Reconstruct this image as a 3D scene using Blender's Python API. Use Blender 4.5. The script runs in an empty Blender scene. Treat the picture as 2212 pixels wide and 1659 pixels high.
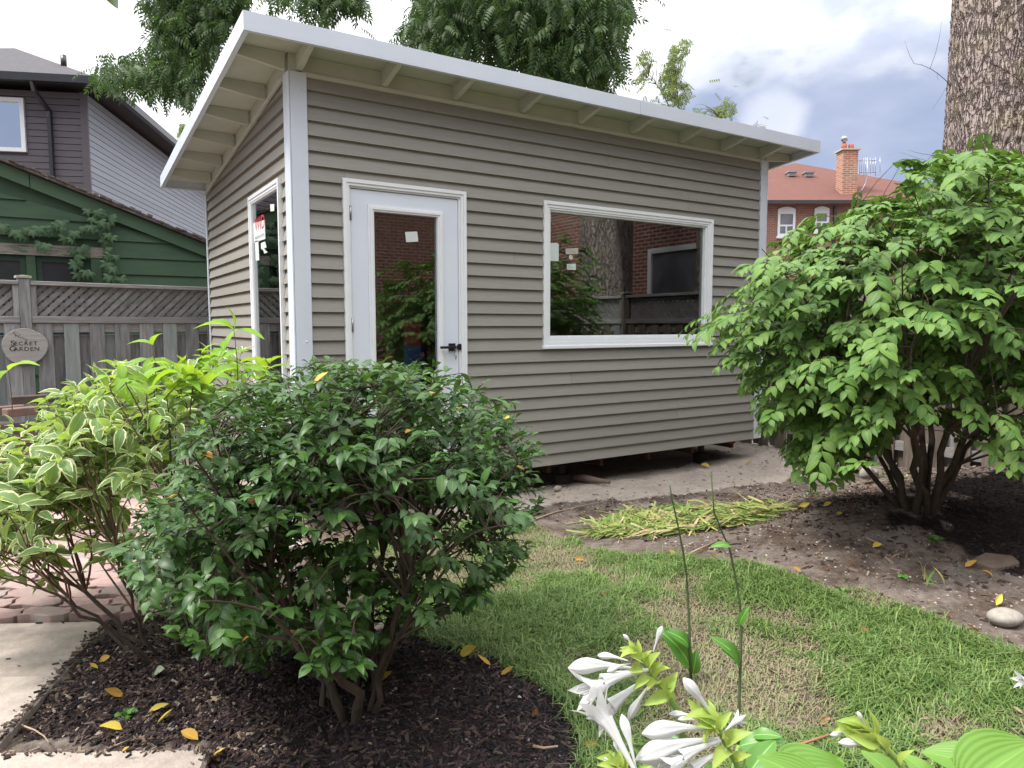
import bpy, math, random
import numpy as np
from mathutils import Vector, Matrix, kdtree

rng = np.random.default_rng(7)
random.seed(7)
scene = bpy.context.scene
COL = scene.collection

# ------------------------------------------------------------------ camera
CAM = np.array([-1.5198, -5.0289, 1.4733])
YAW, PITCH, ROLL, FPX = 0.568165, -0.082333, -0.000563, 1531.8     # FPX in pixels of a 2212 px wide frame
_f = np.array([math.sin(YAW) * math.cos(PITCH), math.cos(YAW) * math.cos(PITCH), math.sin(PITCH)])
_r = np.array([math.cos(YAW), -math.sin(YAW), 0.0])
_u = np.cross(_r, _f)
CR = _r * math.cos(ROLL) + _u * math.sin(ROLL)
CU = -_r * math.sin(ROLL) + _u * math.cos(ROLL)
CF = _f
cam_data = bpy.data.cameras.new("camera")
cam = bpy.data.objects.new("camera", cam_data)
COL.objects.link(cam)
cam_data.sensor_width = 36.0
cam_data.lens = FPX / 2212.0 * 36.0
cam_data.clip_start = 0.05
cam_data.clip_end = 1200.0
cam.matrix_world = Matrix((
    (CR[0], CU[0], -CF[0], CAM[0]), (CR[1], CU[1], -CF[1], CAM[1]), (CR[2], CU[2], -CF[2], CAM[2]), (0, 0, 0, 1)))
scene.camera = cam

# ------------------------------------------------------------------ sky, sun, exposure
SUN_EL, SUN_AZ = math.radians(58), math.radians(-75)     # azimuth measured from +Y towards +X
world = bpy.data.worlds.new("World")
scene.world = world
world.use_nodes = True
wn = world.node_tree
for n in list(wn.nodes):
    wn.nodes.remove(n)


def N(tree, typ, **kw):
    n = tree.nodes.new(typ)
    for k, v in kw.items():
        setattr(n, k, v)
    return n


def cloud_sky():
    T = wn
    L = T.links.new
    out = N(T, "ShaderNodeOutputWorld")
    bg = N(T, "ShaderNodeBackground")
    bg.inputs["Strength"].default_value = 0.088
    sky = N(T, "ShaderNodeTexSky", sky_type='NISHITA')
    sky.sun_disc = False
    sky.sun_elevation = SUN_EL
    sky.sun_rotation = SUN_AZ
    sky.air_density = 1.0
    sky.dust_density = 1.5
    tc = N(T, "ShaderNodeTexCoord")
    # soft noise fields over the direction of view
    mp = N(T, "ShaderNodeMapping")
    mp.inputs["Scale"].default_value = (1.0, 1.0, 1.9)
    L(tc.outputs["Generated"], mp.inputs["Vector"])
    n1 = N(T, "ShaderNodeTexNoise")
    n1.inputs["Scale"].default_value = 2.6
    n1.inputs["Detail"].default_value = 5
    n1.inputs["Roughness"].default_value = 0.5
    L(mp.outputs[0], n1.inputs["Vector"])
    n2 = N(T, "ShaderNodeTexNoise")
    n2.inputs["Scale"].default_value = 5.5
    n2.inputs["Detail"].default_value = 6
    L(mp.outputs[0], n2.inputs["Vector"])

    def blob(direction, width):
        """soft disc of cloud around one compass direction, its rim broken up by the noise"""
        vm = N(T, "ShaderNodeVectorMath", operation='DOT_PRODUCT')
        L(tc.outputs["Generated"], vm.inputs[0])
        d = Vector(direction).normalized()
        vm.inputs[1].default_value = d
        mr = N(T, "ShaderNodeMapRange", interpolation_type='SMOOTHSTEP')
        mr.inputs["From Min"].default_value = math.cos(width)
        mr.inputs["From Max"].default_value = math.cos(width * 0.3)
        ad = N(T, "ShaderNodeMath", operation='MULTIPLY_ADD')
        L(n2.outputs["Fac"], ad.inputs[0])
        ad.inputs[1].default_value = 3.0 * (1 - math.cos(width))
        sb = N(T, "ShaderNodeMath", operation='ADD')
        sb.inputs[1].default_value = -1.5 * (1 - math.cos(width))
        L(vm.outputs["Value"], ad.inputs[2])
        L(ad.outputs[0], sb.inputs[0])
        L(sb.outputs[0], mr.inputs["Value"])
        return mr.outputs["Result"]

    def pix(x, y):
        return CF + CR * (x - 1106) / FPX - CU * (y - 829.5) / FPX

    # grey-blue undersides: the bank seen over the brick house, and the same kind of bank elsewhere in the sky
    acc = None
    for d, w in ((pix(1620, 190), 0.15), (pix(1830, 225), 0.23), (pix(2150, 190), 0.24), (pix(2900, 150), 0.33), ((-0.9, -0.8, 0.30), 0.4), ((0.3, -1.0, 0.35), 0.45), ((-1.0, 0.2, 0.2), 0.25)):
        o = blob(d, w)
        if acc is None:
            acc = o
        else:
            m = N(T, "ShaderNodeMath", operation='MAXIMUM')
            L(acc, m.inputs[0])
            L(o, m.inputs[1])
            acc = m.outputs[0]
    # white holes inside the bank
    hole = blob(pix(1662, 250), 0.05)
    sub = N(T, "ShaderNodeMath", operation='SUBTRACT', use_clamp=True)
    L(acc, sub.inputs[0])
    hs_ = N(T, "ShaderNodeMath", operation='MULTIPLY')
    L(hole, hs_.inputs[0])
    hs_.inputs[1].default_value = 0.4
    L(hs_.outputs[0], sub.inputs[1])
    vr = N(T, "ShaderNodeMapRange", interpolation_type='SMOOTHSTEP')
    vr.inputs["From Min"].default_value = 0.28
    vr.inputs["From Max"].default_value = 0.52
    vr.inputs["To Min"].default_value = 0.72
    vr.inputs["To Max"].default_value = 1.0
    L(n1.outputs["Fac"], vr.inputs["Value"])
    gm = N(T, "ShaderNodeMath", operation='MULTIPLY', use_clamp=True)
    L(sub.outputs[0], gm.inputs[0])
    L(vr.outputs["Result"], gm.inputs[1])
    cr = N(T, "ShaderNodeMix", data_type='RGBA')
    cr.inputs["A"].default_value = (12.5, 12.6, 12.9, 1)       # sunlit cloud
    cr.inputs["B"].default_value = (3.7, 4.45, 6.5, 1)         # shaded cloud
    L(gm.outputs[0], cr.inputs["Factor"])
    # a little of the clear sky shows between
    mx = N(T, "ShaderNodeMix", data_type='RGBA')
    cf = N(T, "ShaderNodeMapRange", interpolation_type='SMOOTHSTEP')
    cf.inputs["From Min"].default_value = 0.24
    cf.inputs["From Max"].default_value = 0.40
    L(n2.outputs["Fac"], cf.inputs["Value"])
    L(cf.outputs["Result"], mx.inputs["Factor"])
    L(sky.outputs["Color"], mx.inputs["A"])
    L(cr.outputs["Result"], mx.inputs["B"])
    # an overcast sky is brighter overhead than at the horizon
    sz = N(T, "ShaderNodeSeparateXYZ")
    L(tc.outputs["Generated"], sz.inputs[0])
    zr = N(T, "ShaderNodeMapRange")
    zr.inputs["From Min"].default_value = 0.30
    zr.inputs["From Max"].default_value = 1.0
    zr.inputs["To Min"].default_value = 0.90
    zr.inputs["To Max"].default_value = 2.7
    L(sz.outputs["Z"], zr.inputs["Value"])
    vm2 = N(T, "ShaderNodeVectorMath", operation='SCALE')
    L(mx.outputs["Result"], vm2.inputs[0])
    L(zr.outputs["Result"], vm2.inputs["Scale"])
    L(vm2.outputs[0], bg.inputs["Color"])
    L(bg.outputs[0], out.inputs[0])


cloud_sky()
sun_data = bpy.data.lights.new("sun", 'SUN')
sun_data.energy = 3.3
sun_data.angle = math.radians(12)
sun_data.color = (1.0, 0.95, 0.87)
sun = bpy.data.objects.new("sun", sun_data)
COL.objects.link(sun)
_sd = Vector((math.sin(SUN_AZ) * math.cos(SUN_EL), math.cos(SUN_AZ) * math.cos(SUN_EL), math.sin(SUN_EL)))
sun.rotation_euler = _sd.to_track_quat('Z', 'Y').to_euler()
sun.location = (-6, 2, 14)
vs = scene.view_settings
vs.view_transform = 'Standard'
vs.look = 'None'
vs.exposure = 0.5
vs.gamma = 1.0
vs.use_curve_mapping = False

# ------------------------------------------------------------------ helpers: numbers


def pix_ray(x, y):
    return CF + CR * (x - 1106) / FPX - CU * (y - 829.5) / FPX


def pix_plane(x, y, z=0.0):
    d = pix_ray(x, y)
    return CAM + d * ((z - CAM[2]) / d[2])


def pix_ground(x, y, z=0.0):
    """point of the terrain (plus z) seen at that place of the photograph"""
    d = pix_ray(x, y)
    t = np.arange(1.0, 40.0, 0.02)
    P = CAM[None] + t[:, None] * d[None]
    h = height(P[:, 0], P[:, 1]) + z
    k = np.argmax(P[:, 2] <= h)
    if P[k, 2] > h[k]:
        return pix_plane(x, y, z)
    a_ = (P[k - 1, 2] - h[k - 1]) / ((P[k - 1, 2] - h[k - 1]) - (P[k, 2] - h[k]) + 1e-9)
    return P[k - 1] + (P[k] - P[k - 1]) * a_


def pix_depth(x, y, dep):
    return CAM + pix_ray(x, y) * dep


def project(P):
    d = np.atleast_2d(P) - CAM
    z = d @ CF
    zz = np.where(z < 0.01, 0.01, z)
    return np.stack([1106 + FPX * (d @ CR) / zz, 829.5 - FPX * (d @ CU) / zz], -1), z


def inside(poly, pts):
    poly = np.asarray(poly, float)
    x, y = pts[:, 0], pts[:, 1]
    c = np.zeros(len(pts), bool)
    j = len(poly) - 1
    for i in range(len(poly)):
        xi, yi = poly[i]
        xj, yj = poly[j]
        with np.errstate(divide='ignore', invalid='ignore'):
            k = ((yi > y) != (yj > y)) & (x < (xj - xi) * (y - yi) / (yj - yi + 1e-12) + xi)
        c ^= k
        j = i
    return c


_perm = np.random.default_rng(3).random((256, 256))


def vnoise(x, y):
    xi, yi = np.floor(x).astype(int), np.floor(y).astype(int)
    fx, fy = x - xi, y - yi
    fx, fy = fx * fx * (3 - 2 * fx), fy * fy * (3 - 2 * fy)
    a = _perm[xi % 256, yi % 256]
    b = _perm[(xi + 1) % 256, yi % 256]
    c = _perm[xi % 256, (yi + 1) % 256]
    d = _perm[(xi + 1) % 256, (yi + 1) % 256]
    return (a * (1 - fx) + b * fx) * (1 - fy) + (c * (1 - fx) + d * fx) * fy


def fbm(x, y, oct=4):
    s, a, t = 0, 1.0, 0
    for o in range(oct):
        s = s + a * vnoise(x * 2 ** o + 17.3 * o, y * 2 ** o + 5.1 * o)
        t += a
        a *= 0.5
    return s / t


def sstep(a, b, x):
    t = np.clip((x - a) / (b - a), 0, 1)
    return t * t * (3 - 2 * t)


# ------------------------------------------------------------------ helpers: objects


def world_off(o):
    v = Vector((0, 0, 0))
    while o is not None:
        v = v + o.location
        o = o.parent
    return v


def props(o, label=None, cat=None, group=None, kind=None):
    if label:
        o['label'] = label
    if cat:
        o['category'] = cat
    if group:
        o['group'] = group
    if kind:
        o['kind'] = kind
    return o


def thing(name, label, cat, loc=(0, 0, 0), group=None):
    o = bpy.data.objects.new(name, None)
    o.empty_display_size = 0.1
    o.location = loc
    COL.objects.link(o)
    return props(o, label, cat, group)


class MB:
    """collects shapes in world coordinates; build() makes them ONE mesh object"""

    def __init__(self):
        self.v, self.f, self.s, self.uv = [], [], [], {}

    def face(self, pts, smooth=False):
        b = len(self.v)
        self.v += [tuple(p) for p in pts]
        self.f.append(tuple(range(b, b + len(pts))))
        self.s.append(smooth)

    def mesh(self, verts, faces, smooth=False):
        b = len(self.v)
        self.v += [tuple(p) for p in verts]
        for f in faces:
            self.f.append(tuple(i + b for i in f))
            self.s.append(smooth)

    def box(self, a, b):
        x0, y0, z0 = a
        x1, y1, z1 = b
        self.mesh([(x0, y0, z0), (x1, y0, z0), (x1, y1, z0), (x0, y1, z0), (x0, y0, z1), (x1, y0, z1), (x1, y1, z1), (x0, y1, z1)],
                  [(0, 3, 2, 1), (4, 5, 6, 7), (0, 1, 5, 4), (1, 2, 6, 5), (2, 3, 7, 6), (3, 0, 4, 7)])

    def obox(self, o, ax, ay, az):
        """box from corner o along the three vectors"""
        o, ax, ay, az = (np.array(t, float) for t in (o, ax, ay, az))
        P = [o, o + ax, o + ax + ay, o + ay, o + az, o + ax + az, o + ax + ay + az, o + ay + az]
        fs = [(0, 3, 2, 1), (4, 5, 6, 7), (0, 1, 5, 4), (1, 2, 6, 5), (2, 3, 7, 6), (3, 0, 4, 7)]
        if np.dot(np.cross(ax, ay), az) < 0:
            fs = [f[::-1] for f in fs]
        self.mesh(P, fs)

    def prism(self, poly, d):
        """polygon (3D points) pushed along vector d"""
        n = len(poly)
        P = [np.array(p, float) for p in poly]
        Q = [p + np.array(d, float) for p in P]
        nn = np.zeros(3)
        for i in range(n):
            nn += np.cross(P[i], P[(i + 1) % n])
        flip = np.dot(nn, np.array(d, float)) > 0
        fs = [tuple(range(n)), tuple(range(2 * n - 1, n - 1, -1))] + [(i, n + i, n + (i + 1) % n, (i + 1) % n) for i in range(n)]
        if flip:
            fs = [f[::-1] for f in fs]
        self.mesh(P + Q, fs)

    def tube(self, pts, rad, n=6, cap=True, smooth=True):
        pts = [np.array(p, float) for p in pts]
        if not hasattr(rad, '__len__'):
            rad = [rad] * len(pts)
        base = len(self.v)
        prev = None
        for i, p in enumerate(pts):
            t = pts[min(i + 1, len(pts) - 1)] - pts[max(i - 1, 0)]
            t = t / (np.linalg.norm(t) + 1e-9)
            if prev is None:
                a = np.array([0, 0, 1.0]) if abs(t[2]) < 0.9 else np.array([1.0, 0, 0])
                x = np.cross(a, t)
            else:
                x = prev - t * np.dot(prev, t)
            x /= np.linalg.norm(x) + 1e-9
            prev = x
            y = np.cross(t, x)
            for k in range(n):
                a = 2 * math.pi * k / n
                self.v.append(tuple(p + rad[i] * (x * math.cos(a) + y * math.sin(a))))
        for i in range(len(pts) - 1):
            for k in range(n):
                a, b = base + i * n + k, base + i * n + (k + 1) % n
                self.f.append((a, b, b + n, a + n))
                self.s.append(smooth)
        if cap:
            self.f.append(tuple(base + k for k in range(n))[::-1])
            self.s.append(False)
            e = base + (len(pts) - 1) * n
            self.f.append(tuple(e + k for k in range(n)))
            self.s.append(False)

    def cyl(self, a, b, r, n=12):
        self.tube([a, b], r, n)

    def ring(self, o, ex, ey, en, outer, inner, d0, d1):
        """mitred rectangular frame: outer/inner = (x0,y0,x1,y1) in axes ex,ey, from depth d0 to d1 along en"""
        o, ex, ey, en = (np.array(t, float) for t in (o, ex, ey, en))

        def q(r, d):
            x0, y0, x1, y1 = r
            return [o + ex * x + ey * y + en * d for x, y in ((x0, y0), (x1, y0), (x1, y1), (x0, y1))]
        O0, O1, I0, I1 = q(outer, d0), q(outer, d1), q(inner, d0), q(inner, d1)
        sg = np.dot(np.cross(ex, ey), en) > 0
        for i in range(4):
            j = (i + 1) % 4
            for fc in ([O1[i], O1[j], I1[j], I1[i]], [O0[i], O0[j], O1[j], O1[i]], [I1[i], I1[j], I0[j], I0[i]], [O0[j], O0[i], I0[i], I0[j]]):
                self.face(fc if sg else fc[::-1])

    def build(self, name, mat, parent=None, kind=None, bevel=0.0):
        me = bpy.data.meshes.new(name)
        off = np.array(world_off(parent)) if parent is not None else np.zeros(3)
        V = np.array(self.v, float) - off
        me.from_pydata(V.tolist(), [], self.f)
        me.polygons.foreach_set("use_smooth", self.s)
        for m in (mat if isinstance(mat, (list, tuple)) else [mat]):
            me.materials.append(m)
        me.update()
        o = bpy.data.objects.new(name, me)
        COL.objects.link(o)
        if parent is not None:
            o.parent = parent
        if kind:
            o['kind'] = kind
        if bevel:
            b = o.modifiers.new("bevel", 'BEVEL')
            b.width = bevel
            b.segments = 1
            b.limit_method = 'ANGLE'
        return o


def np_mesh(name, V, F, mat, parent=None, kind=None, uv=None, smooth=True, attr=None):
    """fast mesh from numpy arrays; F has a fixed number of corners"""
    off = np.array(world_off(parent)) if parent is not None else np.zeros(3)
    V = np.ascontiguousarray(V - off, dtype=np.float32)
    F = np.ascontiguousarray(F, dtype=np.int32)
    me = bpy.data.meshes.new(name)
    me.vertices.add(len(V))
    me.vertices.foreach_set("co", V.ravel())
    k = F.shape[1]
    me.loops.add(F.size)
    me.loops.foreach_set("vertex_index", F.ravel())
    me.polygons.add(len(F))
    me.polygons.foreach_set("loop_start", np.arange(0, F.size, k, dtype=np.int32))
    me.polygons.foreach_set("use_smooth", np.full(len(F), smooth))
    if uv is not None:
        l = me.uv_layers.new(name="UVMap")
        l.data.foreach_set("uv", np.ascontiguousarray(uv[F.ravel()], dtype=np.float32).ravel())
    if attr is not None:
        a = me.color_attributes.new("zone", 'FLOAT_COLOR', 'POINT')
        a.data.foreach_set("color", np.ascontiguousarray(attr, dtype=np.float32).ravel())
    for m in (mat if isinstance(mat, (list, tuple)) else [mat]):
        me.materials.append(m)
    me.update(calc_edges=True)
    me.validate()
    o = bpy.data.objects.new(name, me)
    COL.objects.link(o)
    if parent is not None:
        o.parent = parent
    if kind:
        o['kind'] = kind
    return o


def frames(pos, d, n):
    """rotation columns (x side, y along, z normal) for arrays of directions and rough normals"""
    d = d / np.linalg.norm(d, axis=1, keepdims=True)
    x = np.cross(d, n)
    x /= np.linalg.norm(x, axis=1, keepdims=True) + 1e-9
    z = np.cross(x, d)
    return np.stack([x, d, z], -1)       # (m,3,3): columns


def scatter(proto, pos, R, s):
    """copies of one small mesh: proto=(V,F,UV), s scalar or (m,3)"""
    V, F, U = proto
    s = np.asarray(s, float)
    if s.ndim == 1:
        s = np.repeat(s[:, None], 3, 1)
    W = np.einsum('mij,mvj->mvi', R, V[None] * s[:, None, :]) + pos[:, None, :]
    m, nv = len(pos), len(V)
    FF = (F[None] + (np.arange(m) * nv)[:, None, None]).reshape(-1, F.shape[1])
    UU = np.tile(U, (m, 1))
    return W.reshape(-1, 3), FF, UU


def merge(parts):
    V, F, U, b = [], [], [], 0
    for v, f, u in parts:
        V.append(v)
        F.append(f + b)
        U.append(u)
        b += len(v)
    return np.concatenate(V), np.concatenate(F), np.concatenate(U)


def leaf_proto(w=0.42, nseg=5, fold=0.18, droop=0.25, tip=1.0, wavy=0.0, seed=0, peak=0.42):
    """unit-length leaf along +Y, quads, u across (-1..1 -> 0..1), v along"""
    r = np.random.default_rng(seed)
    V, U, F = [], [], []
    for i in range(nseg + 1):
        t = i / nseg
        a = math.sin(math.pi * t ** (math.log(0.5) / math.log(peak))) if 0 < t < 1 else 0.0
        ww = w * 0.5 * max(a, 0.0) ** (0.85) + (0.012 if i == 0 else 0.004)
        zc = -droop * t * t + 0.06 * math.sin(t * math.pi)
        wv = wavy * (r.random() - 0.5)
        V += [(-ww, t, zc + fold * ww + wv), (0, t, zc), (ww, t, zc + fold * ww - wv)]
        U += [(0, t), (0.5, t), (1, t)]
    for i in range(nseg):
        b = i * 3
        F += [(b, b + 1, b + 4, b + 3), (b + 1, b + 2, b + 5, b + 4)]
    return np.array(V), np.array(F), np.array(U)


def proto_mesh(name, proto, mat):
    V, F, U = proto
    me = bpy.data.meshes.new(name)
    me.from_pydata(V.tolist(), [], F.tolist())
    l = me.uv_layers.new(name="UVMap")
    l.data.foreach_set("uv", np.ascontiguousarray(U[F.ravel()], dtype=np.float32).ravel())
    me.polygons.foreach_set("use_smooth", [True] * len(F))
    me.materials.append(mat)
    me.update()
    return me


def mat4(R, p, s):
    M = np.eye(4)
    M[:3, :3] = R * np.asarray(s)
    M[:3, 3] = p
    return Matrix(M.tolist())


# ------------------------------------------------------------------ helpers: materials


def new_mat(name):
    m = bpy.data.materials.new(name)
    m.use_nodes = True
    T = m.node_tree
    for n in list(T.nodes):
        T.nodes.remove(n)
    out = N(T, "ShaderNodeOutputMaterial")
    return m, T, out


def _c(c):
    return (c[0], c[1], c[2], 1)


def surf(name, c1, c2=None, scale=8.0, stretch=(1, 1, 1), rough=0.6, spec=0.3, bump=0.0, bump_scale=None, detail=6, lo=0.3, hi=0.7,
         c3=None, spot_scale=3.0, spot_lo=0.6, spot_hi=0.7, vary=0.0, metallic=0.0, bump_dist=0.01):
    """principled surface: noise blends c1 to c2, a second larger noise puts c3 in patches, vary = brightness spread between objects"""
    m, T, out = new_mat(name)
    L = T.links.new
    p = N(T, "ShaderNodeBsdfPrincipled")
    p.inputs["Roughness"].default_value = rough
    p.inputs["Specular IOR Level"].default_value = spec
    p.inputs["Metallic"].default_value = metallic
    tc = N(T, "ShaderNodeTexCoord")
    mp = N(T, "ShaderNodeMapping")
    mp.inputs["Scale"].default_value = stretch
    L(tc.outputs["Object"], mp.inputs["Vector"])
    oi = N(T, "ShaderNodeObjectInfo")
    off = N(T, "ShaderNodeVectorMath", operation='MULTIPLY_ADD')
    L(oi.outputs["Random"], off.inputs[0])
    off.inputs[1].default_value = (37, 53, 71)
    L(mp.outputs[0], off.inputs[2])
    nz = N(T, "ShaderNodeTexNoise")
    nz.inputs["Scale"].default_value = scale
    nz.inputs["Detail"].default_value = detail
    nz.inputs["Roughness"].default_value = 0.6
    L(off.outputs[0], nz.inputs["Vector"])
    mr = N(T, "ShaderNodeMapRange")
    mr.inputs["From Min"].default_value = lo
    mr.inputs["From Max"].default_value = hi
    L(nz.outputs["Fac"], mr.inputs["Value"])
    mx = N(T, "ShaderNodeMix", data_type='RGBA')
    mx.inputs["A"].default_value = _c(c1)
    mx.inputs["B"].default_value = _c(c2 or c1)
    L(mr.outputs["Result"], mx.inputs["Factor"])
    col = mx.outputs["Result"]
    if c3 is not None:
        n3 = N(T, "ShaderNodeTexNoise")
        n3.inputs["Scale"].default_value = spot_scale
        n3.inputs["Detail"].default_value = 8
        n3.inputs["Roughness"].default_value = 0.65
        L(off.outputs[0], n3.inputs["Vector"])
        m3 = N(T, "ShaderNodeMapRange", interpolation_type='SMOOTHSTEP')
        m3.inputs["From Min"].default_value = spot_lo
        m3.inputs["From Max"].default_value = spot_hi
        L(n3.outputs["Fac"], m3.inputs["Value"])
        x3 = N(T, "ShaderNodeMix", data_type='RGBA')
        L(m3.outputs["Result"], x3.inputs["Factor"])
        L(col, x3.inputs["A"])
        x3.inputs["B"].default_value = _c(c3)
        col = x3.outputs["Result"]
    if vary:
        hs = N(T, "ShaderNodeHueSaturation")
        vr = N(T, "ShaderNodeMapRange")
        vr.inputs["To Min"].default_value = 1 - vary
        vr.inputs["To Max"].default_value = 1 + vary
        L(oi.outputs["Random"], vr.inputs["Value"])
        L(vr.outputs["Result"], hs.inputs["Value"])
        L(col, hs.inputs["Color"])
        col = hs.outputs["Color"]
    L(col, p.inputs["Base Color"])
    if bump:
        bp = N(T, "ShaderNodeBump")
        bp.inputs["Strength"].default_value = bump
        bp.inputs["Distance"].default_value = bump_dist
        if bump_scale:
            nb = N(T, "ShaderNodeTexNoise")
            nb.inputs["Scale"].default_value = bump_scale
            nb.inputs["Detail"].default_value = 5
            L(off.outputs[0], nb.inputs["Vector"])
            L(nb.outputs["Fac"], bp.inputs["Height"])
        else:
            L(nz.outputs["Fac"], bp.inputs["Height"])
        L(bp.outputs[0], p.inputs["Normal"])
    L(p.outputs[0], out.inputs[0])
    return m


def leaf_mat(name, ca, cb, back, rough=0.45, spec=0.35, trans=0.28, tcol=None, margin=None, rib=0.35, ribs=0):
    """leaf: colour differs leaf by leaf, paler underside, light shines through; margin = cream rim of a variegated leaf"""
    m, T, out = new_mat(name)
    L = T.links.new
    gi = N(T, "ShaderNodeNewGeometry")
    oi = N(T, "ShaderNodeObjectInfo")
    ad = N(T, "ShaderNodeMath", operation='ADD')
    L(gi.outputs["Random Per Island"], ad.inputs[0])
    L(oi.outputs["Random"], ad.inputs[1])
    fr = N(T, "ShaderNodeMath", operation='FRACT')
    L(ad.outputs[0], fr.inputs[0])
    mx = N(T, "ShaderNodeMix", data_type='RGBA')
    mx.inputs["A"].default_value = _c(ca)
    mx.inputs["B"].default_value = _c(cb)
    L(fr.outputs[0], mx.inputs["Factor"])
    col = mx.outputs["Result"]
    uv = N(T, "ShaderNodeUVMap")
    sp = N(T, "ShaderNodeSeparateXYZ")
    L(uv.outputs[0], sp.inputs[0])
    sb = N(T, "ShaderNodeMath", operation='SUBTRACT')
    L(sp.outputs["X"], sb.inputs[0])
    sb.inputs[1].default_value = 0.5
    ab = N(T, "ShaderNodeMath", operation='ABSOLUTE')
    L(sb.outputs[0], ab.inputs[0])
    if rib:
        rr = N(T, "ShaderNodeMapRange")
        rr.inputs["From Min"].default_value = 0.0
        rr.inputs["From Max"].default_value = 0.05
        rr.inputs["To Min"].default_value = rib
        rr.inputs["To Max"].default_value = 0.0
        L(ab.outputs[0], rr.inputs["Value"])
        xr = N(T, "ShaderNodeMix", data_type='RGBA')
        L(rr.outputs["Result"], xr.inputs["Factor"])
        L(col, xr.inputs["A"])
        xr.inputs["B"].default_value = _c([min(1, k * 2.2 + 0.05) for k in cb])
        col = xr.outputs["Result"]
    if ribs:
        w = N(T, "ShaderNodeMath", operation='MULTIPLY')
        L(ab.outputs[0], w.inputs[0])
        w.inputs[1].default_value = ribs * 2 * math.pi
        sn = N(T, "ShaderNodeMath", operation='SINE')
        L(w.outputs[0], sn.inputs[0])
        bpn = N(T, "ShaderNodeBump")
        bpn.inputs["Strength"].default_value = 0.16
        bpn.inputs["Distance"].default_value = 0.003
        L(sn.outputs[0], bpn.inputs["Height"])
    if margin is not None:
        tc = N(T, "ShaderNodeTexCoord")
        nz = N(T, "ShaderNodeTexNoise")
        nz.inputs["Scale"].default_value = 60
        nz.inputs["Detail"].default_value = 3
        gp = N(T, "ShaderNodeVectorMath", operation='MULTIPLY_ADD')
        L(oi.outputs["Random"], gp.inputs[0])
        gp.inputs[1].default_value = (31, 17, 5)
        L(gi.outputs["Position"], gp.inputs[2])
        L(gp.outputs[0], nz.inputs["Vector"])
        ma = N(T, "ShaderNodeMath", operation='MULTIPLY_ADD')
        L(nz.outputs["Fac"], ma.inputs[0])
        ma.inputs[1].default_value = 0.28
        L(ab.outputs[0], ma.inputs[2])
        ms = N(T, "ShaderNodeMapRange", interpolation_type='SMOOTHSTEP')
        ms.inputs["From Min"].default_value = 0.50
        ms.inputs["From Max"].default_value = 0.55
        L(ma.outputs[0], ms.inputs["Value"])
        xm = N(T, "ShaderNodeMix", data_type='RGBA')
        L(ms.outputs["Result"], xm.inputs["Factor"])
        L(col, xm.inputs["A"])
        xm.inputs["B"].default_value = _c(margin)
        col = xm.outputs["Result"]
    xb = N(T, "ShaderNodeMix", data_type='RGBA')
    L(gi.outputs["Backfacing"], xb.inputs["Factor"])
    L(col, xb.inputs["A"])
    if back is None:
        L(col, xb.inputs["B"])
    else:
        xb.inputs["B"].default_value = _c(back)
    p = N(T, "ShaderNodeBsdfPrincipled")
    p.inputs["Roughness"].default_value = rough
    p.inputs["Specular IOR Level"].default_value = spec
    L(xb.outputs["Result"], p.inputs["Base Color"])
    if ribs:
        L(bpn.outputs[0], p.inputs["Normal"])
    tr = N(T, "ShaderNodeBsdfTranslucent")
    if tcol is None:
        L(col, tr.inputs["Color"])
    else:
        xt = N(T, "ShaderNodeMix", data_type='RGBA')
        xt.inputs["Factor"].default_value = 0.6
        L(col, xt.inputs["A"])
        xt.inputs["B"].default_value = _c(tcol)
        L(xt.outputs["Result"], tr.inputs["Color"])
    ms2 = N(T, "ShaderNodeMixShader")
    ms2.inputs[0].default_value = trans
    L(p.outputs[0], ms2.inputs[1])
    L(tr.outputs[0], ms2.inputs[2])
    L(ms2.outputs[0], out.inputs[0])
    return m


def glass_mat(name, tint=(0.86, 0.9, 0.88), boost=1.6, base=0.05, alpha=1.0):
    m, T, out = new_mat(name)
    L = T.links.new
    tr = N(T, "ShaderNodeBsdfTransparent")
    tr.inputs[0].default_value = _c(tint)
    gl = N(T, "ShaderNodeBsdfGlossy")
    gl.inputs["Roughness"].default_value = 0.0
    gl.inputs["Color"].default_value = (0.95, 0.97, 0.97, 1)
    fr = N(T, "ShaderNodeFresnel")
    fr.inputs["IOR"].default_value = 1.5
    ma = N(T, "ShaderNodeMath", operation='MULTIPLY_ADD', use_clamp=True)
    L(fr.outputs[0], ma.inputs[0])
    ma.inputs[1].default_value = boost
    ma.inputs[2].default_value = base
    mx = N(T, "ShaderNodeMixShader")
    L(ma.outputs[0], mx.inputs[0])
    L(tr.outputs[0], mx.inputs[1])
    L(gl.outputs[0], mx.inputs[2])
    L(mx.outputs[0], out.inputs[0])
    return m


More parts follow.
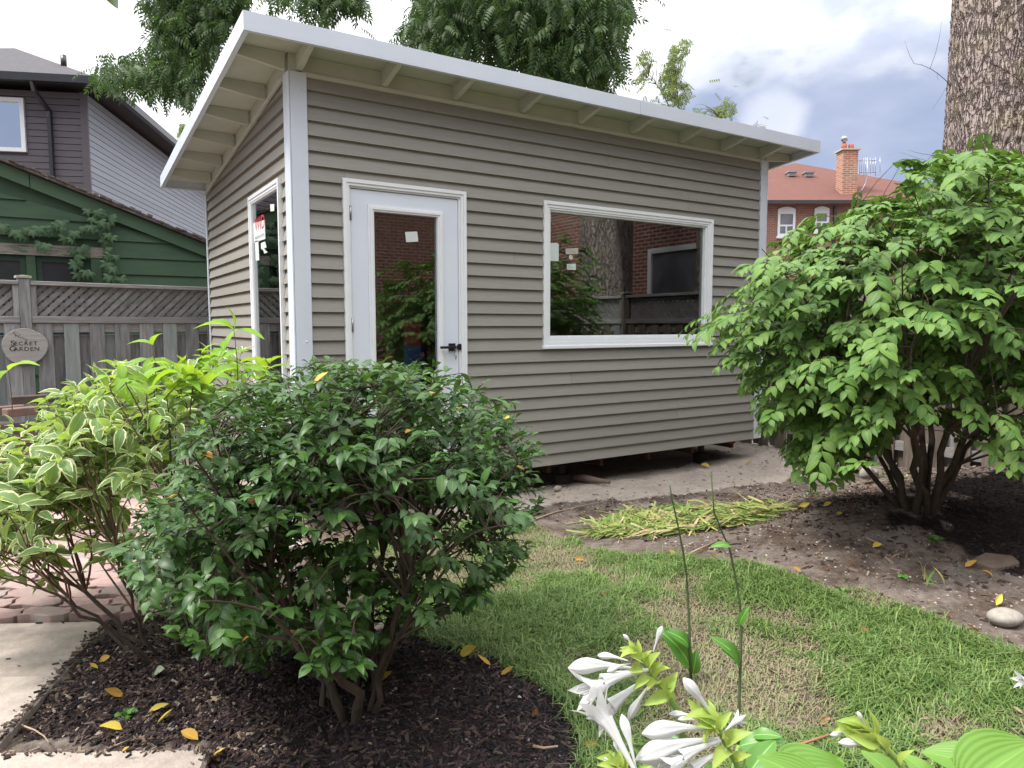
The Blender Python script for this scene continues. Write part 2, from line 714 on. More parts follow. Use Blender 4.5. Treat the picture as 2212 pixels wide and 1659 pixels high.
def brick_mat(name, axis_u, scale, c1, c2, mortar, rough=0.85):
    """brick wall seen only from far off or in a reflection: mortar courses by texture"""
    m, T, out = new_mat(name)
    L = T.links.new
    tc = N(T, "ShaderNodeTexCoord")
    vm = N(T, "ShaderNodeVectorMath", operation='DOT_PRODUCT')
    L(tc.outputs["Object"], vm.inputs[0])
    vm.inputs[1].default_value = axis_u
    sp = N(T, "ShaderNodeSeparateXYZ")
    L(tc.outputs["Object"], sp.inputs[0])
    cb = N(T, "ShaderNodeCombineXYZ")
    L(vm.outputs["Value"], cb.inputs[0])
    L(sp.outputs["Z"], cb.inputs[1])
    br = N(T, "ShaderNodeTexBrick")
    br.inputs["Scale"].default_value = scale
    br.inputs["Color1"].default_value = _c(c1)
    br.inputs["Color2"].default_value = _c(c2)
    br.inputs["Mortar"].default_value = _c(mortar)
    br.inputs["Mortar Size"].default_value = 0.012 * 4.5 / 4.5
    br.inputs["Brick Width"].default_value = 0.215
    br.inputs["Row Height"].default_value = 0.075
    br.inputs["Mortar Smooth"].default_value = 0.2
    L(cb.outputs[0], br.inputs["Vector"])
    nz = N(T, "ShaderNodeTexNoise")
    nz.inputs["Scale"].default_value = 5
    nz.inputs["Detail"].default_value = 6
    L(tc.outputs["Object"], nz.inputs["Vector"])
    hs = N(T, "ShaderNodeHueSaturation")
    vr = N(T, "ShaderNodeMapRange")
    vr.inputs["To Min"].default_value = 0.7
    vr.inputs["To Max"].default_value = 1.3
    L(nz.outputs["Fac"], vr.inputs["Value"])
    L(vr.outputs["Result"], hs.inputs["Value"])
    L(br.outputs["Color"], hs.inputs["Color"])
    p = N(T, "ShaderNodeBsdfPrincipled")
    p.inputs["Roughness"].default_value = rough
    L(hs.outputs["Color"], p.inputs["Base Color"])
    bp = N(T, "ShaderNodeBump")
    bp.inputs["Strength"].default_value = 0.5
    bp.inputs["Distance"].default_value = 0.01
    bp.invert = True
    L(br.outputs["Fac"], bp.inputs["Height"])
    L(bp.outputs[0], p.inputs["Normal"])
    L(p.outputs[0], out.inputs[0])
    return m


M = {}
M['white'] = surf("white_trim", (0.78, 0.80, 0.82), (0.72, 0.74, 0.76), scale=3, rough=0.35, spec=0.4)
M['white_metal'] = surf("white_flashing", (0.62, 0.67, 0.74), (0.57, 0.62, 0.69), scale=2.5, rough=0.32, spec=0.5, bump=0.12, bump_scale=3, bump_dist=0.01)
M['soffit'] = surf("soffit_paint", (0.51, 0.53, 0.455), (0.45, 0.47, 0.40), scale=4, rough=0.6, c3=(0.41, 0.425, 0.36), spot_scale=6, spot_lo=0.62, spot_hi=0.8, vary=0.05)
M['siding'] = surf("vinyl_siding", (0.275, 0.262, 0.232), (0.232, 0.222, 0.197), scale=5, stretch=(1.2, 1.2, 26), rough=0.5, spec=0.3, bump=0.12, detail=7, bump_dist=0.003, vary=0.05)
M['door'] = surf("door_skin", (0.68, 0.725, 0.80), (0.64, 0.685, 0.765), scale=2, rough=0.3, spec=0.45)
M['black'] = surf("black_metal", (0.012, 0.012, 0.013), rough=0.35, spec=0.5)
M['steel'] = surf("steel", (0.45, 0.45, 0.46), (0.3, 0.3, 0.31), scale=20, rough=0.35, metallic=0.9)
M['glass'] = glass_mat("window_glass", boost=1.7, base=0.03)
M['far_glass'] = surf("far_window_glass", (0.05, 0.06, 0.07), (0.16, 0.18, 0.2), scale=1.2, rough=0.03, spec=0.8)
M['dark_glass'] = surf("dark_window_glass", (0.012, 0.02, 0.024), (0.03, 0.04, 0.045), scale=2, rough=0.12, spec=0.5)
M['paper'] = surf("white_paper", (0.60, 0.65, 0.63), (0.53, 0.58, 0.57), scale=30, rough=0.7)
M['red_print'] = surf("red_print", (0.45, 0.03, 0.05), rough=0.6)
M['grey_print'] = surf("grey_print", (0.25, 0.27, 0.28), rough=0.6)
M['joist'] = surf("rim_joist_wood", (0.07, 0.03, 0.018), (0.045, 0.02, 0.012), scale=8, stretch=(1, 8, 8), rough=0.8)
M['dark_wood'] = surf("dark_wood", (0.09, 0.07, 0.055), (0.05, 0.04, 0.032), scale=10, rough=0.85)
M['osb'] = surf("interior_board", (0.20, 0.15, 0.10), (0.12, 0.09, 0.06), scale=14, rough=0.85, c3=(0.26, 0.2, 0.13), spot_scale=20)
M['concrete'] = surf("concrete", (0.42, 0.362, 0.322), (0.30, 0.256, 0.226), scale=16, rough=0.9, bump=0.55, bump_scale=70, bump_dist=0.006, detail=10, c3=(0.25, 0.215, 0.185), spot_scale=3.5, spot_lo=0.50, spot_hi=0.72)
M['paver'] = surf("red_paver", (0.37, 0.25, 0.232), (0.28, 0.19, 0.178), scale=30, rough=0.9, bump=0.6, bump_scale=90, bump_dist=0.005, c3=(0.30, 0.26, 0.23), spot_scale=5, spot_lo=0.45, spot_hi=0.65, vary=0.2)
M['fence'] = surf("weathered_fence_wood", (0.118, 0.118, 0.118), (0.268, 0.267, 0.266), scale=4, stretch=(9, 9, 0.9), rough=0.88, bump=0.5, detail=9, bump_dist=0.006, vary=0.22, c3=(0.075, 0.068, 0.064), spot_scale=1.6, spot_lo=0.62, spot_hi=0.82)
M['fence_rail'] = surf("weathered_rail_wood", (0.155, 0.148, 0.144), (0.29, 0.28, 0.274), scale=4, stretch=(1.0, 1.0, 14), rough=0.88, bump=0.5, detail=9, bump_dist=0.006, vary=0.1)
M['fence_green'] = surf("fence_wood_with_green_stain", (0.19, 0.215, 0.205), (0.30, 0.325, 0.31), scale=4, stretch=(9, 9, 0.9), rough=0.88, bump=0.5, detail=9, bump_dist=0.006, vary=0.1)
M['lattice'] = surf("lattice_wood", (0.13, 0.125, 0.122), (0.245, 0.237, 0.233), scale=12, rough=0.88, bump=0.4, vary=0.15)
M['fence_brown_shaded'] = surf("brown_fence_wood_shade_tinted", (0.085, 0.066, 0.055), (0.20, 0.165, 0.14), scale=4, stretch=(9, 9, 0.9), rough=0.88, bump=0.5, detail=9, bump_dist=0.006, vary=0.25, c3=(0.05, 0.038, 0.032), spot_scale=1.6, spot_lo=0.55, spot_hi=0.75)  # brown boards, with the shade of overhanging trees darkened into the colour
M['sign'] = surf("sign_wood", (0.36, 0.34, 0.32), (0.27, 0.25, 0.235), scale=5, stretch=(0.8, 0.8, 9), rough=0.8, bump=0.4, bump_dist=0.004)
M['ink'] = surf("carved_letter_paint", (0.02, 0.019, 0.018), rough=0.8)
M['green'] = surf("green_garage_paint", (0.033, 0.066, 0.035), (0.044, 0.084, 0.045), scale=3, stretch=(1, 1, 4), rough=0.6, vary=0.06, c3=(0.03, 0.054, 0.032), spot_scale=2.2, spot_lo=0.5, spot_hi=0.75, bump=0.1)
M['green_trim'] = surf("green_trim_paint", (0.058, 0.108, 0.058), (0.048, 0.09, 0.05), scale=3, rough=0.5)
M['peel'] = surf("bare_peeling_wood", (0.16, 0.135, 0.12), (0.26, 0.23, 0.20), scale=6, stretch=(1, 1, 10), rough=0.9, c3=(0.05, 0.1, 0.055), spot_scale=5, spot_lo=0.5, spot_hi=0.6)
M['old_shingle'] = surf("mossy_roof_edge", (0.06, 0.048, 0.042), (0.17, 0.14, 0.125), scale=18, rough=0.95, bump=1.0, bump_dist=0.02, c3=(0.30, 0.27, 0.25), spot_scale=12, spot_lo=0.62, spot_hi=0.7)
M['plum'] = surf("dark_plum_siding", (0.094, 0.082, 0.094), (0.115, 0.10, 0.112), scale=3, stretch=(1, 1, 6), rough=0.6, vary=0.06)
M['bluegrey'] = surf("blue_grey_siding", (0.235, 0.255, 0.295), (0.265, 0.285, 0.325), scale=2, stretch=(1, 1, 6), rough=0.6, vary=0.07)
M['gutter'] = surf("dark_gutter", (0.02, 0.019, 0.022), (0.026, 0.025, 0.028), rough=0.3, spec=0.5)
M['grey_roof'] = surf("grey_shingles", (0.055, 0.053, 0.06), (0.095, 0.09, 0.10), scale=12, stretch=(1, 1, 5), rough=0.95)
M['red_roof'] = surf("red_shingles", (0.15, 0.066, 0.053), (0.11, 0.05, 0.041), scale=5, stretch=(1, 1, 9), rough=0.95, c3=(0.14, 0.078, 0.064), spot_scale=0.8)
M['pot'] = surf("clay_chimney_pot", (0.40, 0.11, 0.07), (0.32, 0.09, 0.06), rough=0.8)
M['stone_cap'] = surf("chimney_cap_stone", (0.42, 0.38, 0.31), rough=0.9)
M['bark'] = None
M['twig'] = surf("dark_twig_bark", (0.055, 0.042, 0.032), (0.10, 0.08, 0.06), scale=30, rough=0.85)
M['stem'] = surf("shrub_stem_bark", (0.035, 0.028, 0.022), (0.085, 0.066, 0.048), scale=16, stretch=(3, 3, 0.7), rough=0.85, bump=0.6, bump_dist=0.006)
M['red_twig'] = surf("reddish_twig", (0.10, 0.045, 0.035), (0.13, 0.08, 0.05), scale=20, rough=0.7)
M['stone'] = surf("fieldstone", (0.36, 0.33, 0.29), (0.25, 0.23, 0.205), scale=40, rough=0.85, bump=0.3, c3=(0.42, 0.39, 0.35), spot_scale=14)
M['brick_block'] = surf("loose_brick", (0.19, 0.12, 0.10), (0.13, 0.09, 0.078), scale=18, rough=0.9, bump=0.4, vary=0.15)

# ================================================================== GROUND
ZB = 0.25                      # underside of the studio above the ground
P_MULCH = [(-1.30, -1.04), (-1.60, -1.72), (-1.74, -2.05), (-1.10, -2.44), (-1.17, -2.75), (-0.62, -3.45), (-0.12, -3.5), (0.10, -3.2), (0.05, -2.75), (0.0, -2.4), (-0.15, -2.1), (-0.42, -1.6), (-0.85, -1.15)]
P_LAWN = [(1.40, -0.78), (1.42, -1.5), (1.71, -1.97), (2.09, -2.37), (2.13, -2.8), (2.14, -3.2), (2.06, -3.7), (1.7, -5.4), (-0.2, -5.4), (-0.1, -3.5), (0.10, -3.2), (0.05, -2.75), (0.0, -2.4), (-0.15, -2.1), (-0.42, -1.6), (-0.75, -1.12), (-0.62, -0.72), (0.4, -0.62)]
P_SAND = [(1.25, -0.45), (1.86, -0.32), (2.5, -0.52), (3.5, -0.74), (4.56, -0.84), (5.3, -0.5), (5.62, 0.4), (5.6, 3.6), (-0.6, 3.6), (-0.6, -0.3), (0.6, -0.4)]


def axis(a, b, step, out):
    lo = [-600, -250, -100, -45, -20, -9]
    hi = [14, 26, 45, 100, 250, 600]
    mid = list(np.arange(a, b + 1e-6, step))
    return np.array([v for v in lo if v < a - 0.5] + mid + [v for v in hi if v > b + 0.5])


GX, GY = axis(-3.4, 6.6, 0.035, 1), axis(-5.6, 5.0, 0.035, 1)
gx, gy = np.meshgrid(GX, GY, indexing='ij')
gx, gy = gx.ravel(), gy.ravel()


def zone_masks(x, y):
    jx = x + (fbm(x * 3.1, y * 3.1) - 0.5) * 0.24 + (fbm(x * 14 + 9, y * 14) - 0.5) * 0.10
    q2 = np.stack([x + (fbm(x * 5 + 3, y * 5) - 0.5) * 0.9, y + (fbm(x * 5, y * 5 + 60) - 0.5) * 0.9], -1)
    jy = y + (fbm(x * 3.1 + 40, y * 3.1 + 7) - 0.5) * 0.24 + (fbm(x * 14, y * 14 + 31) - 0.5) * 0.10
    q = np.stack([jx, jy], -1)
    return inside(P_SAND, q), inside(P_MULCH, q) | inside(P_MULCH2, q2), inside(P_LAWN, q)


def height(x, y):
    near = sstep(9, 6.4, np.abs(x - 1.5)) * sstep(9, 6, np.abs(y + 0.5))
    z = 0.06 * sstep(4.2, 5.4, x) * near
    z += 0.13 * sstep(-0.9, -2.4, y) * sstep(0.2, 2.0, x) * near
    z += 0.05 * sstep(-1.2, -2.6, y) * sstep(-0.5, 0.6, x) * near
    z += 0.19 * np.exp(-(((x - 2.92) / 0.62) ** 2 + ((y + 2.70) / 0.62) ** 2))
    z += 0.09 * np.exp(-(((x + 0.60) / 0.42) ** 2 + ((y + 2.35) / 0.42) ** 2))
    z += 0.05 * np.exp(-(((x + 1.15) / 0.35) ** 2 + ((y + 1.5) / 0.4) ** 2))
    z += (fbm(x * 1.3, y * 1.3) - 0.5) * 0.05 * near
    z -= 0.05 * inside([(0.05, 0.25), (4.7, 0.25), (4.7, 2.9), (0.05, 2.9)], np.stack([x, y], -1))
    return z


def ground_z(x, y):
    return float(height(np.array([x]), np.array([y]))[0])


P_MULCH2 = [pix_ground(x, y)[:2] for x, y in ((1955, 1085), (2030, 1040), (2120, 1020), (2260, 1025), (2330, 1180), (2260, 1240), (2110, 1215), (2010, 1150))]
P_LAWN = [pix_ground(x, y)[:2] for x, y in ((1150, 1130), (1300, 1190), (1480, 1215), (1680, 1230), (1830, 1275), (2000, 1330), (2212, 1420), (2350, 1490), (2350, 2300), (1300, 2300), (1245, 1600), (1228, 1530), (1080, 1440), (900, 1380), (800, 1310), (690, 1200), (620, 1130), (900, 1105))]
sandm, mulchm, lawnm = zone_masks(gx, gy)
gz = height(gx, gy)
rough_amp = np.where(mulchm & (gx < 1.5), 0.030, np.where(lawnm, 0.012, np.where(sandm, 0.022, 0.020)))
fine = (np.abs(gx - 1.6) < 5.2) & (np.abs(gy + 0.3) < 5.4)
gz = gz + np.where(fine, (fbm(gx * 9, gy * 9, 5) - 0.5) * 2 * rough_amp, 0)
nX, nY = len(GX), len(GY)
idx = np.arange(nX * nY).reshape(nX, nY)
GF = np.stack([idx[:-1, :-1], idx[1:, :-1], idx[1:, 1:], idx[:-1, 1:]], -1).reshape(-1, 4)
zone = np.stack([sandm, mulchm, lawnm, np.ones_like(sandm)], -1).astype(float)


def ground_mat():
    m, T, out = new_mat("garden_ground")
    L = T.links.new
    at = N(T, "ShaderNodeAttribute", attribute_name="zone")
    sp = N(T, "ShaderNodeSeparateColor")
    L(at.outputs["Color"], sp.inputs[0])
    tc = N(T, "ShaderNodeTexCoord")

    def noise(scale, det=8, rough=0.65):
        n = N(T, "ShaderNodeTexNoise")
        n.inputs["Scale"].default_value = scale
        n.inputs["Detail"].default_value = det
        n.inputs["Roughness"].default_value = rough
        L(tc.outputs["Object"], n.inputs["Vector"])
        return n.outputs["Fac"]

    def ramp(fac, lo, hi, a, b):
        mr = N(T, "ShaderNodeMapRange")
        mr.inputs["From Min"].default_value = lo
        mr.inputs["From Max"].default_value = hi
        L(fac, mr.inputs["Value"])
        x = N(T, "ShaderNodeMix", data_type='RGBA')
        L(mr.outputs["Result"], x.inputs["Factor"])
        for k, v in (("A", a), ("B", b)):
            if hasattr(v, 'links'):
                L(v, x.inputs[k])
            else:
                x.inputs[k].default_value = _c(v)
        return x.outputs["Result"]

    def mixf(fac, a, b):
        x = N(T, "ShaderNodeMix", data_type='RGBA')
        L(fac, x.inputs["Factor"])
        L(a, x.inputs["A"])
        L(b, x.inputs["B"])
        return x.outputs["Result"]
    f1, f2, f3 = noise(26), noise(3.2), noise(95, 5)
    soil = ramp(f1, 0.3, 0.7, (0.05, 0.036, 0.029), (0.15, 0.114, 0.092))
    soil = ramp(f2, 0.42, 0.62, soil, ramp(f1, 0.3, 0.7, (0.16, 0.132, 0.116), (0.27, 0.228, 0.204)))
    sand = ramp(f1, 0.3, 0.72, (0.30, 0.25, 0.21), (0.50, 0.43, 0.37))
    sand = ramp(f2, 0.35, 0.6, sand, ramp(f1, 0.3, 0.7, (0.40, 0.34, 0.29), (0.56, 0.485, 0.42)))
    mulch = ramp(f1, 0.3, 0.7, (0.008, 0.007, 0.007), (0.024, 0.017, 0.016))
    mulch = ramp(f2, 0.5, 0.7, mulch, ramp(f1, 0.3, 0.7, (0.022, 0.013, 0.013), (0.05, 0.031, 0.026)))
    lawn = ramp(f1, 0.35, 0.65, (0.075, 0.055, 0.042), (0.18, 0.138, 0.108))
    c = mixf(sp.outputs["Red"], soil, sand)
    c = mixf(sp.outputs["Blue"], c, lawn)
    c = mixf(sp.outputs["Green"], c, mulch)
    c = ramp(f3, 0.72, 0.82, c, (0.22, 0.19, 0.165))
    p = N(T, "ShaderNodeBsdfPrincipled")
    p.inputs["Roughness"].default_value = 0.95
    p.inputs["Specular IOR Level"].default_value = 0.15
    L(c, p.inputs["Base Color"])
    bp = N(T, "ShaderNodeBump")
    bp.inputs["Strength"].default_value = 0.9
    bp.inputs["Distance"].default_value = 0.02
    L(noise(55, 8), bp.inputs["Height"])
    L(bp.outputs[0], p.inputs["Normal"])
    L(p.outputs[0], out.inputs[0])
    return m


ground = np_mesh("ground", np.stack([gx, gy, gz], -1), GF, ground_mat(), kind='structure', attr=zone)

# ------------------------------------------------------------------ concrete path and red pavers
def gp(x, y, z=0.035):
    return pix_plane(x, y, z)


path = thing("garden_path", None, None)
props(path, kind='structure')


def slab(corners, z=0.035, t=0.09):
    mb = MB()
    c = [np.array([p[0], p[1], z]) for p in corners]
    mb.prism(c, (0, 0, -t))
    return mb.build("paving_slab", M['concrete'], path, bevel=0.012)


e1 = gp(0, 1345) - gp(240, 1340)
e1 = e1 / np.linalg.norm(e1)
A = gp(240, 1340)
B = gp(2, 1598)
J = gp(118, 1456)
ed = (B - A) / np.linalg.norm(B - A)
J = A + ed * np.dot(J - A, ed)
slab([A, J - ed * 0.004, J - ed * 0.004 + e1 * 1.5, A + e1 * 1.5])
slab([J + ed * 0.006, B + ed * 0.35, B + ed * 0.35 + e1 * 1.5, J + ed * 0.006 + e1 * 1.5])
C1, C2, C3 = gp(455, 1615, 0.055), gp(0, 1622, 0.055), gp(440, 1659, 0.055)
ce = (C3 - C1) / np.linalg.norm(C3 - C1)
cl = (C2 - C1) / np.linalg.norm(C2 - C1)
slab([C1, C1 + ce * 0.9, C1 + ce * 0.9 + cl * 1.0, C1 + cl * 1.0], z=0.055, t=0.12)

pave = thing("paved_path", None, None)
props(pave, kind='structure')
u1 = -e1
u2 = np.array([-u1[1], u1[0], 0])
PL, PW, pa = 0.228, 0.116, 0.016
nn = 0
for row in range(19):
    for colm in range(-9, 9):
        o = A + u2 * (0.012 + row * (PW + 0.011) + rng.normal() * 0.002) + u1 * (colm * (PL + 0.012) + rng.normal() * 0.003 + (PL / 2 if row % 2 else 0)) + u1 * 0.03
        ctr = o + u1 * PL / 2
        if ctr[0] > -0.42 or ctr[0] < -2.75 or ctr[1] < -2 or (ctr[0] > -0.75 and ctr[1] < -0.45):
            continue
        if rng.random() < 0.04:
            continue
        px, dz = project(ctr)
        if px[0, 0] < -160:
            continue
        pts = [(0.003, 0.003), (PL * 0.25, pa), (PL * 0.75, -pa), (PL - 0.003, 0.003), (PL + 0.012, PW * 0.3), (PL - 0.012, PW * 0.7), (PL - 0.003, PW - 0.003),
               (PL * 0.75, PW - pa), (PL * 0.25, PW + pa), (0.003, PW - 0.003), (-0.012, PW * 0.7), (0.012, PW * 0.3)]
        zt = 0.028 + rng.normal() * 0.004
        tx, ty = rng.normal() * 0.02, rng.normal() * 0.025
        mb = MB()
        mb.prism([o + u1 * a + u2 * b + np.array([0, 0, zt + tx * (a - PL / 2) + ty * (b - PW / 2)]) for a, b in pts], (0, 0, -0.06))
        mb.build("paver", M['paver'], pave, bevel=0.003)
        nn += 1

# ================================================================== GARDEN STUDIO
X0, X1, YB = -0.12, 4.88, 3.23        # corner posts' outer edges, back of the left wall
studio = thing("garden_studio", "taupe clapboard garden studio with white trim and single-slope roof", "shed", (2.4, 1.5, ZB))
EXPO = 0.1016
TOPZ = 3.19


def topz(y):
    return TOPZ - 0.1 * max(y, 0)


def clip_poly(poly, fn):
    out = []
    n = len(poly)
    for i in range(n):
        a, b = poly[i], poly[(i + 1) % n]
        fa, fb = fn(a), fn(b)
        if fa >= 0:
            out.append(a)
        if fa * fb < 0:
            t = fa / (fa - fb)
            out.append((a[0] + (b[0] - a[0]) * t, a[1] + (b[1] - a[1]) * t))
    return out


def siding_piece(poly, z0, front=True, mat=None):
    """one lap: face slopes outward to its lower edge, with the turned-under lip; poly in (along, z)"""
    if len(poly) < 3:
        return
    mb = MB()

    def P(s, z, inner=False):
        t = (z - z0) / EXPO
        d = 0.0 if inner else 0.028 - 0.0245 * t
        return (s, -d, z) if front else (X0 + 0.022 - d, s, z)
    F = [P(*p) for p in poly]
    Bk = [P(p[0], p[1], True) for p in poly]
    n = len(poly)
    fs = [tuple(range(n)), tuple(range(2 * n - 1, n - 1, -1))] + [(i, n + i, n + (i + 1) % n, (i + 1) % n) for i in range(n)]
    if not front:
        fs = [f[::-1] for f in fs]
    mb.mesh(F + Bk, fs)
    mb.build("siding_board", mat or M['siding'], studio)


DOOR = (0.239, 1.243, 2.525)           # x0, x1, top
WIN = (1.995, 4.07, 1.30, 2.53)
SWIN = (0.245, 1.20, 0.62, 2.53)        # y0, y1, z0, z1 in the left wall
for k in range(30):
    z0 = ZB + k * EXPO
    z1 = z0 + EXPO
    # front: cut round door and window, joints where the lengths meet
    cuts = [(0.0, 4.78)]

    def cut(c, a, b):
        o = []
        for s, e in c:
            if b <= s or a >= e:
                o.append((s, e))
            else:
                if a - s > 0.005:
                    o.append((s, a))
                if e - b > 0.005:
                    o.append((b, e))
        return o
    zz1 = min(z1, TOPZ)
    if z0 >= TOPZ - 0.005:
        break
    pieces = []
    full_door = z0 < DOOR[2] - 0.03
    full_win = z1 > WIN[2] + 0.03 and z0 < WIN[3] - 0.03
    c = cuts
    if full_door:
        c = cut(c, DOOR[0] + 0.02, DOOR[1] - 0.02)
    if full_win:
        c = cut(c, WIN[0] + 0.02, WIN[1] - 0.02)
    seam = {3: 3.62, 4: 3.62, 10: 2.9, 23: 3.72, 24: 3.72, 17: 1.7, 26: 2.7, 7: 2.3, 14: 4.4}.get(k)
    if seam:
        c = [p for s, e in c for p in ([(s, seam - 0.0012), (seam + 0.0012, e)] if s < seam < e else [(s, e)])]
    for s, e in c:
        siding_piece([(s, z0), (e, z0), (e, zz1), (s, zz1)], z0, True)
    for on, a0, a1, zb_, zt_ in ((full_door, DOOR[0], DOOR[1], 0, DOOR[2]), (full_win, WIN[0], WIN[1], WIN[2], WIN[3])):
        if on and zt_ - 0.02 < z1:
            siding_piece([(a0 + 0.0215, zt_ - 0.02), (a1 - 0.0215, zt_ - 0.02), (a1 - 0.0215, z1), (a0 + 0.0215, z1)], z0, True)
        if on and z0 < zb_ + 0.02:
            siding_piece([(a0 + 0.0215, z0), (a1 - 0.0215, z0), (a1 - 0.0215, zb_ + 0.02), (a0 + 0.0215, zb_ + 0.02)], z0, True)
    # left wall
    c = [(0.01, YB - 0.02)]
    if z1 > SWIN[2] + 0.03 and z0 < SWIN[3] - 0.03:
        c = cut(c, SWIN[0] + 0.02, SWIN[1] - 0.02)
    if z1 > SWIN[2] + 0.03 and z0 < SWIN[3] - 0.03:
        if SWIN[3] - 0.02 < z1:
            siding_piece([(SWIN[0] + 0.0215, SWIN[3] - 0.02), (SWIN[1] - 0.0215, SWIN[3] - 0.02), (SWIN[1] - 0.0215, z1), (SWIN[0] + 0.0215, z1)], z0, False)
        if z0 < SWIN[2] + 0.02:
            siding_piece([(SWIN[0] + 0.0215, z0), (SWIN[1] - 0.0215, z0), (SWIN[1] - 0.0215, SWIN[2] + 0.02), (SWIN[0] + 0.0215, SWIN[2] + 0.02)], z0, False)
    for s, e in c:
        pl_ = clip_poly([(s, z0), (e, z0), (e, z1), (s, z1)], lambda p: topz(p[0]) - p[1])
        siding_piece(pl_, z0, False)

# wall boards behind the siding, interior, floor
mb = MB()


def wall_with_hole(mb, o, ex, ey, en, rect, hole, t):
    x0, y0, x1, y1 = rect
    a0, b0, a1, b1 = hole
    o, ex, ey, en = (np.array(q, float) for q in (o, ex, ey, en))
    for r in ((x0, y0, a0, y1), (a1, y0, x1, y1), (a0, y0, a1, b0), (a0, b1, a1, y1)):
        if r[2] - r[0] > 1e-4 and r[3] - r[1] > 1e-4:
            mb.obox(o + ex * r[0] + ey * r[1], ex * (r[2] - r[0]), ey * (r[3] - r[1]), en * t)


wall_with_hole(mb, (0, 0.004, 0), (1, 0, 0), (0, 0, 1), (0, 1, 0), (-0.1, ZB + 0.01, 1.6, 3.3), (DOOR[0] + 0.03, ZB + 0.02, DOOR[1] - 0.03, DOOR[2] - 0.03), 0.11)
wall_with_hole(mb, (0, 0.004, 0), (1, 0, 0), (0, 0, 1), (0, 1, 0), (1.602, ZB + 0.01, 4.85, 3.3), (WIN[0] + 0.03, WIN[2] + 0.03, WIN[1] - 0.03, WIN[3] - 0.03), 0.11)
wall_with_hole(mb, (X0 + 0.014, 0, 0), (0, 1, 0), (0, 0, 1), (1, 0, 0), (0.118, ZB + 0.01, YB - 0.01, 2.9), (SWIN[0] + 0.03, SWIN[2] + 0.03, SWIN[1] - 0.03, SWIN[3] - 0.03), 0.11)
wall_with_hole(mb, (4.75, 0, 0), (0, 1, 0), (0, 0, 1), (1, 0, 0), (0.118, ZB + 0.01, YB - 0.01, 2.9), (0.86, 2.02, 1.90, 2.60), 0.11)
mb.box((X0 + 0.13, YB - 0.12, ZB + 0.01), (4.745, YB - 0.012, 2.9))
mb.build("wall", M['osb'], studio)
mb = MB()
mb.box((X0 + 0.02, 0.02, ZB - 0.0), (4.86, YB - 0.015, ZB + 0.0095))
mb.build("floor", M['dark_wood'], studio)
mb = MB()
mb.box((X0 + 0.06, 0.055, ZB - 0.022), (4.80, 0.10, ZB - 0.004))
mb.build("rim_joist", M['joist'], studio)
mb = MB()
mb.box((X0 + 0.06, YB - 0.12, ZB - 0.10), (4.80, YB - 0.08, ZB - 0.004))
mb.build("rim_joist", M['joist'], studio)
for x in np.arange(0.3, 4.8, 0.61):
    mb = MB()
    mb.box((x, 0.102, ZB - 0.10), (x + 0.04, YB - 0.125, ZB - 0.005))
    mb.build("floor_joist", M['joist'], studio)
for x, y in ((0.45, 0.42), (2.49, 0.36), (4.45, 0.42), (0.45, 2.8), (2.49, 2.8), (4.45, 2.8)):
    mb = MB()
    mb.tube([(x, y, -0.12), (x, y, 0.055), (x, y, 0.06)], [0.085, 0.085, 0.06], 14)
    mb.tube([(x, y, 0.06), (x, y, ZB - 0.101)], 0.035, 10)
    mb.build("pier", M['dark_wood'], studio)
mb = MB()
mb.box((4.45, 0.02, ZB - 0.035), (4.54, 0.05, ZB - 0.004))
mb.build("joist_hanger", surf("red_plastic_block", (0.16, 0.02, 0.015), rough=0.6), studio)

# corner posts: flat folded trim
mb = MB()
mb.box((X0 + 0.002, -0.030, ZB), (-0.002, 0.0, TOPZ + 0.012))
mb.box((X0 - 0.012, -0.030, ZB), (X0 + 0.0, 0.10, TOPZ + 0.010))
post = mb.build("corner_trim", M['white_metal'], studio, bevel=0.003)
for x, z in ((-0.045, 3.085), (-0.045, 1.36), (-0.045, 0.5)):
    mb = MB()
    mb.tube([(x, -0.029, z), (x, -0.034, z), (x, -0.036, z)], [0.007, 0.007, 0.003], 8)
    mb.build("screw", M['white'], post)
mb = MB()
mb.box((4.782, -0.030, ZB), (X1, 0.0, TOPZ + 0.012))
mb.box((X1 + 0.002, -0.030, ZB), (X1 + 0.014, 0.10, TOPZ + 0.010))
post2 = mb.build("corner_trim", M['white_metal'], studio, bevel=0.003)
for z in (3.05, 1.9, 0.42):
    mb = MB()
    mb.tube([(4.83, -0.029, z), (4.83, -0.034, z), (4.83, -0.036, z)], [0.008, 0.008, 0.003], 8)
    mb.build("screw", M['white'], post2)
mb = MB()
mb.box((X0 - 0.016, YB - 0.10 + 0.08, ZB), (X0 + 0.0, YB + 0.01, topz(YB) + 0.0))
mb.build("corner_trim", M['white_metal'], studio, bevel=0.003)
# outer skin of the unseen sides
mb = MB()
mb.box((X0 + 0.004, YB - 0.01, ZB), (4.87, YB + 0.008, 2.86))
wall_with_hole(mb, (4.862, 0, 0), (0, 1, 0), (0, 0, 1), (1, 0, 0), (0.102, ZB, YB - 0.012, 2.86), (0.86, 2.02, 1.90, 2.60), 0.012)
mb.build("rear_siding", M['siding'], studio)

# ---- roof
RF, RB = -0.33, 3.30                    # front and back edge
XL0, XL1 = -0.465, -0.535               # left edge at front / back
XR0, XR1 = 5.30, 5.34
SL = 0.102


def zf(y, base):
    return base - SL * (y - RF)


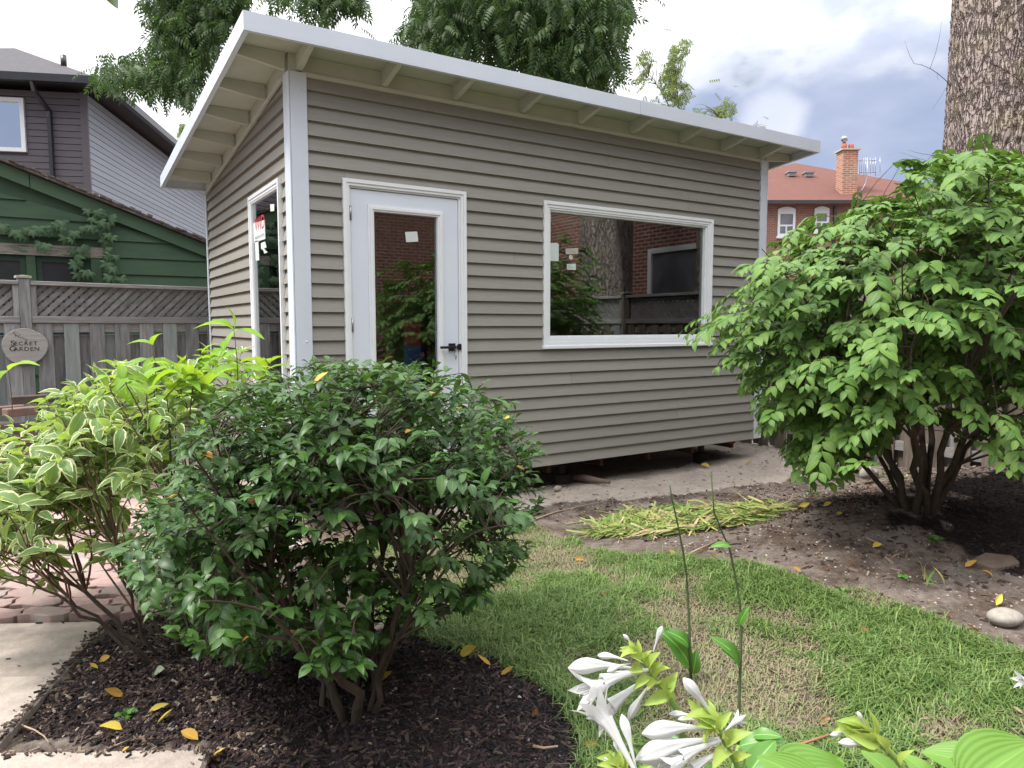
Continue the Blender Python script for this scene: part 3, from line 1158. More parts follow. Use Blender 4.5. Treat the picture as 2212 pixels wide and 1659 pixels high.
mb = MB()
top, und = 3.393, 3.372
mb.mesh([(XL0, RF, top), (XR0, RF, top), (XR1, RB, zf(RB, top)), (XL1, RB, zf(RB, top)), (XL0, RF, und), (XR0, RF, und), (XR1, RB, zf(RB, und)), (XL1, RB, zf(RB, und))],
        [(0, 1, 2, 3), (7, 6, 5, 4), (4, 5, 1, 0), (5, 6, 2, 1), (6, 7, 3, 2), (7, 4, 0, 3)])
mb.build("roof", M['grey_roof'], studio)
FB, FT = 3.293, 3.397
fsplit = 2.78


def fascia(a, b, inward, name="fascia"):
    """white metal edging from a to b (x,y) with a folded lip under it"""
    mb = MB()
    (ax, ay), (bx, by) = a, b
    d = np.array([bx - ax, by - ay, 0.0])
    n = np.array(inward, float)
    for (zb, zt, t) in ((FB, FT, 0.014), (FB - 0.012, FB - 0.0005, 0.034)):
        pa, pb = np.array([ax, ay, zf(ay, zb)]), np.array([bx, by, zf(by, zb)])
        qa, qb = np.array([ax, ay, zf(ay, zt)]), np.array([bx, by, zf(by, zt)])
        P = [pa, pb, qb, qa, pa + n * t, pb + n * t, qb + n * t, qa + n * t]
        fs = [(0, 1, 2, 3), (7, 6, 5, 4), (4, 5, 1, 0), (5, 6, 2, 1), (6, 7, 3, 2), (7, 4, 0, 3)]
        if np.dot(np.cross(d, [0, 0, 1]), n) > 0:
            fs = [f[::-1] for f in fs]
        mb.mesh(P, fs)
    return mb.build(name, M['white_metal'], studio)


fascia((XL0 - 0.014, RF - 0.015), (fsplit - 0.001, RF - 0.015), (0, 1, 0))
fascia((fsplit + 0.001, RF - 0.017), (XR0 + 0.014, RF - 0.015), (0, 1, 0))
fascia((XL1 - 0.015, RB + 0.015), (XL0 - 0.015, RF - 0.0005), (1, 0, 0))
fascia((XR0 + 0.015, RF - 0.0005), (XR1 + 0.015, RB + 0.015), (-1, 0, 0))
fascia((XR1 - 0.02, RB + 0.016), (XL1 + 0.02, RB + 0.016), (0, -1, 0))
# soffit panels (joints over the lookouts), blocking, ledge, lookouts
LX = [-0.028, 0.591, 1.176, 1.80, 2.40, 3.0, 3.62, 4.215, 4.80]
sx = [XL0 + 0.002] + LX + [XR0 - 0.002]
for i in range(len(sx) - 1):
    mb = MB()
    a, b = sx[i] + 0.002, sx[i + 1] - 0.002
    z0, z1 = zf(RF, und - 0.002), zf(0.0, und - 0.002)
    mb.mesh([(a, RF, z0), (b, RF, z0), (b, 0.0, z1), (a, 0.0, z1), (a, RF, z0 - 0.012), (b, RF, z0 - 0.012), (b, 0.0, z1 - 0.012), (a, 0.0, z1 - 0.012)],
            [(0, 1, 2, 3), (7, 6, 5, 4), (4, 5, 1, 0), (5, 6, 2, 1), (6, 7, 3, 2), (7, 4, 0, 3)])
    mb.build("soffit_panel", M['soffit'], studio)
LY = [0.56, 1.11, 1.68, 2.27, 2.85]
sy = [0.002] + LY + [RB - 0.002]


def xl(y):
    return XL0 + (XL1 - XL0) * (y - RF) / (RB - RF)


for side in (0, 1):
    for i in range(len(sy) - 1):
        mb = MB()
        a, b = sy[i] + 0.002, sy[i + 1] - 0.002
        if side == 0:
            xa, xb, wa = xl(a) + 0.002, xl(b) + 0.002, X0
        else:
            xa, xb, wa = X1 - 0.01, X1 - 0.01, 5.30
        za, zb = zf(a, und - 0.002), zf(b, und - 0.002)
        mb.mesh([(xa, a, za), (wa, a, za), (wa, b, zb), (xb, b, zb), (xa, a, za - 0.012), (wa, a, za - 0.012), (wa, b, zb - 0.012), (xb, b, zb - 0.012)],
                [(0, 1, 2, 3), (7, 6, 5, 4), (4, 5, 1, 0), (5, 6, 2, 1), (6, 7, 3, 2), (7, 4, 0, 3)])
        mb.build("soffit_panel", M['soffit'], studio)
mb = MB()
zt = zf(0, und - 0.016)
mb.box((X0 + 0.004, -0.004, TOPZ + 0.018), (4.87, 0.05, zt))
mb.build("blocking_board", M['soffit'], studio)
mb = MB()
mb.box((X0 + 0.09, -0.028, TOPZ - 0.012), (4.784, -0.0045, TOPZ + 0.0175))
mb.build("frieze_ledge", M['soffit'], studio)
for sgn, xa, xb in ((0, X0 - 0.004, X0 + 0.05), (1, 4.83, 4.885)):
    mb = MB()
    P = []
    for x in (xa, xb):
        P += [(x, 0.052, topz(0) - 0.0), (x, YB, topz(YB)), (x, YB, zf(YB, und - 0.016)), (x, 0.052, zf(0.052, und - 0.016))]
    mb.mesh(P, [(0, 1, 2, 3), (7, 6, 5, 4), (0, 4, 5, 1), (1, 5, 6, 2), (2, 6, 7, 3), (3, 7, 4, 0)])
    mb.build("blocking_board", M['soffit'], studio)
mb = MB()
x = X0 - 0.02
P = []
for xx in (x, X0 - 0.0045):
    P += [(xx, 0.102, topz(0.1) - 0.012), (xx, YB, topz(YB) - 0.012), (xx, YB, topz(YB) + 0.016), (xx, 0.102, topz(0.1) + 0.016)]
mb.mesh(P, [(3, 2, 1, 0), (4, 5, 6, 7), (1, 5, 4, 0), (2, 6, 5, 1), (3, 7, 6, 2), (0, 4, 7, 3)])
mb.build("frieze_ledge", M['soffit'], studio)
for x in LX:
    mb = MB()
    zu0, zu1 = zf(-0.006, und - 0.0155), zf(RF + 0.002, und - 0.0155)
    mb.prism([(x, -0.0045, TOPZ + 0.020), (x, RF + 0.022, FB - 0.005), (x, RF + 0.022, zu1 - 0.003), (x, -0.0045, zu0)], (-0.04, 0, 0))
    mb.build("lookout", M['soffit'], studio)
for y in [0.0] + LY:
    mb = MB()
    xo = xl(y) + 0.006
    mb.prism([(X0 - 0.022, y, topz(y) + 0.02), (xo, y, zf(y, FB) - 0.004), (xo, y, zf(y, und - 0.016)), (X0 - 0.022, y, zf(y, und - 0.016))], (0, 0.04, 0))
    mb.build("lookout", M['soffit'], studio)
    mb = MB()
    mb.prism([(4.89, y, topz(y) + 0.02), (5.295, y, zf(y, FB) - 0.004), (5.295, y, zf(y, und - 0.016)), (4.89, y, zf(y, und - 0.016))], (0, 0.04, 0))
    mb.build("lookout", M['soffit'], studio)

# ---- big front window
EX, EZ, EN = (1, 0, 0), (0, 0, 1), (0, -1, 0)
wx0, wx1, wz0, wz1 = WIN
mb = MB()
r = lambda i: (wx0 + i, wz0 + i, wx1 - i, wz1 - i)
mb.ring((0, 0, 0), EX, EZ, EN, r(0.0), r(0.028), 0.001, 0.034)
mb.ring((0, 0, 0), EX, EZ, EN, r(0.0285), r(0.052), 0.001, 0.026)
mb.ring((0, 0, 0), EX, EZ, EN, r(0.0525), r(0.068), -0.05, 0.020)
mb.ring((0, 0, 0), EX, EZ, EN, r(0.0685), r(0.084), -0.09, 0.006)
front_window = mb.build("window", M['white'], studio)
mb = MB()
mb.box((wx0 - 0.012, -0.048, wz0 - 0.03), (wx1 + 0.012, -0.006, wz0 - 0.0005))
mb.build("sill", M['white'], front_window, bevel=0.004)
mb = MB()
mb.box((wx0 + 0.083, 0.030, wz0 + 0.083), (wx1 - 0.083, 0.036, wz1 - 0.083))
mb.build("pane", M['glass'], front_window)


def paper(parent, pts, mat=M['paper'], name="sticker", n=(0, -0.0012, 0)):
    mb = MB()
    mb.prism(pts, n)
    return mb.build(name, mat, parent)


def fplane(x, y, yp=0.0285):
    d = pix_ray(x, y)
    return CAM + d * ((yp - CAM[1]) / d[1])


def quad_px(pts, yp=0.0285):
    return [fplane(x, y, yp) for x, y in pts]


def R7(x, y):
    return (1106 + x * 0.25, 414.8 + y * 0.25)


def R6(x, y):
    return (553 + x * 0.25, 414.8 + y * 0.25)


paper(front_window, quad_px([R7(322, 440), R7(390, 440), R7(403, 452), R7(403, 598), R7(322, 595)]))
paper(front_window, quad_px([R7(463, 488), R7(572, 484), R7(572, 536), R7(463, 538)]), surf("tape", (0.46, 0.44, 0.38), (0.36, 0.34, 0.3), scale=20, rough=0.4))
paper(front_window, quad_px([R7(496, 541), R7(520, 548), R7(526, 575), R7(505, 585), R7(490, 570)]), surf("torn_label", (0.55, 0.47, 0.40), rough=0.8))
paper(front_window, quad_px([R7(474, 622), R7(551, 619), R7(551, 674), R7(474, 670)]))
for q in ([R7(480, 630), R7(510, 629), R7(510, 633), R7(480, 634)], [R7(480, 640), R7(502, 639), R7(502, 643), R7(480, 644)], [R7(487, 652), R7(528, 651), R7(528, 655), R7(487, 656)]):
    paper(front_window, quad_px(q, 0.0270), M['grey_print'])

# ---- door
dx0, dx1, dz1 = DOOR
dz0 = 0.43
mb = MB()


def door_ring(a, b, d0, d1):
    # three-sided casing: two jambs and head
    for s in ((dx0 + a, dz0, dx0 + b, dz1 - a), (dx1 - b, dz0, dx1 - a, dz1 - a), (dx0 + b, dz1 - b, dx1 - b, dz1 - a)):
        mb.box((s[0], -d1, s[1]), (s[2], -d0, s[3]))


door_ring(0.0, 0.026, -0.003, 0.036)
door_ring(0.0262, 0.046, -0.003, 0.028)
door_ring(0.0462, 0.060, -0.06, 0.012)
mb.box((dx0, -0.05, dz0 - 0.035), (dx1, 0.10, dz0 - 0.001))
mb.build("door_casing", M['white'], studio)
lx0, lx1, lz1 = dx0 + 0.064, dx1 - 0.064, dz1 - 0.066
gx0, gx1, gz1, gz0 = 0.477, 1.000, 2.312, 0.68
mb = MB()
wall_with_hole(mb, (0, -0.004, 0), (1, 0, 0), (0, 0, 1), (0, 1, 0), (lx0, dz0 + 0.004, lx1, lz1), (gx0 + 0.002, gz0 + 0.002, gx1 - 0.002, gz1 - 0.002), 0.045)
door = mb.build("door", M['door'], studio)
mb = MB()
r = lambda i: (gx0 - 0.045 + i, gz0 - 0.045 + i, gx1 + 0.045 - i, gz1 + 0.045 - i)
mb.ring((0, 0, 0), EX, EZ, EN, r(0.0), r(0.014), 0.0045, 0.014)
mb.ring((0, 0, 0), EX, EZ, EN, r(0.0142), r(0.032), 0.0045, 0.024)
mb.ring((0, 0, 0), EX, EZ, EN, r(0.0322), r(0.045), -0.012, 0.016)
mb.build("glazing_frame", M['white'], door)
mb = MB()
mb.box((gx0 + 0.0005, 0.012, gz0 + 0.0005), (gx1 - 0.0005, 0.018, gz1 - 0.0005))
mb.build("pane", M['glass'], door)
paper(door, quad_px([R6(1288, 345), R6(1392, 341), R6(1402, 428), R6(1298, 434)], 0.0105))
for z in (2.285, 1.478, 0.66):
    mb = MB()
    mb.tube([(lx0 - 0.004, -0.012, z - 0.052), (lx0 - 0.004, -0.012, z + 0.052)], 0.0085, 10)
    mb.box((lx0 - 0.012, -0.006, z - 0.05), (lx0 + 0.003, -0.0045, z + 0.05))
    mb.build("hinge", M['steel'], door)
hx, hz = 1.118, 1.302
mb = MB()
mb.box((hx - 0.030, -0.016, hz - 0.030), (hx + 0.030, -0.0045, hz + 0.030))
mb.tube([(hx, -0.015, hz), (hx, -0.055, hz)], 0.011, 10)
mb.box((hx - 0.125, -0.062, hz - 0.010), (hx + 0.014, -0.048, hz + 0.010))
handle = mb.build("handle", M['black'], door, bevel=0.002)
mb = MB()
mb.tube([(lx1 + 0.004, -0.013, hz), (lx1 + 0.004, -0.024, hz)], 0.026, 16)
mb.build("strike_plate", M['black'], door)
mb = MB()
mb.tube([(hx + 0.012, -0.0165, hz - 0.012), (hx + 0.012, -0.040, hz - 0.012)], 0.006, 8)
mb.obox((hx + 0.006, -0.040, hz - 0.072), (0.012, 0, 0), (0, 0.0025, 0), (0.002, 0, 0.06))
mb.tube([(hx + 0.013, -0.039, hz - 0.04), (hx + 0.019, -0.041, hz - 0.075), (hx + 0.015, -0.042, hz - 0.098)], [0.004, 0.007, 0.003], 6)
mb.build("key", M['steel'], door)

# ---- narrow side window
EY, EL = (0, 1, 0), (-1, 0, 0)
sy0, sy1, sz0, sz1 = SWIN
mb = MB()
r = lambda i: (sy0 + i, sz0 + i, sy1 - i, sz1 - i)
o_ = (X0 + 0.01, 0, 0)
mb.ring(o_, EY, EZ, EL, r(0.0), r(0.026), 0.001, 0.036)
mb.ring(o_, EY, EZ, EL, r(0.0265), r(0.048), 0.001, 0.029)
mb.ring(o_, EY, EZ, EL, r(0.0485), r(0.060), -0.02, 0.024)
side_window = mb.build("window", M['white'], studio)
mb = MB()
xg = X0 + 0.002
mb.box((xg, sy0 + 0.0595, sz0 + 0.0595), (xg + 0.006, sy1 - 0.0595, sz1 - 0.0595))
mb.build("pane", M['glass'], side_window)


def lplane(x, y, xp):
    d = pix_ray(x, y)
    return CAM + d * ((xp - CAM[0]) / d[0])


def S1(x, y):        # pixels of the enlarged crop of this window -> picture
    return ((940 + x * 0.4823) * 0.5486, (680 + y * 0.4823) * 0.5486)


xs = xg - 0.001
n_ = (-0.0012, 0, 0)
paper(side_window, [lplane(*S1(*p), xs) for p in ((118, 415), (212, 385), (218, 540), (126, 572))], n=n_)
paper(side_window, [lplane(*S1(*p), xs) for p in ((133, 560), (160, 552), (168, 715), (140, 720))], n=n_)
paper(side_window, [lplane(*S1(*p), xs) for p in ((182, 575), (215, 562), (226, 610), (205, 620), (235, 650), (210, 660), (200, 630), (184, 622))], n=n_)
paper(side_window, [lplane(*S1(*p), xs) for p in ((258, 258), (290, 256), (290, 312), (260, 316))], n=n_)


def text_mesh(body, size, mat, name, parent, origin, ex, ez, depth=0.001, spacing=1.0, xscale=1.0):
    """lettering as thin raised mesh; starts at origin, runs along ex, upright along ez"""
    cu = bpy.data.curves.new("letters", 'FONT')
    cu.body = body
    cu.size = size
    cu.extrude = depth / 2
    cu.space_character = spacing
    tmp = bpy.data.objects.new("letters", cu)
    COL.objects.link(tmp)
    bpy.context.view_layer.update()
    me = bpy.data.meshes.new_from_object(tmp.evaluated_get(bpy.context.evaluated_depsgraph_get()))
    bpy.data.objects.remove(tmp)
    bpy.data.curves.remove(cu)
    co = np.zeros(len(me.vertices) * 3)
    me.vertices.foreach_get("co", co)
    co = co.reshape(-1, 3)
    ex, ez = np.array(ex, float), np.array(ez, float)
    en = np.cross(ex, ez)
    W = np.array(origin, float) + co[:, :1] * xscale * ex + co[:, 1:2] * ez + co[:, 2:3] * en
    W -= np.array(world_off(parent)) if parent is not None else 0
    me.vertices.foreach_set("co", W.ravel())
    me.materials.clear()
    me.materials.append(mat)
    me.update()
    o = bpy.data.objects.new(name, me)
    COL.objects.link(o)
    if parent is not None:
        o.parent = parent
    return o


pp = lplane(*S1(205, 470), xs - 0.002)
w_ = lplane(*S1(132, 485), xs - 0.002)
text_mesh("VWD", 0.155, M['red_print'], "lettering", side_window, (xs - 0.0016, w_[1], w_[2] + 0.0), (0, -1, 0), (0, 0, 1), 0.0008, 0.82, 0.95)
w_ = lplane(*S1(133, 548), xs - 0.002)
text_mesh("WINDOWS & DOORS", 0.034, M['grey_print'], "lettering", side_window, (xs - 0.0016, w_[1], w_[2]), (0, -1, 0), (0, 0, 1), 0.0008, 1.0, 0.92)

# ---- window in the right-hand wall, seen through the big pane from inside
mb = MB()
r = lambda i: (0.80 + i, 1.96 + i, 1.96 - i, 2.66 - i)
mb.ring((4.74, 0, 0), EY, EZ, EL, r(0.0), r(0.07), 0.001, 0.02)
mb.ring((4.74, 0, 0), EY, EZ, EL, r(0.0705), r(0.09), -0.10, 0.01)
right_window = mb.build("window", M['white'], studio)
mb = MB()
mb.box((4.80, 0.885, 2.045), (4.806, 1.875, 2.575))
mb.build("pane", M['glass'], right_window)
mb = MB()
mb.box((4.7965, 1.10, 2.14), (4.7985, 1.52, 2.50))
mb.build("sticker", surf("sheet_label", (0.5, 0.52, 0.5), rough=0.7), right_window)
text_mesh("VWD", 0.16, M['red_print'], "lettering", right_window, (4.7950, 1.14, 2.26), (0, 1, 0), (0, 0, 1), 0.0008, 0.85, 0.9).scale = (1, 1, 1)

# ---- bag standing inside behind the door glass
bag = thing("paper_bag", "tall red and blue bag standing inside behind the studio door glass", "bag", (1.09, 0.62, ZB + 0.0095))
mb = MB()
c = (1.015, 0.55)
mb.tube([(1.09, 0.62, ZB + 0.011), (1.09, 0.62, 0.5), (1.09, 0.62, 1.0), (1.09, 0.62, 1.30)], [0.115, 0.12, 0.112, 0.108], 4, smooth=False)
mb.build("lower_panel", surf("blue_sack", (0.02, 0.07, 0.24), (0.015, 0.05, 0.19), scale=6, rough=0.5), bag)
mb = MB()
mb.tube([(1.09, 0.62, 1.3005), (1.09, 0.62, 1.42), (1.09, 0.62, 1.50), (1.09, 0.62, 1.53)], [0.109, 0.107, 0.10, 0.06], 4, smooth=False)
mb.build("upper_panel", surf("red_sack", (0.26, 0.025, 0.04), (0.2, 0.02, 0.03), scale=6, rough=0.5), bag)

# ================================================================== BRICK HOUSE FAR RIGHT
def house_frame(origin, ang):
    o = np.array(origin, float)
    a = np.array([math.cos(ang), math.sin(ang), 0.0])
    b = np.array([-math.sin(ang), math.cos(ang), 0.0])
    return o, a, b


br0 = pix_depth(1658, 590, 30)
ang = math.atan2(13.016 - 14.89, 26.943 - 24.027) + 0.0
o, a, b = house_frame((24.03, 14.89, 0), ang)
EAVE = 6.62
brick_house = thing("brick_house", "orange brick house with red hipped roof behind the shed's right end", "house", tuple(o + a * 2))
M['brick_far'] = brick_mat("orange_brick", tuple(a), 1.0, (0.30, 0.125, 0.085), (0.24, 0.095, 0.065), (0.30, 0.23, 0.19))
M['brick_chimney'] = brick_mat("chimney_brick", tuple(a * 0.8 + b * 0.6), 0.85, (0.40, 0.175, 0.105), (0.30, 0.12, 0.075), (0.42, 0.34, 0.27))
mb = MB()
W0, W1, DEP = -5.0, 9.5, 9.0
mb.obox(o + a * W0 + np.array([0, 0, -0.2]), a * (W1 - W0), b * DEP, (0, 0, EAVE + 0.2))
mb.build("wall", M['brick_far'], brick_house)
apx = pix_depth(1717, 352, 34)
mb = MB()
oh = 0.45
ez0 = EAVE + 0.02
c0, c1, c2, c3 = [o + a * s + b * t + np.array([0, 0, ez0]) for s, t in ((W0 - oh, -oh), (W1 + oh, -oh), (W1 + oh, DEP + oh), (W0 - oh, DEP + oh))]
R0 = np.array([apx[0], apx[1], apx[2]])
# hipped roof to a short ridge running back
R1 = R0 + b * 1.2
for fc in ([c0, c1, R0], [c1, c2, R1, R0], [c2, c3, R1], [c3, c0, R0, R1], [c3, c2, c1, c0]):
    mb.face(fc)
roof = mb.build("roof", M['red_roof'], brick_house)
mb = MB()
mb.obox(o + a * (W0 - oh) - b * (oh + 0.12) + np.array([0, 0, ez0 - 0.13]), a * (W1 - W0 + 2 * oh), b * 0.13, (0, 0, 0.15))
mb.build("gutter", M['gutter'], brick_house)


def on_front(x, y, out=0.0):
    d = pix_ray(x, y)
    t = np.dot((o - b * out) - CAM, b) / np.dot(d, b)
    return CAM + d * t


def far_window(x0, y0, x1, y1, split):
    p, q = on_front(x0, y0), on_front(x1, y1)
    s0, s1 = np.dot(p - o, a), np.dot(q - o, a)
    z1, z0 = p[2], q[2]
    mb = MB()
    en = -b
    mb.ring(o, a, (0, 0, 1), en, (s0, z0, s1, z1), (s0 + 0.10, z0 + 0.10, s1 - 0.10, z1 - 0.2), 0.002, 0.06)
    # arched head
    arc = [o + a * (s0 + (s1 - s0) * t) + np.array([0, 0, z1 + 0.10 * math.sin(math.pi * t)]) - b * 0.055 for t in np.linspace(0, 1, 9)]
    mb.prism([o + a * s1 + np.array([0, 0, z1 + 0.001]) - b * 0.055, o + a * s0 + np.array([0, 0, z1 + 0.001]) - b * 0.055][::-1] + arc[::-1][1:-1], b * 0.05)
    if split:
        zm = z0 + (z1 - z0) * 0.36
        mb.obox(o + a * (s0 + 0.101) + np.array([0, 0, zm]) - b * 0.05, a * (s1 - s0 - 0.202), b * 0.045, (0, 0, 0.07))
        mb.obox(o + a * ((s0 + s1) / 2 - 0.03) + np.array([0, 0, z0 + 0.101]) - b * 0.048, a * 0.06, b * 0.04, (0, 0, zm - z0 - 0.102))
    mb.obox(o + a * (s0 - 0.05) + np.array([0, 0, z0 - 0.10]) - b * 0.10, a * (s1 - s0 + 0.1), b * 0.098, (0, 0, 0.098))
    w = mb.build("window", M['white'], brick_house)
    mb = MB()
    mb.obox(o + a * (s0 + 0.09) + np.array([0, 0, z0 + 0.09]) - b * 0.012, a * (s1 - s0 - 0.18), b * 0.008, (0, 0, z1 - z0 - 0.27))
    mb.build("pane", M['far_glass'], w)


far_window(1680, 452, 1716, 510, True)
far_window(1759, 451, 1789, 500, True)
mb = MB()
p = on_front(1800, 445)
s = np.dot(p - o, a)
mb.obox(o + a * s - b * 0.10 + np.array([0, 0, 0.1]), a * 0.12, b * 0.09, (0, 0, EAVE - 0.25))
mb.obox(o + a * (s + 2.2) - b * 0.10 + np.array([0, 0, 0.1]), a * 0.12, b * 0.09, (0, 0, EAVE - 0.25))
mb.build("downspout", M['gutter'], brick_house)
# chimney on the front roof slope
ch = pix_depth(1818, 425, 30.2)
cz1 = pix_depth(1818, 326, 30.2)[2]
mb = MB()
base = np.array([ch[0], ch[1], EAVE + 0.1])
cw, cd = 0.64, 0.62
mb.obox(base, a * cw, b * cd, (0, 0, cz1 - base[2]))
chim = mb.build("chimney", M['brick_chimney'], brick_house)
mb = MB()
mb.obox(np.array([base[0], base[1], cz1 + 0.001]) - a * 0.08 - b * 0.08, a * (cw + 0.16), b * (cd + 0.16), (0, 0, 0.07))
mb.build("chimney_cap", M['stone_cap'], chim)
for s, h in ((0.16, 0.25), (0.46, 0.22)):
    mb = MB()
    q = np.array([base[0], base[1], cz1 + 0.072]) + a * s + b * 0.3
    mb.tube([q, q + np.array([0, 0, h])], [0.12, 0.11], 12)
    mb.build("chimney_pot", M['pot'], chim)
mb = MB()
q = np.array([base[0], base[1], cz1 + 0.323]) + a * 0.16 + b * 0.3
mb.tube([q, q + np.array([0, 0, 0.12]), q + np.array([0, 0, 0.13]), q + np.array([0, 0, 0.28]), q + np.array([0, 0, 0.33])], [0.07, 0.07, 0.13, 0.13, 0.03], 12)
mb.build("vent_cowl", M['steel'], chim)
mb = MB()
mb.obox(base - a * 0.06 - b * 0.06 - np.array([0, 0, 0.10]), a * (cw + 0.12), b * (cd + 0.1), (0, 0, 0.20))
mb.build("flashing", M['gutter'], chim)


def on_roof(x, y):
    nrm = np.cross(c1 - c0, R0 - c0)
    d = pix_ray(x, y)
    return CAM + d * (np.dot(c0 - CAM, nrm) / np.dot(d, nrm))


for x, y in ((1710, 379), (1747, 380), (1831, 431 - 25)):
    q = on_roof(x, y + 2)
    mb = MB()
    mb.obox(q - a * 0.17 - b * 0.1, a * 0.34, b * 0.35, (0, 0, 0.16))
    mb.obox(q - a * 0.21 - b * 0.16 + np.array([0, 0, 0.161]), a * 0.42, b * 0.45, (0, 0, 0.07))
    mb.build("roof_vent", surf("vent_metal", (0.30, 0.30, 0.31), (0.2, 0.2, 0.21), rough=0.5), roof)
ant = thing("roof_antenna", "grey television antenna on a bent pole beside the far brick chimney", "antenna", tuple(on_roof(1851, 418)))
mb = MB()
q0 = np.array(on_roof(1851, 418))
dep = np.dot(q0 - CAM, CF)


def pd(x, y):
    return pix_depth(x, y, dep)


mb.tube([q0, pd(1862, 410), pd(1870, 396), pd(1873, 380), pd(1874, 340)], 0.022, 6)
mb.build("mast", M['steel'], ant)
for yy in (347, 372):
    mb = MB()
    mb.tube([pd(1856, yy), pd(1892, yy)], 0.016, 5)
    mb.build("boom", M['steel'], ant)
for xx, y0_, y1_ in ((1857, 339, 377), (1861, 342, 375), (1866, 341, 380), (1870, 340, 378), (1880, 340, 376), (1886, 342, 374), (1891, 338, 380), (1901, 338, 372)):
    mb = MB()
    mb.tube([pd(xx, y0_), pd(xx, y1_)], 0.011, 4)
    mb.build("rod", M['steel'], ant)

# ================================================================== TWO-TONE HOUSE FAR LEFT
DEPC = 15.0
hc = pix_depth(195, 400, DEPC)
fdir = CR * 0.985 + CF * 0.171
fdir = np.array([fdir[0], fdir[1], 0]); fdir /= np.linalg.norm(fdir)
sdir = np.array([-fdir[1], fdir[0], 0])
grey_house = thing("two_tone_house", "two-storey house with plum front boards and blue-grey side boards", "house", (hc[0], hc[1], 0))
hz1 = pix_depth(195, 205, DEPC)[2]
hcz = np.array([hc[0], hc[1], 0])
FW, SW = 5.0, 11.0
mb = MB()
mb.obox(hcz - fdir * FW + sdir * 0.05 + np.array([0, 0, -0.2]), fdir * (FW - 0.05), sdir * (SW), (0, 0, hz1 + 0.2))
mb.build("wall", M['plum'], grey_house)


def hpt(x, y, out=0.0):
    d = pix_ray(x, y)
    t = np.dot(hcz - sdir * out - CAM, sdir) / np.dot(d, sdir)
    return CAM + d * t


ex_h = 13.5 / FPX * DEPC
nb = 0
wz_top, wz_bot = hpt(30, 212)[2], hpt(30, 328)[2]
wx_r = np.dot(hpt(57, 300) - hcz, fdir)
k = 0
z = hz1 - 0.02
while z > 1.6:
    zb = z - ex_h
    segs = [(-FW, -0.13)]
    if zb < wz_top and z > wz_bot:
        segs = [(-FW, wx_r - 1.35), (wx_r + 0.02, -0.13)]
    for s0, s1 in segs:
        mb = MB()
        mb.prism([hcz + fdir * s0 + sdir * 0.049 + np.array([0, 0, zb + 0.012]), hcz + fdir * s0 - sdir * 0.0 + np.array([0, 0, zb + 0.012]), hcz + fdir * s0 + sdir * 0.006 + np.array([0, 0, z]), hcz + fdir * s0 + sdir * 0.049 + np.array([0, 0, z])], fdir * (s1 - s0))
        mb.build("siding_board", M['plum'], grey_house)
    off_ = 0.0
    segs = [(0.0, 3.4 + (k * 1.7) % 3), (3.404 + (k * 1.7) % 3, 7.3 + (k * 0.9) % 2), (7.304 + (k * 0.9) % 2, SW)]
    for s0, s1 in segs:
        mb = MB()
        q = hcz + sdir * (s0 + 0.05)
        mb.prism([q - fdir * 0.049 + np.array([0, 0, zb + 0.012]), q - fdir * 0.049 + np.array([0, 0, z]), q - fdir * 0.006 + np.array([0, 0, z]), q + np.array([0, 0, zb + 0.012])], sdir * (s1 - s0))
        mb.build("siding_board", M['bluegrey'], grey_house)
    z = zb
    k += 1
mb = MB()
mb.obox(hcz - fdir * 0.125 - sdir * 0.012, fdir * 0.137, sdir * 0.06, (0, 0, hz1))
mb.build("corner_board", M['plum'], grey_house)
mb = MB()
zt_, zb_ = wz_top, wz_bot
mb.ring(hcz, fdir, (0, 0, 1), -sdir, (wx_r - 1.33, zb_, wx_r, zt_), (wx_r - 1.25, zb_ + 0.08, wx_r - 0.08, zt_ - 0.08), -0.04, 0.05)
wnd = mb.build("window", M['white'], grey_house)
mb = MB()
mb.obox(hcz + fdir * (wx_r - 1.26) + sdir * 0.0 + np.array([0, 0, zb_ + 0.07]), fdir * 1.19, sdir * 0.01, (0, 0, zt_ - zb_ - 0.14))
mb.build("pane", glass_mat("mirror_like_glass", tint=(0.3, 0.34, 0.36), boost=2.5, base=0.6), wnd)
# roof: hip seen from below the eaves
mb = MB()
oh = 0.45
rz = hz1 + 0.16
q0, q1, q2, q3 = [hcz + fdir * s + sdir * t + np.array([0, 0, rz]) for s, t in ((-FW - 3 - oh, -oh), (oh, -oh), (oh, SW + oh), (-FW - 3 - oh, SW + oh))]
ra = hcz + fdir * (-2.75) + sdir * 3.2 + np.array([0, 0, rz + 1.75])
rb = hcz + fdir * (-2.75) + sdir * (SW - 3.4) + np.array([0, 0, rz + 1.75])
for fc in ([q0, q1, ra], [q1, q2, rb, ra], [q2, q3, rb], [q3, q0, ra, rb], [q3, q2, q1, q0]):
    mb.face(fc)
mb.build("roof", M['grey_roof'], grey_house)
mb = MB()
mb.obox(q1 - fdir * 9 - sdir * 0.12 + np.array([0, 0, -0.14]), fdir * 9.12, sdir * 0.13, (0, 0, 0.15))
mb.obox(q1 + np.array([0, 0, -0.14]) + fdir * 0.002 + sdir * 0.012, fdir * 0.12, sdir * (SW + 2 * oh), (0, 0, 0.15))
mb.build("gutter", M['gutter'], grey_house)
mb = MB()
s = np.dot(hpt(112, 300) - hcz, fdir)
zc = hz1
w_ = 0.085
pts = [hcz + fdir * (s - 0.10) - sdir * (oh + 0.05) + np.array([0, 0, zc + 0.03]), hcz + fdir * (s - 0.08) - sdir * (oh + 0.03) + np.array([0, 0, zc - 0.15]),
       hcz + fdir * s - sdir * 0.07 + np.array([0, 0, zc - 0.42]), hcz + fdir * s - sdir * 0.06 + np.array([0, 0, zc - 0.6]), hcz + fdir * s - sdir * 0.06 + np.array([0, 0, 0.1])]
mb.tube(pts, 0.05, 4, smooth=False)
mb.build("downspout", M['gutter'], grey_house)
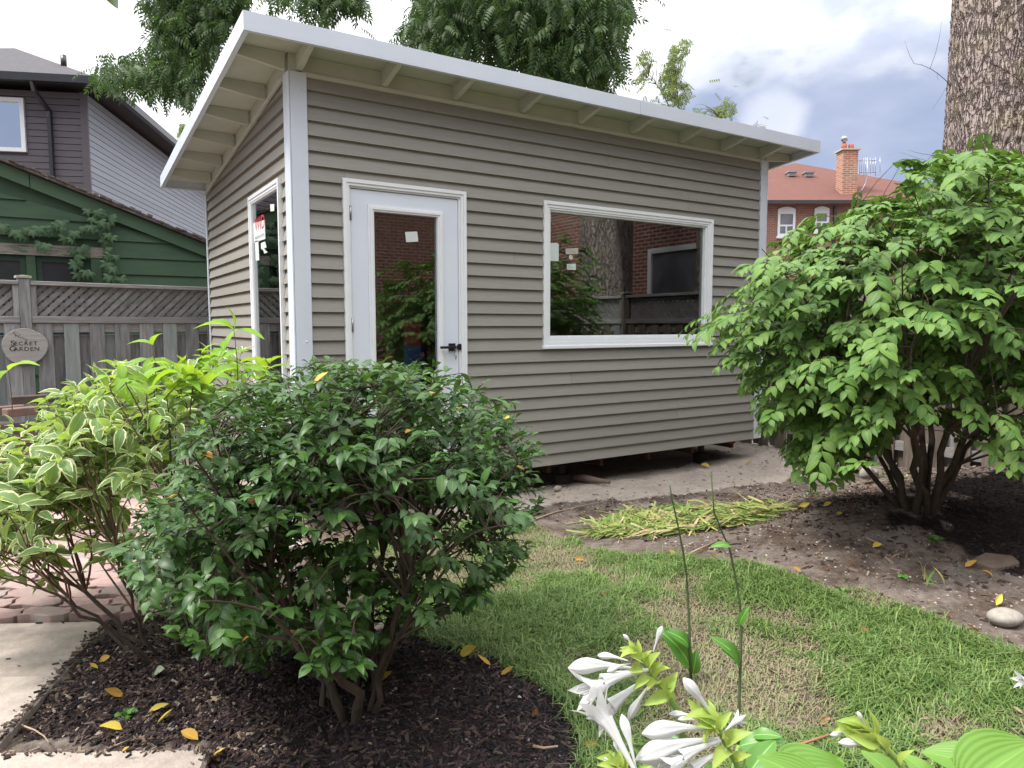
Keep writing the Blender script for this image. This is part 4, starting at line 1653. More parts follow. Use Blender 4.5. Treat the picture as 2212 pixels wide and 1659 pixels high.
mb = MB()
q = ra + (q1 - ra) * 0.62
mb.tube([q + np.array([0, 0, -0.05]), q + np.array([0, 0, 0.22])], 0.06, 8)
mb.build("roof_vent", M['gutter'], grey_house)

# ================================================================== GREEN GARAGE
GYP = 4.9
garage = thing("green_garage", "old green clapboard garage with peeling trim behind the lattice fence", "garage", (-0.8, GYP, 0))


def gpt(x, y, yp=GYP):
    d = pix_ray(x, y)
    return CAM + d * ((yp - CAM[1]) / d[1])


ra0, ra1 = gpt(0, 352), gpt(440, 528)
rs = (ra1[2] - ra0[2]) / (ra1[0] - ra0[0])


def rake(x):
    return ra0[2] + rs * (x - ra0[0])


gxr = 0.62
gxl = -3.6
gpeak = -2.6
mb = MB()
mb.prism([(gxl, GYP + 0.03, -0.1), (gxr, GYP + 0.03, -0.1), (gxr, GYP + 0.03, rake(gxr) - 0.05), (gpeak, GYP + 0.03, rake(gpeak) - 0.05), (gxl, GYP + 0.03, rake(gpeak) - 0.4)], (0, 5, 0))
mb.build("wall", M['green'], garage)
gex = 0.2
wtop, whead = gpt(100, 553)[2], gpt(100, 530)[2]
wxr = gpt(218, 560)[0]
z = 0.3
while z < 3.7:
    z1 = z + gex
    x_end = min(gxr, gpeak + 0.0 + 1e9)
    # clip under the rake on the right
    segs = [(gxl + 0.4, gxr)]
    if z1 > 1.2 and z < whead - 0.02:
        segs = [(wxr + 0.004, gxr)]
    for s0, s1 in segs:
        poly = clip_poly([(s0, z), (s1, z), (s1, z1), (s0, z1)], lambda p: min(rake(p[0]), rake(gpeak) + (p[0] - gpeak) * 0.4) - 0.02 - p[1])
        if len(poly) < 3:
            continue
        mb = MB()
        F = [(p[0], GYP + 0.004 - (0.022 * (1 - (p[1] - z) / gex)), p[1]) for p in poly]
        Bk = [(p[0], GYP + 0.029, p[1]) for p in poly]
        n = len(poly)
        mb.mesh(F + Bk, [tuple(range(n)), tuple(range(2 * n - 1, n - 1, -1))] + [(i, n + i, n + (i + 1) % n, (i + 1) % n) for i in range(n)])
        mb.build("siding_board", M['green'], garage)
    z = z1
# rake board and worn roof edge
mb = MB()
ya, yb = GYP - 0.06, GYP - 0.025
x0_, x1_ = gpeak, gxr + 0.1
hb = 0.155
mb.prism([(x0_, ya, rake(x0_) - hb), (-1.72, ya, rake(-1.72) - hb), (-1.72, ya, rake(-1.72)), (x0_, ya, rake(x0_))], (0, yb - ya, 0))
mb.prism([(-1.712, ya, rake(-1.712) - hb), (x1_, ya, rake(x1_) - hb), (x1_, ya, rake(x1_)), (-1.712, ya, rake(-1.712))], (0, yb - ya, 0))
mb.build("rake_board", M['green_trim'], garage)
mb = MB()
mb.mesh([(x0_, GYP - 0.14, rake(x0_) + 0.012), (x1_ + 0.1, GYP - 0.14, rake(x1_ + 0.1) + 0.012), (x1_ + 0.1, GYP + 5, rake(x1_ + 0.1) + 0.012), (x0_, GYP + 5, rake(x0_) + 0.012),
         (x0_, GYP - 0.14, rake(x0_) + 0.045), (x1_ + 0.1, GYP - 0.14, rake(x1_ + 0.1) + 0.045), (x1_ + 0.1, GYP + 5, rake(x1_ + 0.1) + 0.045), (x0_, GYP + 5, rake(x0_) + 0.045)],
        [(0, 3, 2, 1), (4, 5, 6, 7), (0, 1, 5, 4), (1, 2, 6, 5), (2, 3, 7, 6), (3, 0, 4, 7)])
mb.mesh([(gxl - 0.3, GYP - 0.14, rake(x0_) - 0.5), (x0_ - 0.003, GYP - 0.14, rake(x0_) + 0.012), (x0_ - 0.003, GYP + 5, rake(x0_) + 0.012), (gxl - 0.3, GYP + 5, rake(x0_) - 0.5)], [(0, 1, 2, 3)])
groof = mb.build("roof", M['old_shingle'], garage)
# ragged shingle ends along the edge
for i in range(46):
    x = x0_ + 0.7 + i * 0.062
    if x > x1_:
        break
    mb = MB()
    l = 0.05 + rng.random() * 0.012
    zq = rake(x) + 0.03 + rng.random() * 0.02
    yq = GYP - 0.15 - rng.random() * 0.025
    t = rng.normal() * 0.15
    mb.obox((x, yq, zq), (l, 0, rs * l + t * 0.02), (0, 0.12, 0.008), (0.002, 0, 0.014 + rng.random() * 0.02))
    mb.build("shingle", M['old_shingle'], groof)
# garage window pair: weathered head, posts, dark panes
mb = MB()
mb.box((gxl + 0.42, GYP - 0.045, wtop), (wxr + 0.03, GYP + 0.02, whead))
mb.build("window_head", M['peel'], garage)
for xa_, xb_ in ((57, 77), (196, 219)):
    p, q = gpt(xa_, 570)[0], gpt(xb_, 570)[0]
    mb = MB()
    mb.box((p, GYP - 0.035, 1.2), (q, GYP + 0.026, wtop - 0.001))
    mb.build("window_post", M['green'], garage)
for xa_, xb_ in ((-120, 57), (77, 196)):
    p, q = gpt(xa_, 570)[0] + 0.002, gpt(xb_, 570)[0] - 0.002
    mb = MB()
    mb.ring((0, GYP, 0), EX, EZ, EN, (p, 1.2, q, wtop - 0.002), (p + 0.06, 1.3, q - 0.06, wtop - 0.07), -0.028, 0.004)
    w = mb.build("window", surf("dark_green_sash", (0.012, 0.035, 0.022), (0.02, 0.05, 0.03), rough=0.6), garage)
    mb = MB()
    mb.box((p + 0.058, GYP + 0.014, 1.298), (q - 0.058, GYP + 0.022, wtop - 0.068))
    mb.build("pane", M['dark_glass'], w)

# ================================================================== FENCES
def fence_run(root, A, B, spacing, post_every, ztop, zrail, first_post=0.0, green=(), board_w=0.14, gap=0.095, ground=0.0, start=0.0, wood='fence', wood2='fence_green'):
    """board fence with a lattice strip along the top from A to B (x,y)"""
    A, B = np.array([A[0], A[1], 0.0]), np.array([B[0], B[1], 0.0])
    Lf = np.linalg.norm(B - A)
    e = (B - A) / Lf
    nrm = np.array([e[1], -e[0], 0.0])          # towards the garden
    if np.dot(CAM - A, nrm) < 0:
        nrm = -nrm
    posts = []
    s = first_post
    while s < Lf:
        if s > -0.01:
            posts.append(s)
        s += post_every
    zr0, zr1 = zrail - 0.045, zrail + 0.02
    for s in posts:
        mb = MB()
        mb.obox(A + e * (s - 0.048) - nrm * 0.048 + np.array([0, 0, -0.3]), e * 0.096, nrm * 0.096, (0, 0, ztop + 0.33))
        mb.build("post", M[wood], root, bevel=0.004)
        mb = MB()
        q = A + e * s + np.array([0, 0, ztop + 0.031])
        mb.obox(q - e * 0.062 - nrm * 0.062, e * 0.124, nrm * 0.124, (0, 0, 0.022))
        t = q + np.array([0, 0, 0.0225])
        cs = [t - e * 0.05 - nrm * 0.05, t + e * 0.05 - nrm * 0.05, t + e * 0.05 + nrm * 0.05, t - e * 0.05 + nrm * 0.05]
        ap = t + np.array([0, 0, 0.007])
        for i in range(4):
            mb.face([cs[i], cs[(i + 1) % 4], ap] if np.dot(np.cross(e, nrm), [0, 0, 1]) > 0 else [cs[(i + 1) % 4], cs[i], ap])
        mb.build("post_cap", surf("pale_post_cap", (0.36, 0.34, 0.27), (0.27, 0.26, 0.2), scale=12, rough=0.8), root)
    edges = [start] + posts + [Lf]
    edges = sorted(set(edges))
    for i in range(len(edges) - 1):
        s0 = edges[i] + (0.05 if edges[i] in posts else 0)
        s1 = edges[i + 1] - (0.05 if edges[i + 1] in posts else 0)
        if s1 - s0 < 0.15:
            continue
        # rails
        for (z0, z1, d0, d1) in ((ztop - 0.035, ztop + 0.004, -0.06, 0.065), (zr0, zr1, -0.055, 0.06)):
            mb = MB()
            mb.obox(A + e * s0 + nrm * d0 + np.array([0, 0, z0]), e * (s1 - s0), nrm * (d1 - d0), (0, 0, z1 - z0))
            mb.build("rail", M['fence_rail'], root, bevel=0.004)
        mb = MB()
        mb.obox(A + e * s0 - nrm * 0.026 + np.array([0, 0, zr0 - 0.092]), e * (s1 - s0), nrm * 0.052, (0, 0, 0.09))
        mb.build("rail", M['fence_rail'], root)
        mb = MB()
        mb.obox(A + e * s0 - nrm * 0.026 + np.array([0, 0, 0.25]), e * (s1 - s0), nrm * 0.052, (0, 0, 0.09))
        mb.build("rail", M['fence_rail'], root)
        # side stiles of the lattice panel
        z0, z1 = zr1 + 0.001, ztop - 0.036
        for st in (s0, s1 - 0.045):
            mb = MB()
            mb.obox(A + e * st + nrm * 0.012 + np.array([0, 0, z0]), e * 0.045, nrm * 0.035, (0, 0, z1 - z0))
            mb.build("stile", M[wood], root)
        # lattice slats, two layers
        h = z1 - z0
        pitch, sw = 0.063, 0.042
        for layer, sg in ((0, 1), (1, -1)):
            dn = 0.004 if layer == 0 else -0.004
            q0 = s0 - h
            while q0 < s1:
                # a slat as a parallelogram running from (q0,z0) to (q0+h,z1) for sg=1
                poly = [(q0, z0), (q0 + sw * 1.414, z0), (q0 + sw * 1.414 + h, z1), (q0 + h, z1)] if sg > 0 else [(q0 + h, z0), (q0 + h + sw * 1.414, z0), (q0 + sw * 1.414, z1), (q0, z1)]
                poly = clip_poly(poly, lambda p: p[0] - (s0 + 0.046))
                poly = clip_poly(poly, lambda p: (s1 - 0.046) - p[0]) if len(poly) > 2 else []
                if len(poly) > 2:
                    mb = MB()
                    P3 = [A + e * p[0] + nrm * dn + np.array([0, 0, p[1]]) for p in poly]
                    mb.prism(P3, nrm * (0.0075 if layer == 0 else -0.0075))
                    mb.build("slat", M['lattice'], root)
                q0 += pitch * 1.414
        # boards, front and back of the rails by turns
        s = s0 + 0.0 + 0.03
        k = 0
        while s + board_w * 0.6 < s1:
            wv = board_w + rng.normal() * 0.004
            top = zr0 - 0.002
            mt = M[wood2] if rng.random() < 0.16 else M[wood]
            mb = MB()
            b0 = ground + rng.random() * 0.02
            mb.obox(A + e * s + nrm * 0.027 + np.array([0, 0, b0]), e * min(wv, s1 - s), nrm * 0.018, (0, 0, top - b0 + 0.0))
            mb.build("board", mt, root, bevel=0.003)
            s2 = s + wv - 0.035
            if s2 < s1 - 0.05:
                mb = MB()
                mt = M[wood2] if rng.random() < 0.16 else M[wood]
                mb.obox(A + e * s2 - nrm * 0.046 + np.array([0, 0, b0]), e * min(gap + 0.07, s1 - s2), nrm * 0.018, (0, 0, zr0 - 0.12 + rng.random() * 0.01 - b0))
                mb.build("board", mt, root, bevel=0.003)
            s += wv + gap
            k += 1


fa, fb = pix_depth(0, 605, 6.7), pix_depth(445, 622, 8.0)
fd = (fb - fa)[:2] / np.linalg.norm((fb - fa)[:2])
Af = fa[:2] - fd * 1.2
post_s = 1.2 + np.linalg.norm(pix_depth(48, 605, 6.84)[:2] - fa[:2])
fence_left = thing("lattice_fence", "weathered grey board fence with lattice top in front of the green garage", "fence", (Af[0], Af[1], 0))
fence_run(fence_left, Af, Af + fd * 4.4, 0.2, 2.4, 1.90, 1.545, first_post=post_s, ground=0.02)
fence_right = thing("lattice_fence", "weathered board fence running behind the big right-hand shrub", "fence", (5.36, 2.2, 0))
fence_run(fence_right, (5.42, 2.4), (5.42, -7.0), 0.2, 2.4, 1.90, 1.545, first_post=0.3, ground=0.06, wood='fence_brown_shaded', wood2='fence')

# wooden sign
sgn = pix_depth(54, 748, 6.75)
fn = np.array([fd[1], -fd[0], 0.0])
if np.dot(CAM - sgn, fn) < 0:
    fn = -fn
fe = np.array([fd[0], fd[1], 0.0])
# put the plaque just in front of the boards
pt = np.array([Af[0], Af[1], 0])
dray = pix_ray(53.5, 748)
tt = np.dot(pt + fn * 0.066 - CAM, fn) / np.dot(dray, fn)
sc = CAM + dray * tt
sw_, sh_ = 50 / FPX * tt, 39 / FPX * tt
sign = thing("garden_sign", "oval weathered wooden plaque reading Secret Garden hung on the left fence post", "sign", tuple(sc))
mb = MB()
fwd = abs(np.dot(fe, CR)) 
rx = sw_ / (np.dot(fe, CR) + 0.69 * np.dot(fe, CF)) * 1.0
oval = []
for i in range(40):
    th = 2 * math.pi * i / 40
    rr = 1 + 0.02 * math.sin(3 * th + 1) + 0.012 * math.sin(5 * th)
    oval.append(sc + fe * rx * rr * math.cos(th) + np.array([0, 0, sh_ * rr * math.sin(th)]))
mb.prism(oval, fn * 0.024)
mb.build("plaque", M['sign'], sign, bevel=0.005)
tb = sc + fn * 0.0245
for txt, x_, z_, s_ in (("S", -0.63, 0.06, 0.062), ("ECRET", -0.47, 0.06, 0.047), ("G", -0.70, -0.24, 0.062), ("ARDEN", -0.51, -0.24, 0.047)):
    text_mesh(txt, s_ * sh_ / 0.17 * 1.05, M['ink'], "lettering", sign, tb + fe * rx * x_ + np.array([0, 0, sh_ * z_]), fe, (0, 0, 1), 0.003, 1.12, 1.18)
mb = MB()
pts = [tb + fe * rx * x_ + np.array([0, 0, sh_ * z_]) + fn * 0.001 for x_, z_ in ((-0.52, 0.80), (-0.35, 0.62), (-0.2, 0.5), (-0.02, 0.42), (0.1, 0.36))]
mb.tube(pts, 0.0018, 5)
for x_, z_, a_, b_ in ((-0.42, 0.80, 0.05, 0.03), (-0.30, 0.74, -0.04, 0.05), (-0.22, 0.62, 0.06, 0.02), (-0.08, 0.55, 0.02, 0.06), (-0.4, 0.58, -0.06, 0.0), (0.05, 0.30, 0.06, -0.01)):
    c_ = tb + fe * rx * x_ + np.array([0, 0, sh_ * z_])
    mb.prism([c_ - fe * rx * a_ * 0.6, c_ + np.array([0, 0, sh_ * 0.03]) + fe * 0.002, c_ + fe * rx * a_ * 0.6 + np.array([0, 0, sh_ * b_ * 0.6]), c_ - np.array([0, 0, sh_ * 0.02])], fn * 0.002)
mb.build("carved_sprig", M['ink'], sign)

# ================================================================== HOUSES AND FENCE BEHIND THE CAMERA (mirrored in the panes)
nb_house = thing("neighbour_brick_house", "dark red brick house beyond the right fence, mirrored in the big window", "house", (8.6, -8, 0))
M['brick_near'] = brick_mat("dark_red_brick", (0, 1, 0), 1.0, (0.26, 0.085, 0.06), (0.17, 0.06, 0.045), (0.36, 0.31, 0.27))
mb = MB()
mb.box((8.6, -14, -0.1), (14, -3.0, 6.2))
mb.build("wall", M['brick_near'], nb_house)
mb = MB()
mb.ring((8.6, 0, 0), EY, EZ, EL, (-5.6, 1.9, -3.9, 3.0), (-5.5, 2.0, -4.0, 2.9), 0.001, 0.06)
w = mb.build("window", M['white'], nb_house)
mb = MB()
mb.box((8.585, -5.5, 2.0), (8.597, -4.0, 2.9))
mb.build("pane", M['far_glass'], w)
mb = MB()
mb.prism([(8.3, -14.3, 6.201), (14.3, -14.3, 6.201), (11.3, -14.3, 8.2)], (0, 11.6, 0))
mb.build("roof", M['grey_roof'], nb_house)
own = thing("home_brick_house", "red brick house behind the garden, mirrored in the door glass", "house", (0, -10.5, 0))
M['brick_own'] = brick_mat("home_red_brick", (1, 0, 0), 1.0, (0.27, 0.085, 0.06), (0.19, 0.06, 0.045), (0.36, 0.31, 0.27))
mb = MB()
mb.box((-5, -16, -0.1), (6.4, -10.5, 5.6))
mb.build("wall", M['brick_own'], own)
mb = MB()
mb.prism([(-5.3, -10.1, 5.601), (-5.3, -16.3, 5.601), (-5.3, -13.2, 7.6)], (12, 0, 0))
mb.build("roof", M['grey_roof'], own)
mb = MB()
mb.ring((0, -10.5, 0), EX, EZ, (0, 1, 0), (-2.5, 0.9, -0.9, 2.3), (-2.4, 1.0, -1.0, 2.2), 0.001, 0.05)
w = mb.build("window", M['white'], own)
mb = MB()
mb.box((-2.4, -10.497, 1.0), (-1.0, -10.49, 2.2))
mb.build("pane", M['far_glass'], w)

# ================================================================== VEGETATION
LM = {}
LM['dark'] = leaf_mat("dark_shrub_leaf", (0.020, 0.064, 0.013), (0.060, 0.130, 0.026), (0.075, 0.13, 0.045), rough=0.42, spec=0.38, trans=0.22, tcol=(0.12, 0.24, 0.03))
LM['burn'] = leaf_mat("bright_shrub_leaf", (0.058, 0.138, 0.026), (0.130, 0.228, 0.045), (0.10, 0.175, 0.055), rough=0.52, spec=0.28, trans=0.22, tcol=(0.20, 0.36, 0.04))
LM['varieg'] = leaf_mat("cream_edged_leaf", (0.10, 0.18, 0.065), (0.16, 0.245, 0.075), (0.27, 0.33, 0.21), rough=0.5, spec=0.3, trans=0.38, tcol=(0.46, 0.66, 0.04), margin=(0.66, 0.66, 0.40))
LM['lime'] = leaf_mat("lime_green_leaf", (0.15, 0.30, 0.03), (0.21, 0.37, 0.04), (0.25, 0.36, 0.12), rough=0.48, spec=0.3, trans=0.42, tcol=(0.50, 0.70, 0.03))
LM['tree'] = leaf_mat("walnut_leaflet", (0.022, 0.048, 0.016), (0.062, 0.105, 0.028), (0.05, 0.09, 0.035), rough=0.55, spec=0.25, trans=0.25, tcol=(0.13, 0.26, 0.04), rib=0)
LM['tree2'] = leaf_mat("pale_tree_leaf", (0.075, 0.14, 0.045), (0.15, 0.19, 0.05), (0.12, 0.17, 0.08), rough=0.6, spec=0.2, trans=0.3, tcol=(0.3, 0.36, 0.06), rib=0)
LM['vine'] = leaf_mat("creeper_leaf", (0.032, 0.075, 0.032), (0.06, 0.115, 0.045), (0.08, 0.12, 0.07), rough=0.45, spec=0.35, trans=0.15, rib=0.5)
LM['hosta'] = leaf_mat("hosta_leaf", (0.115, 0.245, 0.03), (0.14, 0.275, 0.04), (0.18, 0.28, 0.07), rough=0.42, spec=0.4, trans=0.3, tcol=(0.25, 0.5, 0.03), rib=0.2, ribs=11)
LM['hosta_v'] = leaf_mat("hosta_cream_leaf", (0.07, 0.20, 0.03), (0.09, 0.22, 0.035), (0.16, 0.28, 0.08), rough=0.38, spec=0.4, trans=0.25, tcol=(0.25, 0.5, 0.03), rib=1.0)
LM['bract'] = leaf_mat("hosta_bract", (0.32, 0.42, 0.09), (0.27, 0.39, 0.08), (0.34, 0.43, 0.13), rough=0.45, spec=0.3, trans=0.35, tcol=(0.6, 0.68, 0.1), rib=0.15)
LM['petal'] = leaf_mat("white_petal", (0.58, 0.595, 0.59), (0.63, 0.64, 0.63), (0.58, 0.59, 0.58), rough=0.6, spec=0.15, trans=0.35, tcol=(0.9, 0.9, 0.88), rib=0)
LM['yellow'] = leaf_mat("fallen_yellow", (0.52, 0.38, 0.04), (0.56, 0.46, 0.10), (0.5, 0.4, 0.12), rough=0.6, spec=0.2, trans=0.15)
LM['orange'] = leaf_mat("fallen_orange", (0.46, 0.24, 0.045), (0.52, 0.33, 0.07), (0.45, 0.25, 0.1), rough=0.6, spec=0.2, trans=0.15)
LM['brown'] = leaf_mat("fallen_brown", (0.26, 0.13, 0.06), (0.32, 0.19, 0.10), (0.3, 0.18, 0.1), rough=0.75, spec=0.15, trans=0.1)
LM['tan'] = leaf_mat("fallen_tan", (0.46, 0.38, 0.26), (0.42, 0.34, 0.22), (0.4, 0.33, 0.24), rough=0.7, spec=0.15, trans=0.1)
LM['greyg'] = leaf_mat("fallen_grey_green", (0.26, 0.31, 0.22), (0.3, 0.34, 0.25), (0.3, 0.33, 0.25), rough=0.7, spec=0.15, trans=0.1)
LM['weed'] = leaf_mat("weed_leaf", (0.07, 0.20, 0.035), (0.12, 0.28, 0.05), (0.12, 0.22, 0.07), rough=0.5, spec=0.3, trans=0.25)
LM['strap'] = leaf_mat("cut_strap_leaf", (0.12, 0.25, 0.05), (0.40, 0.41, 0.14), (0.40, 0.40, 0.17), rough=0.55, spec=0.25, trans=0.2, rib=0)
LM['straw'] = leaf_mat("dry_strap_leaf", (0.42, 0.33, 0.19), (0.50, 0.42, 0.26), (0.45, 0.37, 0.22), rough=0.7, spec=0.2, trans=0.15, rib=0)
M['green_stem'] = surf("green_stem", (0.13, 0.24, 0.05), (0.20, 0.30, 0.07), scale=12, rough=0.5)
M['scape'] = surf("dark_green_scape", (0.045, 0.075, 0.03), (0.085, 0.11, 0.05), scale=14, rough=0.6)

PR_OVAL = [leaf_proto(w=0.50, nseg=4, fold=0.28, droop=0.22, seed=1, peak=0.45), leaf_proto(w=0.46, nseg=4, fold=0.45, droop=0.34, seed=2, peak=0.45), leaf_proto(w=0.54, nseg=4, fold=0.12, droop=0.10, seed=3, peak=0.48)]
PR_WIDE = [leaf_proto(w=0.54, nseg=4, fold=0.2, droop=0.24, seed=4, peak=0.50), leaf_proto(w=0.50, nseg=4, fold=0.35, droop=0.32, seed=5, peak=0.50), leaf_proto(w=0.58, nseg=4, fold=0.12, droop=0.14, seed=6, peak=0.52)]
PR_LANCE = [leaf_proto(w=0.40, nseg=5, fold=0.35, droop=0.30, seed=7, peak=0.38, wavy=0.02), leaf_proto(w=0.46, nseg=5, fold=0.5, droop=0.5, seed=8, peak=0.40, wavy=0.025), leaf_proto(w=0.38, nseg=5, fold=0.2, droop=0.12, seed=9, peak=0.40, wavy=0.02)]
PR_LEAFLET = leaf_proto(w=0.30, nseg=2, fold=0.2, droop=0.3, seed=10, peak=0.4)


def bez(p0, p1, p2, n):
    t = np.linspace(0, 1, n)[:, None]
    return (1 - t) ** 2 * p0 + 2 * t * (1 - t) * p1 + t * t * p2


def make_shrub(root, leaf_mt, protos, sil, center, radii, zmin, n_twigs, leaf_len, pairs, n_stems, base_r, stem_r, shell=0.45, up=0.25, droop=0.3, thin=None,
               sub_per=7, twig_mat=None, stem_mat=None, extra_mat=None, extra_test=None, side_spread=0.85, nrm_up=0.8, n_parts=300, seed=1, jitter=0.35, straight=False, boxy=2.0, lumps=0.28, ljit=0.18, flat=0.45, extra_scale=1.0, arch=0.0, nj=0.28, out_n=0.35):
    g = np.random.default_rng(seed)
    center, radii = np.array(center, float), np.array(radii, float)
    base = np.array(root.location)
    # twig tips inside the crown
    pts = []
    while len(pts) < n_twigs:
        q = g.normal(size=(4000, 3))
        q /= np.linalg.norm(q, axis=1, keepdims=True)
        rad = 1 - shell * g.random(4000) ** 1.6
        q = q / (np.abs(q) ** boxy).sum(1, keepdims=True) ** (1 / boxy)
        lump = 1.0 - lumps * 0.5 + lumps * fbm(q[:, 0] * 2.3 + 11 + seed, q[:, 1] * 2.3 + q[:, 2] * 3.1 + 5)
        P = center + q * radii * (rad * lump)[:, None]
        P = P[P[:, 2] > zmin]
        px, dz = project(P)
        ok = inside(sil, px)
        if thin is not None:
            for poly, keep in thin:
                ok &= ~inside(poly, px) | (g.random(len(P)) < keep)
        pts += list(P[ok])
    T = np.array(pts[:n_twigs])
    outward = (T - center) / radii
    outward /= np.linalg.norm(outward, axis=1, keepdims=True) + 1e-9
    # main stems from the base
    stems, nodes = [], []
    sel = g.permutation(len(T))[:n_stems * 6]
    ends = []
    for i in range(n_stems):
        th = 2 * math.pi * (i + 0.35 * g.random()) / n_stems
        cand = T[g.integers(0, len(T), 60)]
        dirv = np.array([math.cos(th), math.sin(th)])
        scr = ((cand - base)[:, :2] @ dirv) + 0.15 * cand[:, 2] + g.random(60) * 0.3
        e = cand[np.argmax(scr)]
        e = base + (e - base) * np.array([0.72, 0.72, 0.85])
        b0 = base + np.array([math.cos(th) * base_r, math.sin(th) * base_r, -0.06])
        mid = b0 * 0.55 + e * 0.45 + np.array([0, 0, 0.10 + 0.15 * g.random()]) + g.normal(size=3) * 0.05
        if straight:
            mid = b0 * 0.5 + e * 0.5 + g.normal(size=3) * 0.03
        n = 12
        c = bez(b0, mid, e, n)
        c[1:-1] += g.normal(size=(n - 2, 3)) * 0.012
        r0 = stem_r * (0.7 + 0.6 * g.random())
        rr = np.linspace(r0, r0 * 0.28, n)
        mb = MB()
        mb.tube(c, rr, 7)
        mb.build("stem", stem_mat or M['stem'], root)
        for k in range(3, n):
            nodes.append((c[k], rr[k]))
    # side branches
    kd = kdtree.KDTree(len(nodes) + n_stems * sub_per * 8 + 10)
    for i, (p, r) in enumerate(nodes):
        kd.insert(Vector(p), i)
    kd.balance()
    allnodes = list(nodes)
    mbb = MB()
    targets = T[g.permutation(len(T))[:n_stems * sub_per]]
    new = []
    for e in targets:
        pull = base + (e - base) * np.array([0.6, 0.6, 0.62])
        co, i, dd = kd.find(Vector(pull))
        s, r = nodes[i]
        mid = (s + e) / 2 + np.array([0, 0, 0.06]) + g.normal(size=3) * 0.04
        c = bez(s, mid, e, 8)
        rr = np.linspace(min(r * 0.8, stem_r * 0.45), 0.0022, 8)
        mbb.tube(c, rr, 5, cap=False)
        for k in range(1, 8):
            new.append((c[k], rr[k]))
    allnodes += new
    kd = kdtree.KDTree(len(allnodes))
    for i, (p, r) in enumerate(allnodes):
        kd.insert(Vector(p), i)
    kd.balance()
    # twigs with leaf pairs
    LP, LD, LN, LS, LT = [], [], [], [], []
    for j in range(len(T)):
        t = outward[j] * np.array([1, 1, flat]) + np.array([0, 0, up]) + g.normal(size=3) * jitter
        t /= np.linalg.norm(t)
        ll = leaf_len * (0.72 + 0.5 * g.random())
        npair = int(pairs * (0.7 + 0.6 * g.random()) + 0.5)
        inter = ll * 0.52
        length = inter * npair
        tip = T[j]
        st = tip - t * length
        co, i, dd = kd.find(Vector(st))
        if dd < 0.6:
            s = np.array(co)
            c = np.array([s, (s + st) / 2 + np.array([0, 0, 0.02]), st, (st + tip) / 2 + np.array([0, 0, -arch * 0.25 * length]), tip + np.array([0, 0, -arch * length])])
            mbb.tube(c, [0.0026, 0.0022, 0.0018, 0.0015, 0.001], 3, cap=False)
        t0 = t
        side = np.cross(t, [0, 0, 1.0])
        side /= np.linalg.norm(side) + 1e-9
        for k in range(npair + 1):
            u_ = k / npair
            t = t0 + np.array([0, 0, -2 * arch * u_])
            t /= np.linalg.norm(t)
            nup = np.cross(side, t)
            p = st + t0 * (inter * k) + np.array([0, 0, -arch * u_ * u_ * length])
            last = k == npair
            for sg in (-1, 1):
                d = t * (0.75 if not last else 1.2) + side * sg * side_spread * (0.8 + 0.4 * g.random()) + np.array([0, 0, -droop]) + g.normal(size=3) * ljit
                nn_ = nup * 0.5 + np.array([0, 0, nrm_up]) + outward[j] * out_n + g.normal(size=3) * nj
                LP.append(p + g.normal(size=3) * 0.004)
                LD.append(d)
                LN.append(nn_)
                LS.append(ll * (0.8 + 0.35 * g.random()) * (0.72 if last else 1))
                LT.append(j)
    LP, LD, LN, LS = np.array(LP), np.array(LD), np.array(LN), np.array(LS)
    if extra_test is not None:
        g2_ = np.random.default_rng(seed + 500)
        mat_id0 = extra_test(LP, g2_).astype(int)
        LS = LS * np.where(mat_id0 == 1, extra_scale, 1.0)
    R = frames(LP, LD, LN)
    mbb.build("twigs", twig_mat or M['twig'], root, kind='stuff')
    pid = g.integers(0, len(protos), len(LP))
    # the leaves that show largest become parts
    tips = LP + R[:, :, 1] * LS[:, None] * 0.5
    px, dz = project(tips)
    view = (tips - CAM) / np.linalg.norm(tips - CAM, axis=1, keepdims=True)
    facing = np.abs(np.einsum('mi,mi->m', view, R[:, :, 2]))
    rel = (tips - center) / radii
    toward = -(rel @ (CF / np.linalg.norm(CF * 1.0))) * 1.0
    vis = toward + 0.35 * np.linalg.norm(rel, axis=1)
    score = facing * LS ** 2 / dz ** 2 * np.where(vis > 0.55, 1, 0.02)
    score *= ((px[:, 0] > 5) & (px[:, 0] < 2207) & (px[:, 1] > 5) & (px[:, 1] < 1654))
    order = np.argsort(-score)
    part = np.zeros(len(LP), bool)
    part[order[:n_parts]] = True
    mat_id = np.zeros(len(LP), int)
    if extra_test is not None:
        mat_id = mat_id0
    mats = [leaf_mt] + ([extra_mat] if extra_mat else [])
    pm = {}
    off = np.array(root.location)
    for i in np.nonzero(part)[0]:
        key = (pid[i], mat_id[i])
        if key not in pm:
            pm[key] = proto_mesh("leaf", protos[pid[i]], mats[mat_id[i]])
        o = bpy.data.objects.new("leaf", pm[key])
        o.parent = root
        o.matrix_basis = mat4(R[i], LP[i] - off, LS[i])
        COL.objects.link(o)
    for mi in range(len(mats)):
        chunks = []
        for k, pr in enumerate(protos):
            s_ = (~part) & (pid == k) & (mat_id == mi)
            if s_.any():
                chunks.append(scatter(pr, LP[s_], R[s_], LS[s_]))
        if chunks:
            V, F, U = merge(chunks)
            np_mesh("leaves", V, F, mats[mi], root, kind='stuff', uv=U)
    print(root.name, "leaves", len(LP))
    return LP


